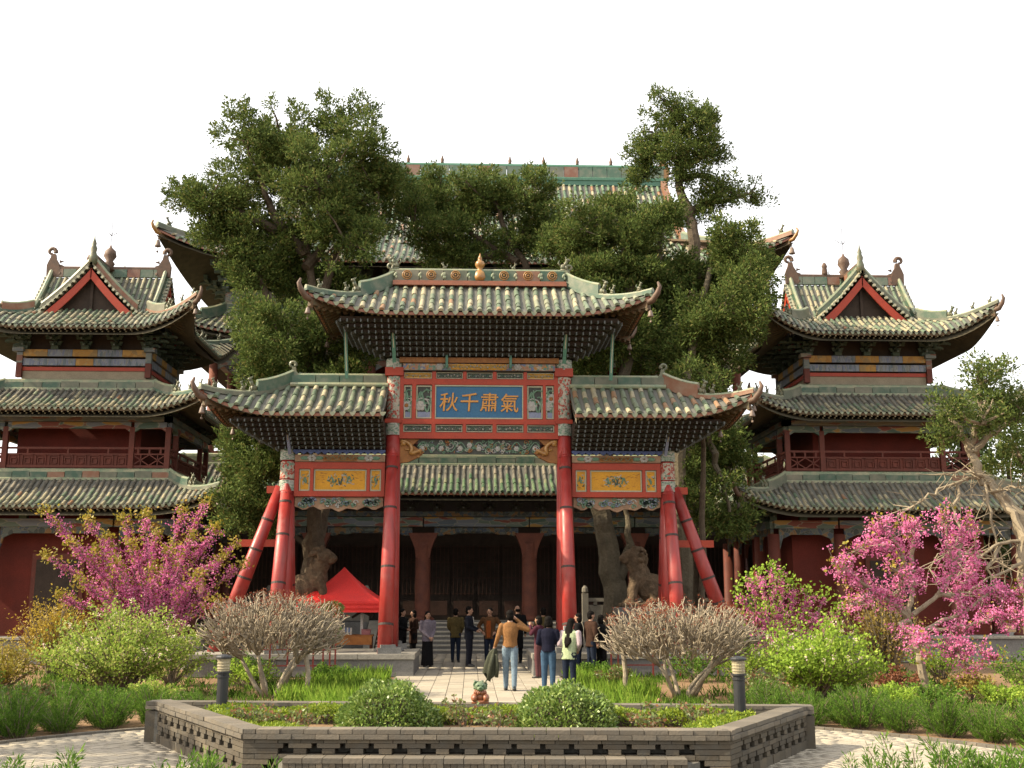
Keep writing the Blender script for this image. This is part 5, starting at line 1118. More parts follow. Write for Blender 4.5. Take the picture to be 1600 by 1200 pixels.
mb = MB(); mb.hprism([(-2.15, 15.0), (2.15, 15.0), (2.15, 41.4), (-2.15, 41.4)], -.015, -.004); path = mb.build('path', ['joint_sand'], kind='structure')
it = []; y = 16.0
while y < 41.2:
    l = .62; k = 0; x = -2.13
    while x < 2.1:
        w = .355; it.append((x + w / 2, y + l / 2 + (.2 if int((x + 3) / w) % 2 else 0), -.004, w - .014, l - .016, .014 + rnd.uniform(0, .004), rnd.uniform(-.004, .004))); x += w
    y += l
lay_blocks('paving_slab', 'far_paving_slabs', it, 'paver', path, 300)
mb = MB(); mb.hprism([(-.2 + 8.0 * math.cos(a), 11.5 + 8.0 * math.sin(a)) for a in np.linspace(0, 2 * math.pi, 97)[:-1]], -.012, 0.0); plaza = mb.build('plaza', ['joint_sand'], kind='structure')
it = []; r = 4.0
while r < 7.95:
    n = int(2 * math.pi * r / .25)
    for i in range(n):
        a = (i + .5 * (int(r / .125) % 2)) * 2 * math.pi / n + .03 * math.sin(r * 9); x, y = -.2 + r * math.cos(a), 11.5 + r * math.sin(a)
        if y > 8.5 and not (abs(x) < 3.2 and y < 14.5): it.append((x, y, -.002, .234, .110, .014 + rnd.uniform(0, .006), a + R(90) + rnd.uniform(-.02, .02)))
    r += .125
it.sort(key=lambda b: abs(abs(b[0]) - 5.2) + .35 * abs(b[1] - 14.0))
lay_blocks('paving_brick', 'far_paving_bricks', it, 'paver', plaza, 300)
kb = []
for i in range(150):
    a = R(8) + R(164) * i / 150; kb.append((-.2 + 8.06 * math.cos(a), 11.5 + 8.06 * math.sin(a), -.01, .145, .1, .05, a + R(90)))
lay_blocks('kerb_brick', 'far_kerb_bricks', kb, 'coping_brick', plaza, 300)
mb = MB(); mb.hprism([(-9, 32.7), (9, 32.7), (9, 43.5), (-9, 43.5)], -.014, -.008); terrace = mb.build('terrace', ['pale_stone'], kind='structure')

# ------------------------------------------------------------------ flower bed of pierced brickwork
PB = thing('brick_planter', 'raised flower bed walled in pierced grey brick, in front of the path', 'planter', (0, 13.95, 0))
bq = {'brick': [], 'coping_brick': []}
BM = {}
def unit_box(mat):
    if mat not in BM:
        me = bpy.data.meshes.new('brick'); v = [(i * (.5 if k < 0 else .5), j * .5, k * .5) for k in (-1, 1) for j in (-1, 1) for i in (-1, 1)]
        me.from_pydata(v, [], [(0, 2, 3, 1), (4, 5, 7, 6), (0, 1, 5, 4), (2, 6, 7, 3), (0, 4, 6, 2), (1, 3, 7, 5)]); me.materials.append(M[mat])
        BM[mat] = me
    return BM[mat]
def brick(name, mat, parent, c, l, w, h, rz):
    o = link(name, unit_box(mat), parent, c); o.scale = (l, w, h); o.rotation_euler = (rnd.uniform(-.006, .006), rnd.uniform(-.004, .004), rz + rnd.uniform(-.004, .004)); return o
def planter_wall(p, q, name, full=True):
    p, q = Vector(p), Vector(q); d = q - p; L = d.length; d.normalize(); nrm = Vector((d.y, -d.x)); rz = math.atan2(d.y, d.x); h = .0685
    core = MB(); c = (p + q) / 2 - nrm * .235
    core.box(c.x, c.y, .22, L - .3, .05, .42, rz=rz)
    W_ = core.build(name, ['mortar'], PB)
    def row(z, segs, w=.235, off=0.0, hh=h, nm='brick', mt='grey_brick', jy=.004):
        for a, b in segs:
            if b - a < .02: continue
            m = p + d * ((a + b) / 2) - nrm * (w / 2 - off + rnd.uniform(-jy, jy)); brick(nm, mt, W_, (m.x, m.y, z + hh / 2), b - a - .007, w, hh - .006, rz)
    def plain(n, ph=0.0):
        e = [0.0] + [(i + ph) * L / n for i in range(1 if ph == 0 else 0, n + 1)]; e = [x for x in e if x < L - .02] + [L]; return list(zip(e[:-1], e[1:]))
    n = round(L / .314); s = L / n
    if full:
        row(0, plain(round(L / .26)), hh=.13)
        for z, hh, gap, ph in ((.13, .06, .17, .5), (.19, .06, .055, .5), (.25, .06, .17, 0), (.31, .055, .055, 0)):
            z, hh = (z + .055, hh) if z > .24 else (z, hh)
            cs = [(i + .5 + ph) * s for i in range(n)]; cs = [x for x in cs if .3 < x < L - .3]
            e = [0.0]
            for x in cs: e += [x - gap / 2, x + gap / 2]
            e.append(L); row(z, list(zip(e[0::2], e[1::2])), hh=hh, jy=.001)
        row(.25, plain(round(L / .26), .5), hh=.055); row(.418, plain(round(L / .26), .5), hh=.044)
    else:
        core = MB(); c = (p + q) / 2 - nrm * .12; core.box(c.x, c.y, .22, L, .23, .44, rz=rz); core.build('plain_brickwork', ['grey_brick'], W_)
    m = round(L / .27); ex = .02
    row(.462, plain(m), .29, .035, .055, 'coping_brick', 'coping_brick', .006); row(.517, plain(m, .5), .27, .014, .054, 'coping_brick', 'coping_brick', .008)
FP = [(-2.71, -1.18), (2.68, -1.52), (4.49, 1.43), (-4.75, 2.45)]
def bl(s, t, i=0.0):
    """point of the bed: s across -1..1, t from front 0 to back 1"""
    f = (np.array(FP[0]) * (1 - s) + np.array(FP[1]) * (1 + s)) / 2; b = (np.array(FP[3]) * (1 - s) + np.array(FP[2]) * (1 + s)) / 2
    return tuple(f * (1 - t) + b * t)
planter_wall(FP[0], FP[1], 'front_wall'); planter_wall(FP[1], FP[2], 'right_wall'); planter_wall(FP[3], FP[0], 'left_wall'); planter_wall(FP[2], FP[3], 'back_wall', False)
mb = MB(); mb.hprism([bl(-.92, .07), bl(.92, .07), bl(.93, .93), bl(-.93, .93)], 0.02, .33); mb.build('bed_soil', ['soil'], PB)
# low brick step in front
st_a = math.atan2(FP[1][1] - FP[0][1], FP[1][0] - FP[0][0])
mb = MB(); mb.hprism([(-2.2, -.21), (2.2, -.21), (2.36, -.005), (-2.3, -.005)], 0, .235); st = mb.build('front_step', ['mortar'], PB, ((FP[0][0] + FP[1][0]) / 2, (FP[0][1] + FP[1][1]) / 2, 0)); st.rotation_euler = (0, 0, st_a)
for i in range(60):
    x = -2.2 + (i + .5) * 4.4 / 60
    brick('soldier_brick', 'grey_brick', st, (x, -.2 + rnd.uniform(-.005, .005), .12), 4.4 / 60 - .006, .1, .24, 0)
    if i % 3 == 0: brick('step_brick', 'coping_brick', st, (x + .07, -.13, .268), .212, .25, .055, 0)

# hedge, shrubs and roses inside the bed (bed-local coordinates)
def band(p, q, w, z0, z1, n):
    p, q = np.array(p), np.array(q); t = nrng.uniform(0, 1, n); d = (q - p) / np.linalg.norm(q - p); nn = np.array([-d[1], d[0]])
    P = p + np.outer(t, q - p) + np.outer(nrng.uniform(-w / 2, w / 2, n), nn)
    z = z0 + (z1 - z0) * np.sqrt(nrng.uniform(0, 1, n)) + .03 * np.sin(P[:, 0] * 5)
    return np.column_stack([P, z])
prz = 0.0
def bedw(x, y, z=0): return (x, 13.95 + y, z)
hd = thing('clipped_hedge', 'low clipped yellow-green hedge lining the brick flower bed', 'hedge', bedw(0, 0, .3), prz)
P = np.concatenate([band(bl(-.86, .84), bl(.86, .84), .5, 0, .24, 17000), band(bl(-.85, .13), bl(.85, .13), .3, 0, .17, 6000), band(bl(.80, .1), bl(.84, .85), .62, 0, .2, 8500), band(bl(-.80, .1), bl(-.84, .85), .62, 0, .2, 8500)])
leaves('hedge_foliage', P, .042, .026, 'hedge_leaf', hd, up=.5)
mb = MB(); mb.hprism([bl(-.84, .80), bl(.84, .80), bl(.84, .88), bl(-.84, .88)], 0, .14); mb.build('hedge_stems', ['bark'], hd)
def dome_bush(name, label, loc, rx, rz_, n, mat, L, Wd, stem=.06, group=None, core=True):
    t = thing(name, label, 'shrub', loc, 0, group)
    d = unit(nrng.normal(size=(n, 3))); d[:, 2] = np.abs(d[:, 2]); ri = nrng.uniform(.82, 1.0, (n, 1))
    wob = 1 + .05 * np.sin(d[:, :1] * 9 + loc[0]) + .04 * np.cos(d[:, 1:2] * 11)
    P = d * ri * wob * np.array([rx, rx, rz_])
    leaves('foliage', P, L, Wd, mat, t, D=d + np.array([0, 0, .3]), jit=.8)
    if core:
        mb = MB(); mb.ell((0, 0, 0), (rx * .8, rx * .8, rz_ * .8), 0, 14, 8, .06); mb.build('inner_stems', ['bark'], t)
    else:
        mb = MB()
        for i in range(9):
            a = rnd.uniform(0, 6.28); mb.tube([(0, 0, -.02), (rx * .35 * math.cos(a), rx * .35 * math.sin(a), rz_ * .45), (rx * .75 * math.cos(a), rx * .75 * math.sin(a), rz_ * .7)], [.02, .014, .006], 4)
        mb.build('stems', ['twig_bark'], t)
    return t
dome_bush('box_bush', 'round clipped bush, left of the two in the flower bed', (-1.27, 14.95, .3), .66, .62, 9500, 'box_leaf', .05, .03)
dome_bush('box_bush', 'round clipped bush, right of the two in the flower bed', (1.04, 14.7, .3), .68, .60, 9500, 'box_leaf', .05, .03)
def twiggy(name, label, cat, loc, rx, h, nst, nl, mat, L, Wd, bark='twig_bark', spread=1.0, group=None, seed=0, bloom=None):
    q = random.Random(seed + int(loc[0] * 100)); t = thing(name, label, cat, loc, 0, group); mb = MB(); P = []
    for i in range(nst):
        a = q.uniform(0, 6.28); rr = math.sqrt(q.random()) * rx; hh = h * q.uniform(.55, 1.0) * (1 - .35 * (rr / rx) ** 2)
        p0 = (q.uniform(-.08, .08) * rx, q.uniform(-.08, .08) * rx, -.03); p2 = (rr * math.cos(a), rr * math.sin(a), hh); p1 = (p2[0] * .45 + q.uniform(-.06, .06), p2[1] * .45 + q.uniform(-.06, .06), hh * .55)
        mb.tube([p0, p1, p2], [.018 * h, .012 * h, .004], 4)
        m = max(3, nl // nst)
        for k in range(m):
            s = q.uniform(.35, 1.05) ** .8; b = Vector(p1).lerp(Vector(p2), max(0, (s - .5) * 2)) if s > .5 else Vector(p0).lerp(Vector(p1), s * 2)
            P.append((b.x + q.gauss(0, .05 * h), b.y + q.gauss(0, .05 * h), b.z + q.gauss(0, .04 * h)))
    mb.build('stems', [bark], t); leaves('foliage', np.array(P), L, Wd, mat, t)
    if bloom:
        bm, nb = bloom; B = []
        for i in range(nb):
            c = q.choice(P); 
            if c[2] < h * .35: continue
            for k in range(9): B.append((c[0] + q.gauss(0, .022), c[1] + q.gauss(0, .022), c[2] + q.uniform(-.02, .06)))
        leaves('blossom', np.array(B), .035, .03, bm, t)
    return t
rose_at = [(-2.95, .62, 'leftmost'), (-2.35, .55, 'second from the left lamp'), (-.28, .75, 'between the two round bushes, tallest'), (.15, .4, 'between the two round bushes, nearer'), (2.1, .35, 'right of the right round bush'), (2.75, .6, 'near the right lamp')]
for i, (x, y, w) in enumerate(rose_at):
    twiggy('rose_bush', 'red-leaved rose bush in the flower bed, ' + w, 'rose bush', bedw(x, y, .32), .38, .42 if i != 2 else .5, 14, 260, 'rose_leaf', .055, .038, seed=i, group='roses in the flower bed')
# bollard lamps
def bollard(loc, label):
    t = thing('bollard_lamp', label, 'lamp', loc, 0, 'bollard lamps')
    mb = MB(); mb.lathe((0, 0, 0), [(.09, 0), (.085, .03), (.078, .05), (.078, .62), (.088, .625), (.088, .65), (.078, .655), (.078, .68), (.1, .685), (.1, .705), (.08, .71)], 18); mb.build('post', ['lamp_black'], t, smooth=False)
    mb = MB(); mb.lathe((0, 0, .71), [(.083, 0), (.085, .1), (.085, .17)], 18)
    g_ = mb.build('lamp_glass', ['lamp_glass'], t)
    for k in range(4):
        mb = MB(); mb.lathe((0, 0, .735 + k * .038), [(.087, 0), (.092, .006), (.092, .012), (.087, .016)], 18); mb.build('louvre_ring', ['lamp_glass'], g_)
    mb = MB(); mb.lathe((0, 0, .88), [(.11, 0), (.112, .02), (.095, .04), (.04, .055), (.01, .058)], 18); mb.build('cap', ['lamp_black'], t)
pm('lamp_black', (.018, .019, .022), (.028, .03, .032), 9, .45, .4, .05); pm('lamp_glass', (.42, .37, .24), (.36, .31, .2), 8, .3, .5, .05)
bollard((-3.62, 15.75, .3), 'black bollard lamp at the left end of the brick flower bed'); bollard((3.42, 15.0, .3), 'black bollard lamp at the right end of the brick flower bed')
# glazed beast on the rear coping
t = thing('ceramic_beast', 'small green and orange glazed beast on the rear edge of the flower bed', 'statue', (-.05, 15.75, .568))
mb = MB(); mb.box(0, 0, .02, .24, .2, .04); mb.ell((0, .02, .09), (.10, .09, .08), jit=.05)
for s in (-1, 1): mb.tube([(s * .07, -.05, .12), (s * .085, -.08, .03)], [.035, .04], 7); mb.ell((s * .09, .03, .07), (.04, .06, .05))
for k in range(7): mb.ell((-.075 + k * .025, -.07 + .004 * (k - 3) ** 2, .14 + .01 * (k % 2)), (.02, .02, .032), 0, 6, 4)
mb.build('body', ['orange_glaze'], t, smooth=True)
mb = MB(); mb.ell((0, 0, .225), (.085, .08, .07), jit=.05); mb.ell((0, -.075, .2), (.05, .04, .035)); mb.ell((0, -.11, .215), (.022, .016, .016))
for s in (-1, 1): mb.tube([(s * .06, .01, .27), (s * .085, .02, .31)], [.025, .008], 6); mb.ell((s * .035, -.075, .245), (.018, .014, .014))
for k in range(26):
    a = rnd.uniform(0, 6.28); b_ = rnd.uniform(-.6, 1.0); mb.ell((.088 * math.cos(a) * math.cos(b_), .03 + .075 * abs(math.sin(a)) * math.cos(b_), .225 + .07 * math.sin(b_)), (.024, .024, .024), 0, 6, 4)
mb.build('head', ['green_tile'], t, smooth=True)
mb = MB()
for k in range(8): mb.ell((-.07 + k * .02, -.06 + .003 * (k - 3.5) ** 2, .165 - .012 * (k % 2)), (.013, .014, .026), 0, 6, 4)
mb.build('beard', ['ochre_glaze'], t)
# ------------------------------------------------------------------ cypresses
def cypress(key, label, dens=1.0, leafn=150, mat='cypress_leaf', r0=.32, sub=(.3, .58), L=.125, Wd=.05, name='cypress_tree', trunkmat='bark', droop=0.0):
    lob, tr = CYP[key]; q = random.Random(ord(key)); b = tr[0][0]
    t = thing(name, label, 'tree', (b[0], b[1], 0)); o = Vector((b[0], b[1], 0)); mb = MB()
    for i, pl in enumerate(tr):
        pts = [Vector(p) - o for p in pl]
        if i == 0: pts = [Vector((pts[0].x * .9, 0, -.1))] + pts
        n = len(pts); ra = r0 if i == 0 else r0 * .42
        # smooth the polyline a little with noise
        fine = []
        for a, c in zip(pts[:-1], pts[1:]):
            for k in range(4): fine.append(a.lerp(c, k / 4) + Vector((q.gauss(0, .04), q.gauss(0, .04), 0)))
        fine.append(pts[-1]); m = len(fine)
        mb.tube(fine, [ra * (1 - .85 * (k / m)) + .02 for k in range(m)], 9)
    P, D = [], []
    for lx, ly, lz, rx, rz_ in lob:
        c = Vector((lx, ly, lz)) - o; ry = (rx + rz_) * .5
        n = max(4, int(dens * (rx * rz_ * 12) + 4))
        for k in range(n):
            d = Vector((q.gauss(0, 1), q.gauss(0, 1), q.gauss(0, 1))).normalized(); f = q.uniform(.4, 1.0) if q.random() < .85 else q.uniform(1.0, 1.22)
            s = q.uniform(*sub) * (1.0 if f < 1 else .6); cc = (c.x + d.x * f * rx * .95, c.y + d.y * f * ry * .95, c.z + d.z * f * rz_ * .95)
            # feathery sprays on the clump: short plumes pointing out and up
            m = int(leafn * (s / .45) ** 2 * q.uniform(.7, 1.15)); ns = max(5, int(14 * (s / .45) ** 2))
            sc, sdir = ball_pts(ns, cc, (s, s, s * .75), .6); sdir = unit(sdir * .8 + np.array([d.x, d.y, d.z]) * .4 + np.array([0, 0, .55 - 1.5 * droop]))
            w = nrng.integers(0, ns, m); u = nrng.uniform(-.12, .24, (m, 1)) * (s / .45); pp = sc[w] + sdir[w] * u + nrng.normal(size=(m, 3)) * (.062 * (1.15 - np.clip(u * 3, 0, .8)))
            m2 = int(m * .8); pb, db_ = ball_pts(m2, cc, (s * .95, s * .95, s * .7), .25); pp = np.concatenate([pp, pb]); pp[:, 2] -= droop * nrng.uniform(0, 1, len(pp))
            P.append(pp); D.append(np.concatenate([sdir[w], db_ + np.array([0, 0, .4])]))
            if q.random() < .35:
                e = Vector(cc); mb.tube([c.lerp(e, .1) + Vector((0, 0, -.15)), c.lerp(e, .6) + Vector((q.gauss(0, .08), q.gauss(0, .08), -.05)), e], [.05, .035, .012], 4)
    mb.build('trunk', [trunkmat], t); P = np.concatenate(P); D = np.concatenate(D)
    leaves('crown', P, L, Wd, mat, t, D=D, jit=.55); return t
cypress('A', 'tallest spreading cypress left of the archway, its crown covering the hall roof', 1.0, 300, r0=.4)
cypress('B', 'lower cypress hanging over the left side roof of the archway', 1.0, 280, r0=.33, droop=.1)
cypress('C', 'cypress behind the middle of the archway, against the hall roof', 1.0, 280, r0=.3)
cypress('D', 'cypress with a leaning forked trunk behind the right stone lion', 1.0, 280, r0=.42, trunkmat='trunk_wood')
cypress('E', 'cypress with drooping boughs between archway and right tower', 1.0, 280, r0=.36, droop=.12, trunkmat='trunk_wood')
cypress('F', 'tall thin cypress with a bare crooked stem, right of the hall roof', 1.0, 220, r0=.34, sub=(.3, .52))
cypress('G', 'cypress with dark foliage at the right edge, before the right tower', 1.15, 240, r0=.2, sub=(.22, .4), L=.1, Wd=.04, trunkmat='dead_wood')
cypress('H', 'small light green cypress just behind the right side roof of the archway', 1.0, 200, r0=.12, sub=(.2, .35), L=.12, Wd=.045)
# bare bough of the right-hand tree
db = thing('bare_tree', 'leafless pale tree with twisting boughs at the right edge', 'tree', (DEAD[0][-1][0], DEAD[0][-1][1], 0)); mb = MB(); q = random.Random(5); o = Vector(db.location)
for i, pl in enumerate(DEAD):
    pts = [Vector(p) - o for p in pl]
    if i == 0: pts += [Vector((.05, 0, 0))]
    r_ = .12 if i == 0 else .045; n = len(pts); fine = []
    for a, c in zip(pts[:-1], pts[1:]):
        for k in range(4): fine.append(a.lerp(c, k / 4) + Vector((q.gauss(0, .03), q.gauss(0, .03), q.gauss(0, .03))))
    fine.append(pts[-1]); mb.tube(fine, [(r_ * (.6 + .4 * k / len(fine)) if i == 0 else r_ * (1 - .8 * k / len(fine))) for k in range(len(fine))], 7)
    if i:
        for k in range(22):
            a = q.choice(fine); b = a + Vector((q.gauss(0, .35), q.gauss(0, .25), q.gauss(-.1, .3))); mb.tube([a, a.lerp(b, .5) + Vector((q.gauss(0, .06), q.gauss(0, .06), q.gauss(0, .06))), b], [.014, .01, .004], 4)
mb.build('trunk', ['dead_wood'], db)
# tree outside the left edge whose shade falls on the plaza
def shade_tree(x, y, hgt, label):
    q = random.Random(3); t = thing('plaza_tree', label, 'tree', (x, y, 0)); mb = MB(); mb.tube([(0, 0, -.1), (.1, 0, hgt * .4), (0, .1, hgt * .8)], [.3, .22, .06], 8); P = []
    for k in range(34):
        d = Vector((q.gauss(0, 1), q.gauss(0, 1), q.gauss(0, 1))).normalized(); s = q.uniform(.5, .85); c = (d.x * hgt * .3, d.y * hgt * .34, hgt * .66 + d.z * hgt * .3); mb.tube([(0, 0, hgt * .4), (c[0] * .6, c[1] * .6, c[2] - .3), c], [.09, .05, .02], 4); P.append(ball_pts(420, c, (s, s, s * .8), .3)[0])
    mb.build('trunk', ['bark'], t); leaves('crown', np.concatenate(P), .14, .07, 'cypress_leaf', t)
shade_tree(-12.6, 14.2, 6.6, 'leafy tree standing beside the plaza, left of the view')
shade_tree(-16.0, 19.6, 7.0, 'taller leafy tree on the far side of the plaza, left of the view')
# far trees behind the right tower
def far_tree(x, y, h, label, seed):
    q = random.Random(seed); t = thing('far_tree', label, 'tree', (x, y, 0), 0, 'trees beyond the temple'); mb = MB(); mb.tube([(0, 0, 0), (.2, 0, h * .4), (0, 0, h * .8)], [.35, .25, .08], 7); P = []
    for k in range(26):
        d = Vector((q.gauss(0, 1), q.gauss(0, 1), q.gauss(0, 1))).normalized(); s = h * q.uniform(.08, .14); c = (d.x * h * .3, d.y * h * .3, h * .65 + d.z * h * .3)
        mb.tube([(0, 0, h * .4), (c[0] * .6, c[1] * .6, c[2] - h * .05), c], [.1, .06, .02], 4); P.append(ball_pts(230, c, (s * 1.2, s * 1.2, s), .3)[0])
    mb.build('trunk', ['bark'], t); leaves('crown', np.concatenate(P), .35, .18, 'far_leaf', t)
for i, (x, y, h, l) in enumerate(((27, 54, 10.5, 'far green tree seen past the right tower, nearest its wall'), (33, 60, 12, 'far green tree at the right edge beyond the right tower'), (30.5, 72, 11, 'far green tree between the two behind the right tower'), (-27, 58, 8, 'far green tree seen past the left tower'))): far_tree(x, y, h, l, i)

# temple boundary wall closing the view behind the towers
bw = thing('boundary_wall', 'long red plastered boundary wall far behind the hall', 'wall', (0, 84, 0)); mb = MB(); mb.box(0, 0, 2.4, 170, .6, 4.8); mb.build('plaster', ['red_wall'], bw)
mb = MB(); mb.prism([(-.8, 4.8), (.8, 4.8), (0, 5.5)], -85, 85); o = mb.build('tile_coping', ['grey_tile'], bw); o.rotation_euler = (0, 0, R(90))
for i, (x, y, hh) in enumerate(((22, 62, 6.5), (25, 66, 7), (38, 66, 8), (-21, 64, 6.5), (-25, 70, 7.5), (-33, 66, 8), (19.5, 70, 8))): far_tree(x, y, hh, 'low green tree against the boundary wall, %s' % ('first right of the hall', 'second right of the hall', 'farthest right', 'first left of the hall', 'second left of the hall', 'farthest left', 'nearest the hall corner at right')[i], 30 + i)
# ------------------------------------------------------------------ pruned crape myrtles
def myrtle(label, loc, rx, h, seed):
    q = random.Random(seed); t = thing('crape_myrtle', label, 'shrub', loc, 0, 'pruned crape myrtles'); mb = MB(); tips = []
    def grow(p, d, r, L, lev):
        n = 3; pts = [p]; dd = d.copy()
        for i in range(n):
            dd = (dd + Vector((q.gauss(0, .16), q.gauss(0, .16), q.gauss(.03, .1)))).normalized(); pts.append(pts[-1] + dd * L / n)
        e = pts[-1]
        if lev >= 2 and (e.x / rx) ** 2 + (e.y / rx / .85) ** 2 + ((e.z - h * .5) / (h * .5)) ** 2 > .93: return
        mb.tube(pts, [r * (1 - .35 * i / n) for i in range(n + 1)], 6 if lev < 2 else 4)
        if lev >= 4: tips.append((e, dd)); return
        k = (3, 3, 3, 3)[lev]
        for i in range(k):
            out = Vector((e.x / rx, e.y / rx, 0)) * .35
            nd = (dd + Vector((q.gauss(0, .55), q.gauss(0, .55), q.gauss(.12, .25))) + out).normalized(); grow(e, nd, r * .62, L * q.uniform(.55, .75), lev + 1)
    for i in range(6):
        a = i * 1.05 + q.uniform(-.3, .3); d = Vector((math.cos(a) * .62, math.sin(a) * .5, .8)).normalized(); grow(Vector((math.cos(a) * .12, math.sin(a) * .12, -.05)), d, .055, h * .44, 0)
    mb.build('trunk', ['myrtle_bark'], t, smooth=True)
    tw = MB()      # the knotty twig dome the shears leave
    for i in range(1050):
        a = q.uniform(0, 6.28); zz = q.random(); ph = math.asin(min(1, zz)) ; f = q.uniform(.62, 1.0)
        cx, cy, cz = rx * math.cos(ph) ** .8 * math.cos(a) * f, rx * .85 * math.cos(ph) ** .8 * math.sin(a) * f, h * .50 + (h * .48) * math.sin(ph) ** .75 * f
        cz -= .18 * h * (1 - f); n = Vector((math.cos(a) * math.cos(ph), math.sin(a) * math.cos(ph), .7 + math.sin(ph))).normalized()
        b = Vector((cx, cy, cz)); l = q.uniform(.18, .42); s1 = Vector((q.gauss(0, .06), q.gauss(0, .06), q.gauss(0, .05)))
        tw.tube([b - n * l, b - n * l * .45 + s1, b + s1 * .3, b + n * .03 + Vector((q.gauss(0, .03), q.gauss(0, .03), 0))], [.016, .013, .011, .007], 4)
        if f > .9 and zz > .35: tips.append((b, n))
    tw.build('twigs', ['myrtle_bark'], t, kind='stuff')
    P = np.array([tuple(p + Vector((q.gauss(0, .03), q.gauss(0, .03), q.gauss(.02, .03)))) for p, d in tips for _ in range(6 if p.z > h * .72 else 2)]); leaves('new_leaves', P, .045, .022, 'red_tip', t, up=.6)
myrtle('leafless pruned dome shrub with bare pale twigs, left of the path', (-4.35, 23.6, 0), 1.66, 2.2, 3)
myrtle('leafless pruned dome shrub with bare pale twigs, right of the path', (4.15, 22.9, 0), 1.78, 2.05, 8)

# ------------------------------------------------------------------ redbuds
def redbud(label, branches, bloom, leaf, r0, fl, f0=.35, nleaf=60, tipn=1.0, trunk_first=False, cl=.05, seed=0, blobs=0):
    q = random.Random(seed); b = branches[0][0]; t = thing('redbud_tree', label, 'tree', (b[0], b[1], 0)); o = Vector((b[0], b[1], 0)); mb = MB(); B, Lf = [], []
    for i, pl in enumerate(branches):
        pts = [Vector(p) - o for p in pl]
        if i == 0 and trunk_first: pts = [Vector((pts[0].x, pts[0].y, -.1))] + pts
        fine = []
        for a, c in zip(pts[:-1], pts[1:]):
            for k in range(5): fine.append(a.lerp(c, k / 5) + Vector((q.gauss(0, .02), q.gauss(0, .02), q.gauss(0, .02))))
        fine.append(pts[-1]); n = len(fine)
        rr = r0 if (i == 0 and trunk_first) else r0 * (.45 if trunk_first else 1)
        mb.tube(fine, [rr * (1 - (.4 if (i == 0 and trunk_first) else .8) * k / n) + .004 for k in range(n)], 7)
        if i == 0 and trunk_first: continue
        def blm(c, s, m):
            for _ in range(m): B.append((c.x + q.gauss(0, s), c.y + q.gauss(0, s), c.z + q.gauss(0, s)))
        tot = sum((a - c).length for a, c in zip(fine[:-1], fine[1:]))
        ph = q.uniform(0, 6.28)
        for k in range(int(fl * tot)):
            u = q.uniform(f0, .97); s = u * (n - 1); a = fine[int(s)].lerp(fine[min(n - 1, int(s) + 1)], s % 1)
            if q.random() > .3 + .7 * (.5 + .5 * math.sin(u * tot * 5.5 + ph)) ** 1.3: continue
            if q.random() < max(blobs, .3):
                g0 = .13 if blobs > .5 else .1
                e = a + Vector((q.gauss(0, g0), q.gauss(0, g0), q.gauss(.03, g0 * .9))); mb.tube([a, e], [.008, .004], 3); blm(e, cl * q.uniform(.6, 1.1), q.randrange(6, 18))
            else: blm(a, cl * q.uniform(.4, .9), 7)
        for k in range(int(nleaf)):
            s = q.triangular(.4, 1.0, 1.0) * (n - 1); a = fine[int(s)].lerp(fine[min(n - 1, int(s) + 1)], s % 1); g_ = .10
            Lf.append((a.x + q.gauss(0, g_), a.y + q.gauss(0, g_), a.z + q.gauss(.05, g_)))
        for k in range(int(26 * tipn)):
            a = fine[-1]; Lf.append((a.x + q.gauss(0, .09), a.y + q.gauss(0, .09), a.z + q.gauss(.04, .09)))
    mb.build('trunk', ['twig_bark' if not trunk_first else 'dead_wood'], t)
    leaves('blossom', np.array(B), .045, .035, bloom, t); leaves('foliage', np.array(Lf), .075, .06, leaf, t)
    return t
redbud('upright redbud with magenta flowered stems in front of the left tower', REDBUD_L, 'magenta_bloom', 'bronze_leaf', .022, 66, .22, 95, 2.4, seed=2, cl=.055)
redbud('spreading redbud tree in pink bloom in front of the right tower', REDBUD_R, 'pink_bloom', 'bronze_leaf', .1, 85, .28, 30, .6, True, .046, 4, blobs=.8)
redbud('low redbud bush with pink stems and yellow-green leaves, right of the pruned shrub', REDBUD_M, 'pink_bloom', 'fresh_leaf', .02, 46, .3, 80, 1.5, seed=6, cl=.05, blobs=.3)

# ------------------------------------------------------------------ other shrubs
twiggy('lilac_bush', 'large pale green bush with tiny pink flowers at left of the flower bed', 'shrub', (-7.45, 23.6, 0), 1.7, 1.95, 110, 15000, 'lilac_leaf', .065, .042, seed=1, bloom=('pale_bloom', 170))
twiggy('lilac_bush', 'large bright green bush with few pale flowers at right of the flower bed', 'shrub', (6.6, 21.8, 0), 1.35, 1.7, 90, 11000, 'fresh_leaf', .07, .045, seed=2, bloom=('pale_bloom', 110))
twiggy('forsythia_bush', 'golden yellow bush against the left tower platform', 'shrub', (-10.9, 29.2, 0), 1.0, 2.3, 70, 6500, 'gold_leaf', .075, .03, seed=3)
twiggy('forsythia_bush', 'brownish yellow bush behind the redbud trunk at right', 'shrub', (9.4, 25.6, 0), .95, 2.5, 60, 4200, 'brown_leaf', .07, .035, seed=4)
twiggy('evergreen_bush', 'olive green bush below the golden bush at the left edge', 'shrub', (-10.3, 24.6, 0), 1.0, 1.2, 60, 5200, 'bronze_leaf', .06, .03, seed=9)
twiggy('evergreen_bush', 'dark green mounded bush at the far left edge', 'shrub', (-10.6, 22.6, 0), 1.1, .75, 50, 6000, 'juniper_leaf', .06, .025, seed=10)
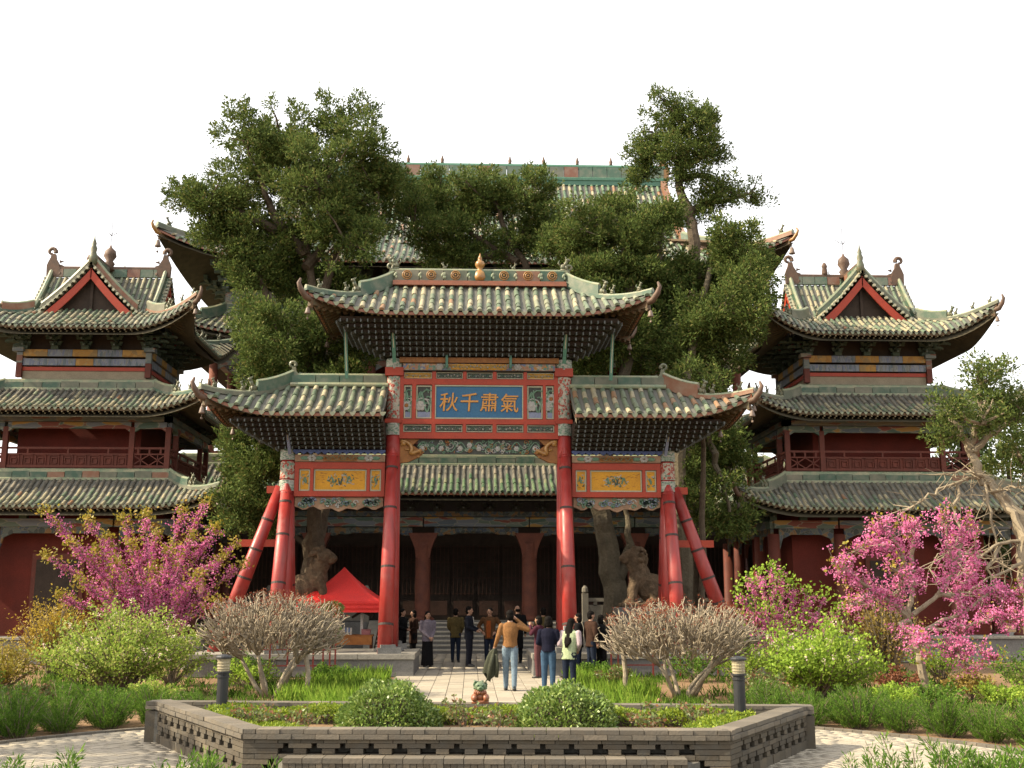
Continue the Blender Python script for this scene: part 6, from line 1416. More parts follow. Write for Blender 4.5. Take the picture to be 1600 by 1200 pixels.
for i, (x, y, r_, h, m, l) in enumerate(((7.35, 19.6, .5, .55, 'fresh_leaf', 'small bright green leafy clump right of the bollard lamp'), (8.75, 23.3, .55, .62, 'barberry_leaf', 'dark red clipped barberry left of the redbud trunk'), (9.95, 22.5, .6, .62, 'brown_leaf', 'rusty brown clipped bush right of the redbud trunk'),
        (10.9, 21.0, .9, 1.0, 'lilac_leaf', 'loose green bush with reddish shoots at the right edge'), (10.2, 19.6, .55, .6, 'rose_leaf', 'dark red-leaved rose clump before the right edge bush'), (-8.3, 21.2, .7, .5, 'rose_leaf', 'red-leaved rose clump under the pale green bush at left'),
        (5.3, 20.9, .6, .75, 'rose_leaf', 'mixed green and red rose clump behind the right bollard lamp'), (-6.0, 21.0, .6, .55, 'lilac_leaf', 'sparse low bush behind the left bollard lamp'), (3.0, 24.6, .5, .6, 'rose_leaf', 'low rose clump left of the right pruned shrub'), (-3.4, 26.2, .6, .6, 'juniper_leaf', 'low green clump behind the left pruned shrub'),
        (-5.3, 26.0, .8, .7, 'fresh_leaf', 'leafy low bush left of the left pruned shrub'), (6.1, 26.0, .8, 1.2, 'fresh_leaf', 'yellow-green bush behind the right pruned shrub'), (2.9, 27.4, .5, .55, 'juniper_leaf', 'low green clump beside the right archway base'))):
    twiggy('garden_bush', l, 'shrub', (x, y, 0), r_, h, 34, 2200, m, .06, .036, seed=20 + i)
for i, (x, y, r_, h_, m, l) in enumerate(((-9.3, 20.4, .9, .7, 'juniper_leaf', 'low green mound between the left junipers and the pale green bush'), (-6.9, 20.2, .7, .5, 'juniper_leaf', 'low green mound under the right side of the pale green bush'), (-9.2, 26.4, .9, 1.0, 'fresh_leaf', 'bright green bush at the foot of the left redbud'), (-7.2, 26.6, .9, 1.1, 'lilac_leaf', 'yellow-green bush right of the left redbud foot'),
        (-11.6, 25.8, .9, 1.3, 'brown_leaf', 'olive brown bush at the left edge below the tower platform'), (8.2, 20.2, .8, .6, 'juniper_leaf', 'low green mound left of the redbud trunk'), (9.6, 20.4, .7, .6, 'fresh_leaf', 'low bright green mound right of the redbud trunk'), (11.6, 23.2, 1.0, 1.2, 'juniper_leaf', 'dark green bush at the right edge below the tower platform'),
        (7.6, 25.2, .9, 1.0, 'lilac_leaf', 'yellow-green bush behind the bright green bush at right'), (-5.9, 28.2, .8, .8, 'juniper_leaf', 'green bush before the left archway base'), (5.4, 27.6, .8, .8, 'juniper_leaf', 'green bush before the right archway base'), (11.2, 26.8, 1.0, 1.1, 'fresh_leaf', 'bright green bush before the right tower platform'))):
    twiggy('garden_bush', l, 'shrub', (x, y, 0), r_, h_, 34, 2000, m, .06, .036, seed=60 + i)
def juniper(seed, h=.55, n=34):
    q = random.Random(seed); mb = MB(); P, D = [], []
    for i in range(n):
        a = q.uniform(0, 6.28); rr = math.sqrt(q.random()) * .3; hh = h * q.uniform(.4, 1.1); lean = Vector((math.cos(a) * rr * 1.2 + q.gauss(.05, .06), math.sin(a) * rr * 1.2, 0))
        p0 = Vector((math.cos(a) * rr * .4, math.sin(a) * rr * .4, -.03)); p1 = p0 + lean + Vector((0, 0, hh)); mb.tube([p0, p0.lerp(p1, .6) - lean * .12, p1], [.01, .007, .003], 3)
        for k in range(200):
            s = q.uniform(.12, 1.0); c = p0.lerp(p1, s); w = .075 * (1.15 - s) + .012; b = q.uniform(0, 6.28)
            P.append((c.x + w * math.cos(b), c.y + w * math.sin(b), c.z + q.uniform(-.02, .02))); D.append((math.cos(b) * .6 + lean.x, math.sin(b) * .6 + lean.y, .9))
    return mb.mesh('stems', ['twig_bark']), np.array(P), np.array(D)
JM = []
for k in range(5):
    st, P, D = juniper(50 + k); tmp = leaves('foliage', P, .05, .009, 'juniper_leaf', None, D=D, jit=.35); JM.append((st, tmp.data)); bpy.data.objects.remove(tmp)
def jun(x, y, s, label, group, k, rz):
    t = thing('juniper_shrub', label, 'shrub', (x, y, 0), rz, group); t.scale = (s, s, s * 1.0); link('stems', JM[k % 5][0], t); link('foliage', JM[k % 5][1], t)
ordn = ['nearest the flower bed', 'second from the flower bed', 'third from the flower bed', 'fourth from the flower bed', 'fifth from the flower bed', 'sixth from the flower bed', 'seventh from the flower bed', 'eighth from the flower bed', 'ninth from the flower bed', 'tenth from the flower bed', 'eleventh from the flower bed', 'twelfth from the flower bed', 'thirteenth from the flower bed', 'fourteenth from the flower bed']
def jrow(c, R0, a0, a1, n, s, where, group, depth=1):
    k = 0
    for i in range(n):
        a = R(a0 + (a1 - a0) * i / max(1, n - 1))
        for j in range(depth):
            a += j * R(abs(a1 - a0) / n / 2); rr = R0 + j * .6 + rnd.uniform(-.1, .1); jun(c[0] + rr * math.cos(a + j * .02), c[1] + rr * math.sin(a + j * .02), s * rnd.uniform(.85, 1.2), 'feathery green juniper in the %s%s row, %s' % ('back of the ' if j else '', where, ordn[min(i, 13)]), group, rnd.randrange(5), rnd.uniform(0, 6.28)); k += 1
jrow((-.2, 11.5), 8.7, 121, 160, 9, .98, 'left', 'junipers edging the plaza on the left', 2)
jrow((-.2, 11.5), 8.75, 55, 12, 10, .95, 'right', 'junipers edging the plaza on the right', 2)
for i in range(10): jun(-2.0 - i * .46, 8.9 + .1 * i + rnd.uniform(-.2, .2), rnd.uniform(1.15, 1.4), 'feathery green juniper along the bottom left edge, ' + ordn[i], 'junipers along the bottom left', i, rnd.uniform(0, 6))
for i in range(12): jun(2.35 + i * .42, 8.9 + .12 * i + rnd.uniform(-.2, .2), rnd.uniform(1.0, 1.25) + .06 * i, 'feathery green juniper along the bottom right edge, ' + ordn[i], 'junipers along the bottom right', i + 2, rnd.uniform(0, 6))
# long grass by the path and ground cover tufts
def blades(P, h, w, lean=.35):
    n = len(P); a = nrng.uniform(0, 6.28, n); ln = nrng.uniform(.05, lean, n) * h; hh = h * nrng.uniform(.5, 1.1, n); ww = w * nrng.uniform(.7, 1.3, n)
    d = np.column_stack([np.cos(a), np.sin(a), np.zeros(n)]); s = np.column_stack([-np.sin(a), np.cos(a), np.zeros(n)]) ; z = np.array([0, 0, 1.0])
    b1 = P + d * (ln * .3)[:, None] + z * (hh * .55)[:, None]; tp = P + d * ln[:, None] + z * hh[:, None]
    return np.stack([P - s * ww[:, None] / 2, P + s * ww[:, None] / 2, b1 + s * ww[:, None] * .4, tp, b1 - s * ww[:, None] * .4], 1).reshape(-1, 3)
def grass(name, label, pts, h, w, mat='grass_blade', lean=.35):
    o = link(name, np_mesh(name, blades(pts, h, w, lean), 5, [(0, 1, 2, 3, 4)], mat), None, None, 'stuff'); o['label'] = label; o['category'] = 'grass'; return o
def area(n, x0, x1, y0, y1): return np.column_stack([nrng.uniform(x0, x1, n), nrng.uniform(y0, y1, n), np.full(n, -.03)])
grass('long_grass', 'long bright grass on both sides of the path before the archway', np.concatenate([area(3200, -3.9, -2.2, 21.5, 28.6), area(2800, 2.2, 3.6, 22.5, 28.6), area(900, -3.0, -2.2, 18.5, 21.5), area(700, 2.2, 3.0, 18.5, 22.5)]), .42, .016)
cl = []
for i in range(800):
    x, y = rnd.uniform(-12, 12), rnd.uniform(19.5, 31)
    if abs(x) < 2.3: continue
    k = rnd.randrange(10, 34); c = np.array([x, y, -.03]); cl.append(c + np.column_stack([nrng.normal(0, .13, k), nrng.normal(0, .13, k), np.zeros(k)]))
grass('weeds', 'scattered green weeds on the bare garden soil', np.concatenate(cl), .2, .016, 'juniper_leaf', .7)
# ------------------------------------------------------------------ stone lions, stall, railings
def remeshed(mb, name, voxel, mats, parent, loc=None, smooth=True):
    me = mb.mesh(name, mats); o = bpy.data.objects.new('tmp', me); COL.objects.link(o)
    md = o.modifiers.new('r', 'REMESH'); md.mode = 'VOXEL'; md.voxel_size = voxel; md.use_smooth_shade = smooth
    dg = bpy.context.evaluated_depsgraph_get(); out = bpy.data.meshes.new_from_object(o.evaluated_get(dg)); bpy.data.objects.remove(o); bpy.data.meshes.remove(me); out.name = name
    return link(name, out, parent, loc)
def stone_lion(label, loc, sx, cub):
    t = thing('stone_lion', label, 'statue', loc, 0, 'guardian lions'); q = random.Random(4 + sx); mb = MB()
    X = lambda x: x * sx       # modelled facing -X, mirrored for the other lion
    mb.box(X(0), 0, .06, 1.5, .8, .12)
    mb.ell((X(.25), 0, .55), (.5, .36, .45)); mb.ell((X(-.12), 0, .85), (.34, .32, .5)); mb.ell((X(.42), .26, .38), (.32, .16, .32)); mb.ell((X(.42), -.26, .38), (.32, .16, .32))
    for y in (-.2, .2):
        mb.tube([(X(-.2), y, .9), (X(-.36), y, .5), (X(-.38), y, .14)], [.17, .14, .13], 8); mb.ell((X(-.46), y, .16), (.18, .13, .1)); mb.ell((X(.2), y * 1.7, .16), (.22, .12, .1))
    mb.tube([(X(-.15), 0, 1.1), (X(-.3), 0, 1.35)], [.3, .28], 10); mb.ell((X(-.36), -.04, 1.5), (.27, .26, .25)); mb.ell((X(-.6), -.06, 1.44), (.16, .17, .13)); mb.ell((X(-.55), -.06, 1.32), (.13, .15, .06)); mb.ell((X(-.6), -.06, 1.54), (.08, .1, .08))
    for k in range(46):
        a, b = q.uniform(0, 6.28), q.uniform(-.5, 1.3); mb.ell((X(-.26 + .27 * math.cos(a) * math.cos(b) + .08), .30 * math.sin(a) * math.cos(b), 1.45 + .3 * math.sin(b)), (.075, .075, .075), 0, 7, 5)
    for y in (-.2, .14): mb.ell((X(-.3), y, 1.74), (.07, .05, .1)); mb.ell((X(-.54), y * .7 - .02, 1.58), (.06, .05, .04))
    mb.tube([(X(.7), 0, .45), (X(.85), 0, .8), (X(.7), 0, 1.05)], [.1, .13, .05], 8)
    mb.tube([(X(-.3), -.28, 1.0), (X(-.2), -.3, .7)], [.06, .05], 6)
    remeshed(mb, 'lion_body', .032, ['lion_stone'], t, (0, 0, 1.75))
    if cub:
        c = MB(); c.ell((X(.78), -.2, .25), (.13, .12, .22)); c.ell((X(.74), -.22, .5), (.1, .1, .11)); c.tube([(X(1.02), -.2, .0), (X(.98), -.2, .3), (X(.95), -.2, .5)], [.12, .1, .03], 6); c.box(X(.8), -.2, .03, .5, .4, .08); remeshed(c, 'lion_cub', .03, ['lion_stone'], t, (0, 0, 1.75))
    else:
        c = MB(); c.ell((X(.72), -.1, .62), (.1, .1, .18)); c.ell((X(.7), -.1, .86), (.08, .08, .09)); remeshed(c, 'lion_cub', .03, ['lion_stone'], t, (0, 0, 1.75))
    for z, h, w in ((0, .25, 1.9), (.25, .2, 1.6), (.45, .9, 1.45), (1.35, .18, 1.6), (1.53, .22, 1.8)):
        mb = MB(); mb.box(0, 0, z + h / 2, w, w * .62, h - .006); mb.build('pedestal_block', ['grey_stone'], t)
stone_lion('weathered stone lion facing right on a pedestal, beside the red tent', (-5.0, 33.6, 0), -1, True)
stone_lion('weathered stone lion facing left on a pedestal, between archway props and trees at right', (5.02, 33.2, 0), 1, False)

pm('tent_red', (.95, .05, .04), (.85, .045, .04), 3, .6, .25, .1); pm('steel', (.3, .3, .3), (.24, .24, .24), 9, .4, .5); pm('rail_red', (.22, .035, .025), (.16, .03, .022), 9, .55)
t = thing('market_tent', 'red pop-up tent with a pointed canopy left of the steps', 'tent', (-4.1, 34.2, 0)); hw = 1.25; mb = MB(); n = 10; vs = []
for j in range(9):
    f = j / 8; e = hw * (1 - f) if j < 8 else 0.0; z = 1.92 + 1.03 * (f * .7 + f ** 2.2 * .3)
    ring = []
    for sd_ in range(4):
        for i in range(n):
            u = -1 + 2 * i / n; p = [(u, -1), (1, u), (-u, 1), (-1, -u)][sd_]; sag = .05 * math.cos(u * math.pi / 2) * math.sin(f * math.pi)
            ring.append((p[0] * e, p[1] * e, z - sag))
    vs += ring
m = 4 * n; mb.add(vs, [(j * m + i, j * m + (i + 1) % m, (j + 1) * m + (i + 1) % m, (j + 1) * m + i) for j in range(8) for i in range(m)]); cp = mb.build('canopy', ['tent_red'], t, smooth=True)
mb = MB()
for k in range(5):
    z0 = 1.92 - k * .065; e = hw + (.012 if k % 2 else 0.0); r_ = [(-e, -e, z0), (e, -e, z0), (e, e, z0), (-e, e, z0)]; z1 = z0 - .065; e = hw + (0.0 if k % 2 else .012); mb.add(r_ + [(-e, -e, z1), (e, -e, z1), (e, e, z1), (-e, e, z1)], [(i, (i + 1) % 4, (i + 1) % 4 + 4, i + 4) for i in range(4)])
mb.build('valance', ['tent_red'], cp)
for sx in (-1, 1):
    for sy in (-1, 1): mb = MB(); mb.box(sx * 1.2, sy * 1.2, .95, .045, .045, 1.9); mb.build('leg', ['steel'], t)
pm('stall_orange', (.36, .14, .03), (.28, .1, .025), 5, .6); pm('paper_white', (.7, .68, .62), (.6, .58, .52), 9, .7); pm('book_blue', (.12, .17, .3), (.2, .25, .38), 9, .6); pm('goods_pink', (.45, .2, .2), (.35, .12, .12), 9, .6)
t = thing('stall_table', 'low orange-fronted stall table under the red tent', 'table', (-3.75, 33.35, 0)); mb = MB(); mb.box(0, 0, .92, 1.3, .6, .05); mb.build('table_top', ['stall_orange'], t); mb = MB(); mb.box(0, -.29, .78, 1.28, .03, .24); mb.build('front_board', ['stall_orange'], t)
for x in (-.6, .6):
    for y in (-.25, .25): mb = MB(); mb.box(x, y, .45, .05, .05, .9); mb.build('leg', ['red_wood'], t)
for i in range(5): mb = MB(); mb.box(0, 0, .1, .045, .16, .2); tag(mb.build('book', ['book_blue' if i % 2 else 'paper_white'], None, (-3.95 + i * .05, 33.3, .945)), 'souvenir book standing on the stall table, %s from left' % ('first', 'second', 'third', 'fourth', 'fifth')[i], 'book', 'books on the stall')
mb = MB(); mb.prism([(-.3, .52), (0, .74), (.34, .58), (.3, .5), (0, .64), (-.27, .47)], -.14, .14, 0); t = tag(mb.build('display_shrine', ['dark_wood'], None, (-3.45, 33.4, .945)), 'dark little roofed display stand on the stall table', 'stand'); mb = MB(); mb.box(.0, 0, .29, .08, .08, .58); mb.build('post', ['paper_white'], t)
mb = MB(); mb.box(0, 0, .07, .26, .2, .14); mb.box(0, 0, .15, .28, .22, .02); tag(mb.build('gift_box', ['goods_pink'], None, (-3.3, 33.25, .945)), 'pinkish gift box on the stall table, right of the display stand', 'box')
def railing(label, x0, x1, y, posts):
    t = thing('iron_railing', label, 'railing', ((x0 + x1) / 2, y, 0), 0, 'red iron railings'); w = x1 - x0
    for z in (.32, .72, 1.08): mb = MB(); mb.box(0, 0, z, w, .025, .03); mb.build('rail', ['rail_red'], t)
    for f in posts: mb = MB(); mb.box(f - (x0 + x1) / 2, 0, .58, .04, .04, 1.16); mb.ell((f - (x0 + x1) / 2, 0, 1.18), (.03, .03, .04)); mb.build('post', ['rail_red'], t)
railing('red iron railing behind the left pruned shrub', -6.4, -3.62, 28.7, (-6.38, -5.3, -4.85, -4.2, -3.95, -3.78, -3.64)); railing('red iron railing behind the right pruned shrub', 3.4, 6.2, 28.7, (3.42, 3.6, 3.78, 4.5, 5.2, 5.6, 6.18))
# topiary beside the tent, dead stakes
t = thing('topiary', 'small cloud-pruned evergreen in front of the red tent', 'topiary', (-4.05, 30.6, .57)); mb = MB(); mb.tube([(0, 0, 0), (.06, 0, .4), (-.03, 0, .9), (.02, 0, 1.25)], [.05, .04, .03, .02], 6); mb.build('trunk', ['bark'], t)
for cx, cz, r_ in ((.0, .55, .34), (.05, 1.15, .32), (-.2, .85, .2)):
    pp, dd = ball_pts(1500, (cx, 0, cz), (r_, r_ * .9, r_ * .62), .75); leaves('foliage_pad', pp, .055, .03, 'box_leaf', t, D=dd, jit=.7)
for i, (x, y, l) in enumerate(((-3.55, 23.2, 'pale cut stake standing right of the left pruned shrub'), (2.95, 22.9, 'pale cut stake standing left of the right pruned shrub'))):
    mb = MB(); mb.tube([(0, 0, -.05), (.03, 0, .5), (-.02 if i else -.06, 0, 1.02)], [.06, .05, .045], 8); mb.tube([(0, 0, .25), (.09, .02, .42)], [.03, .012], 5); tag(mb.build('wooden_stake', ['myrtle_bark'], None, (x, y, 0)), l, 'stake')

# ------------------------------------------------------------------ people
pm('skin', (.42, .24, .16), (.36, .2, .13), 8, .55, .3, .05); pm('hair_black', (.006, .005, .004), (.011, .009, .008), 20, .8, .06, .2); pm('shoe_black', (.02, .018, .016), (.03, .027, .025), 9, .4, .4)
CL = {'tan': (.30, .15, .06), 'light_jean': (.22, .30, .37), 'navy': (.012, .013, .028), 'jean': (.06, .115, .19), 'dark_jean': (.02, .028, .05), 'suit': (.018, .02, .03), 'black': (.012, .012, .013), 'brown': (.13, .065, .03), 'orange': (.34, .09, .025),
      'olive': (.12, .09, .035), 'grey_lilac': (.22, .19, .23), 'maroon': (.085, .025, .04), 'mauve': (.14, .06, .065), 'pale_green': (.42, .50, .30), 'pink_white': (.52, .42, .45), 'dark_brown': (.06, .032, .022), 'grey_green': (.075, .08, .055), 'bald': (.34, .2, .13)}
for k, c in CL.items(): pm('cloth_' + k, tuple(x * .95 for x in c), tuple(x * .68 for x in c), 6, .9, .08, .35, 30, dist=.015)
def finger(mb, p, d, curl, L, r):
    pts = [Vector(p)]; dd = Vector(d).normalized()
    for k in range(3): pts.append(pts[-1] + dd * L / 3); dd = (dd + Vector(curl) * .35).normalized()
    mb.tube(pts, [r, r * .95, r * .85, r * .6], 5)
def person(label, loc, rz, h, top, legs, arms, hair='short', skirt=None, jacket=False, stride=0.0, lean=0.0, shoes='shoe_black', sleeve=None, head_turn=0.0, head_tilt=0.0, collar=None, hem=None, inner=None):
    k = h / 1.72; t = thing('person', label, 'person', loc, rz); lo, cap = [], []
    j = 1.09 if jacket else 1.0; hz = hem or (.80 if jacket else .93)
    # prims: lofts (material, rings (z, rx, ry, cx, cy)) and capsules (material, p0, p1, r0, r1); materials 0 skin 1 top 2 legs 3 shoes 4 sleeve
    lf = lambda z: lean * max(0, z - .9)
    lo.append((1, [(hz, .172 * j, .125 * j, 0, 0), (.98, .165 * j, .12 * j, 0, -lf(.98)), (1.1, .155 * j, .112 * j, 0, -lf(1.1)), (1.28, .185 * j, .125 * j, 0, -lf(1.28)), (1.39, .185 * j, .105 * j, 0, -lf(1.39)), (1.45, .11, .075, 0, .01 - lf(1.45)), (1.47, .06, .055, 0, .01 - lf(1.47))]))
    hy = -lf(1.6)
    cap.append((0, (0, .01 - lf(1.45), 1.44), (0, hy, 1.55), .055, .05))
    if skirt is not None: lo.append((2, [(skirt, .20, .17, 0, 0), (.5, .185, .14, 0, 0), (.94, .165, .118, 0, 0)]))
    for s in (-1, 1):
        st = stride * s; kx = .095
        if skirt is None:
            cap.append((2, (s * .085, 0, .9), (s * kx, -st * .5 - .015, .49), .098, .072)); cap.append((2, (s * kx, -st * .5 - .015, .49), (s * .095, -st + .01, .1 + max(0, -st) * .1), .072, .055))
        lo.append((3, [(.0 + max(0, -st) * .1, .045, .125, s * .097, -.055 - st), (.05 + max(0, -st) * .1, .045, .115, s * .097, -.05 - st), (.1 + max(0, -st) * .1, .04, .055, s * .097, -st)]))
        e, w = arms[s]; e, w = Vector(e), Vector(w); sh = Vector((s * .185 * j, -lf(1.38), 1.385)); m = 4 if sleeve else 1
        cap.append((m, sh, e, .068 * j, .054 * j)); cap.append((m, e, w, .054 * j, .04 * j)); dd = (w - e).normalized(); cap.append((0, w - dd * .01, w + dd * .07, .03, .036))
    mb = MB()
    for m, rg in lo:
        n = 14; vs = [(c[3] + c[1] * math.cos(a), c[4] + c[2] * math.sin(a), c[0]) for c in rg for a in np.linspace(0, 2 * math.pi, n + 1)[:-1]]; L = len(rg)
        mb.add(vs, [(i * n + q, i * n + (q + 1) % n, (i + 1) * n + (q + 1) % n, (i + 1) * n + q) for i in range(L - 1) for q in range(n)] + [tuple(range(n - 1, -1, -1)), tuple(range((L - 1) * n, L * n))])
    for m, p0, p1, r0, r1 in cap:
        p0, p1 = Vector(p0), Vector(p1); d = (p1 - p0).normalized(); mb.tube([p0 - d * r0 * .9, p0 - d * r0 * .5, p0, p1, p1 + d * r1 * .5, p1 + d * r1 * .9], [r0 * .4, r0 * .85, r0, r1, r1 * .85, r1 * .4], 10)
    HR = Matrix.Rotation(head_turn, 3, 'Z') @ Matrix.Rotation(head_tilt, 3, 'Y'); hc = Vector((0, hy - .01, 1.6)); H_ = lambda x, y, z: tuple(hc + HR @ Vector((x, y, z)))
    for c, r_ in (((0, 0, .01), (.076, .095, .108)), ((0, -.03, -.07), (.05, .055, .045)), ((0, -.097, -.015), (.014, .022, .026)), ((-.078, .01, -.01), (.014, .022, .032)), ((.078, .01, -.01), (.014, .022, .032)), ((0, -.082, .035), (.045, .012, .01))): mb.ell(H_(*c), r_, 0, 12, 8, M4=HR)
    body = remeshed(mb, 'body', .0155, ['skin'], t); me = body.data
    for mt in (top, legs, shoes, sleeve or top): me.materials.append(M[mt if mt.startswith('shoe') else 'cloth_' + mt])
    C = np.empty(len(me.polygons) * 3); me.polygons.foreach_get('center', C); C = C.reshape(-1, 3); best = np.full(len(C), 9.0); idx = np.zeros(len(C), int)
    def upd(d, m):
        nonlocal best, idx
        w = d < best; best = np.where(w, d, best); idx = np.where(w, m, idx)
    for m, rg in lo:
        z = np.array([c[0] for c in rg]); f = lambda i: np.interp(C[:, 2], z, [c[i] for c in rg]); rx, ry = f(1), f(2)
        d = (np.sqrt(((C[:, 0] - f(3)) / rx) ** 2 + ((C[:, 1] - f(4)) / ry) ** 2) - 1) * np.minimum(rx, ry); d += np.maximum(0, np.maximum(z.min() - C[:, 2], C[:, 2] - z.max())) * 3; upd(np.abs(d) + .002, m)
    for m, p0, p1, r0, r1 in cap:
        p0, p1 = np.array(p0), np.array(p1); v = p1 - p0; u = np.clip(((C - p0) @ v) / (v @ v), 0, 1); upd(np.abs(np.linalg.norm(C - p0 - u[:, None] * v, axis=1) - (r0 + (r1 - r0) * u)), m)
    upd(np.abs(np.linalg.norm((C - np.array(hc)) / np.array([.078, .1, .112]), axis=1) - 1) * .05, 0)
    me.polygons.foreach_set('material_index', idx.astype(np.int32)); me.polygons.foreach_set('use_smooth', [True] * len(idx))
    # fingers and thumb, eyes and mouth
    fx = MB()
    for s in (-1, 1):
        e, w = Vector(arms[s][0]), Vector(arms[s][1]); d = (w - e).normalized(); sd_ = d.cross(Vector((0, 0, 1)) if abs(d.z) < .8 else Vector((s, 0, 0))).normalized(); cu = sd_.cross(d) * -.9
        for q, (o_, L) in enumerate(((-.027, .062), (-.009, .075), (.009, .07), (.027, .055))): finger(fx, w + d * .075 + sd_ * o_, d, cu, L, .0095)
        finger(fx, w + d * .03 + sd_ * -.032, (d - sd_ * .8), d * .6, .055, .0105)
    for s in (-1, 1): fx.ell(H_(s * .03, -.09, .018), (.012, .006, .007), 1, 6, 4)
    fx.ell(H_(0, -.088, -.055), (.022, .006, .006), 2, 6, 4); fx.build('hands', ['skin', 'hair_black', 'cloth_maroon'], t, smooth=True)
    hb = MB()
    if hair != 'bald':
        hb.ell(H_(0, .018, .045), (.087, .098, .088), 0, 14, 8, .03, HR); hb.ell(H_(0, .045, -.01), (.084, .07, .1), 0, 14, 8, .03, HR)
    else: hb.ell(H_(0, .04, -.02), (.083, .068, .06), 0, 12, 6, .03, HR)
    if hair == 'bob': hb.ell(H_(-.055, .03, -.05), (.05, .07, .09), 0, 10, 6, .04); hb.ell(H_(.055, .03, -.05), (.05, .07, .09), 0, 10, 6, .04); hb.ell(H_(0, .055, -.05), (.085, .055, .09), 0, 10, 6, .04)
    if hair == 'long':
        pts = [Vector(H_(0, .05, .04)), Vector(H_(0, .085, -.1)), Vector((0, hy + .12, 1.36)), Vector((0, hy * .6 + .145, 1.18)), Vector((0, .15, 1.06))]; n = 10
        for p, wx, wy in zip(pts, (.085, .095, .11, .09, .03), (.06, .05, .04, .035, .015)): pass
        vs = [(p.x + wx * math.cos(a), p.y + wy * math.sin(a), p.z) for p, wx, wy in zip(pts, (.085, .095, .11, .09, .03), (.06, .05, .045, .04, .015)) for a in np.linspace(0, 2 * math.pi, n + 1)[:-1]]
        hb.add(vs, [(i * n + q, i * n + (q + 1) % n, (i + 1) * n + (q + 1) % n, (i + 1) * n + q) for i in range(4) for q in range(n)] + [tuple(range(40, 50))])
    hb.build('hair', ['hair_black'], t, smooth=True)
    if collar:
        c = MB(); c.add([(-.055, -.118 * j, 1.42), (.055, -.118 * j, 1.42), (0, -.142 * j, 1.2), (0, -.10, 1.44)], [(0, 2, 1), (0, 1, 3)]); c.build('shirt_front', [collar], t)
    if inner:
        c = MB(); n = 6; c.add([(sx * (.075 - .02 * abs(i - 3) / 3), -.142 * j - .008 * (1 - abs(sx)), .84 + i * .1) for i in range(n) for sx in (-1, 0, 1)], [(3 * i + a, 3 * i + a + 1, 3 * i + a + 4, 3 * i + a + 3) for i in range(n - 1) for a in (0, 1)]); c.build('open_shirt', ['cloth_' + inner], t)
    t.scale = (k, k, k); return t
HANG = {1: ((.245, .02, 1.14), (.26, -.03, .90)), -1: ((-.245, .02, 1.14), (-.26, -.03, .90))}
def arms(l=None, r=None): return {1: l or HANG[1], -1: r or HANG[-1]}
FRONT_L, FRONT_R = ((.235, .03, 1.13), (.06, -.2, 1.05)), ((-.235, .03, 1.13), (-.06, -.2, 1.05))
HIP_L, HIP_R = ((.36, .05, 1.17), (.2, -.08, 1.0)), ((-.36, .05, 1.17), (-.2, -.08, 1.0))
UP_L, UP_R = ((.24, -.12, 1.22), (.09, -.22, 1.45)), ((-.24, -.12, 1.22), (-.09, -.22, 1.45))
person('man in tan sweater and light jeans walking away, hand raised to his head', (.68, 24.75, 0), R(176), 1.74, 'tan', 'light_jean', arms(((.26, .03, 1.16), (.33, -.04, .95)), ((-.40, .0, 1.30), (-.14, -.1, 1.52))), stride=.12)
person('woman in grey cardigan and long black skirt facing the camera', (-1.48, 33.3, 0), R(20), 1.62, 'grey_lilac', 'black', arms(((.225, .02, 1.14), (.1, -.16, .92)), ((-.225, .02, 1.14), (.0, -.17, .92))), 'long', skirt=.06, jacket=True)
person('man in olive jacket and dark trousers seen from behind, before the steps', (-.68, 35.6, 0), R(170), 1.68, 'olive', 'dark_jean', arms(*[(((.24, .0, 1.14), (.16, -.14, .98))), ((-.24, .0, 1.14), (-.16, -.14, .98))]), jacket=True)
person('man in dark suit and white shirt facing right', (-.25, 33.3, 0), R(75), 1.76, 'suit', 'suit', arms(((.24, -.02, 1.14), (.14, -.25, 1.06)), ((-.24, -.02, 1.14), (-.12, -.24, 1.04))), jacket=True, collar='paper_white')
person('man in open brown jacket and orange shirt with hands on hips', (.38, 33.9, 0), R(-14), 1.72, 'brown', 'dark_jean', arms(HIP_L, HIP_R), jacket=True, inner='orange')
person('balding person in long black coat walking to the steps', (1.27, 35.0, 0), R(195), 1.78, 'black', 'black', arms(), 'bald', jacket=True, hem=.45)
person('man in olive green jacket half hidden behind the group, right of the steps', (1.98, 33.4, 0), R(185), 1.72, 'olive', 'dark_jean', arms(FRONT_L, FRONT_R), jacket=True)
person('woman in maroon top and mauve trousers holding something to her face', (1.55, 28.6, 0), R(-120), 1.56, 'maroon', 'mauve', arms(UP_L, UP_R), 'bob')
person('woman in navy top and blue jeans with short dark hair, from behind', (1.47, 23.9, 0), R(165), 1.62, 'navy', 'jean', arms(FRONT_L, ((-.25, -.02, 1.14), (-.12, -.2, 1.12))), 'bob', lean=.04, head_tilt=.1)
person('woman in pale green vest with long black hair leaning towards the navy woman', (1.90, 23.75, 0), R(150), 1.58, 'pale_green', 'dark_jean', arms(FRONT_L, ((-.25, -.05, 1.14), (-.14, -.2, 1.0))), 'long', sleeve='pink_white', lean=.18, jacket=True, head_tilt=-.2)
person('man in dark brown jacket and dark jeans facing right before the archway base', (2.92, 28.8, 0), R(115), 1.68, 'dark_brown', 'dark_jean', arms(), jacket=True)
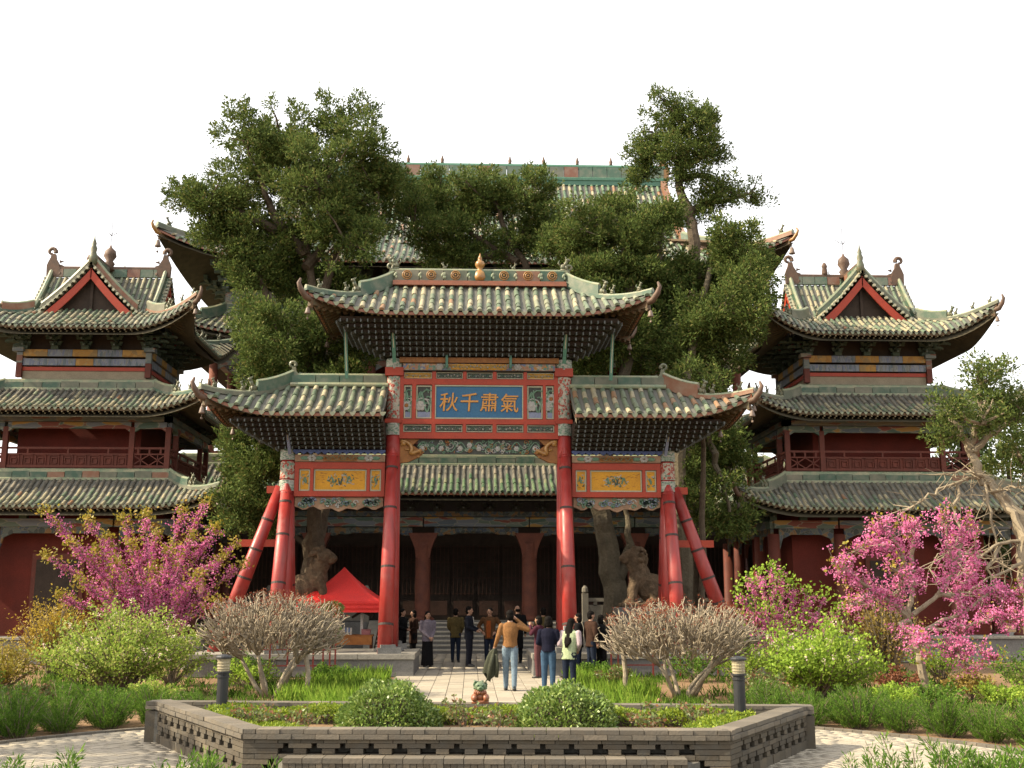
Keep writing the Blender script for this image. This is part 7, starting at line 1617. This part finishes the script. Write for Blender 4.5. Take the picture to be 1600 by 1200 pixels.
person('woman in black leather jacket behind the brown-jacketed man', (2.62, 29.05, 0), R(-100), 1.62, 'black', 'dark_jean', arms(((.24, .0, 1.14), (.14, -.25, 1.12)), FRONT_R), 'bob', jacket=True)
person('person in black coat at the right end of the group by the railing', (3.2, 28.95, 0), R(130), 1.58, 'black', 'black', arms(FRONT_L, FRONT_R), 'bob', jacket=True)
person('woman in black coat standing closest behind the left front column', (-2.42, 36.4, 0), R(60), 1.66, 'black', 'black', arms(FRONT_L, FRONT_R), 'long', jacket=True)
person('woman in dark coat with brown hair beside the left column, nearer the steps', (-2.08, 36.7, 0), R(-60), 1.62, 'dark_brown', 'black', arms(FRONT_L, FRONT_R), 'bob', jacket=True, hem=.6)
# coat carried by the walking man, papers
mb = MB(); n = 18; vs = []
for i, (z, wx, wy) in enumerate(((.0, .035, .03), (-.05, .075, .045), (-.16, .10, .05), (-.32, .125, .05), (-.46, .13, .045), (-.58, .12, .035))):
    for k in range(n): a = 2 * math.pi * k / n; f = 1 + .28 * math.sin(4 * a + i * .35) + .16 * math.sin(7 * a); vs.append((wx * math.cos(a) * f - .022 * i, wy * math.sin(a) * f, z + ((.10 * math.sin(2 * a + 1) + .04 * math.sin(5 * a)) if i == 5 else .02 * math.sin(3 * a))))
mb.add(vs, [(i * n + k, i * n + (k + 1) % n, (i + 1) * n + (k + 1) % n, (i + 1) * n + k) for i in range(5) for k in range(n)] + [tuple(range(n - 1, -1, -1))])
mb.tube([(-.02, -.05, -.1), (-.08, -.07, -.35), (-.13, -.06, -.66)], [.035, .05, .045], 8); mb.tube([(.04, -.04, -.1), (.07, -.06, -.35), (.05, -.05, -.6)], [.03, .045, .04], 8)
tag(mb.build('carried_coat', ['cloth_grey_green'], None, (.33, 24.72, .90), smooth=True), 'grey-green coat dangling from the walking man\'s left hand', 'coat')
mb = MB(); mb.box(0, 0, 0, .26, .02, .2, rz=.3); tag(mb.build('paper_sheet', ['paper_white'], None, (2.34, 28.95, 1.2)), 'white sheet of paper held by the woman in black leather', 'paper')
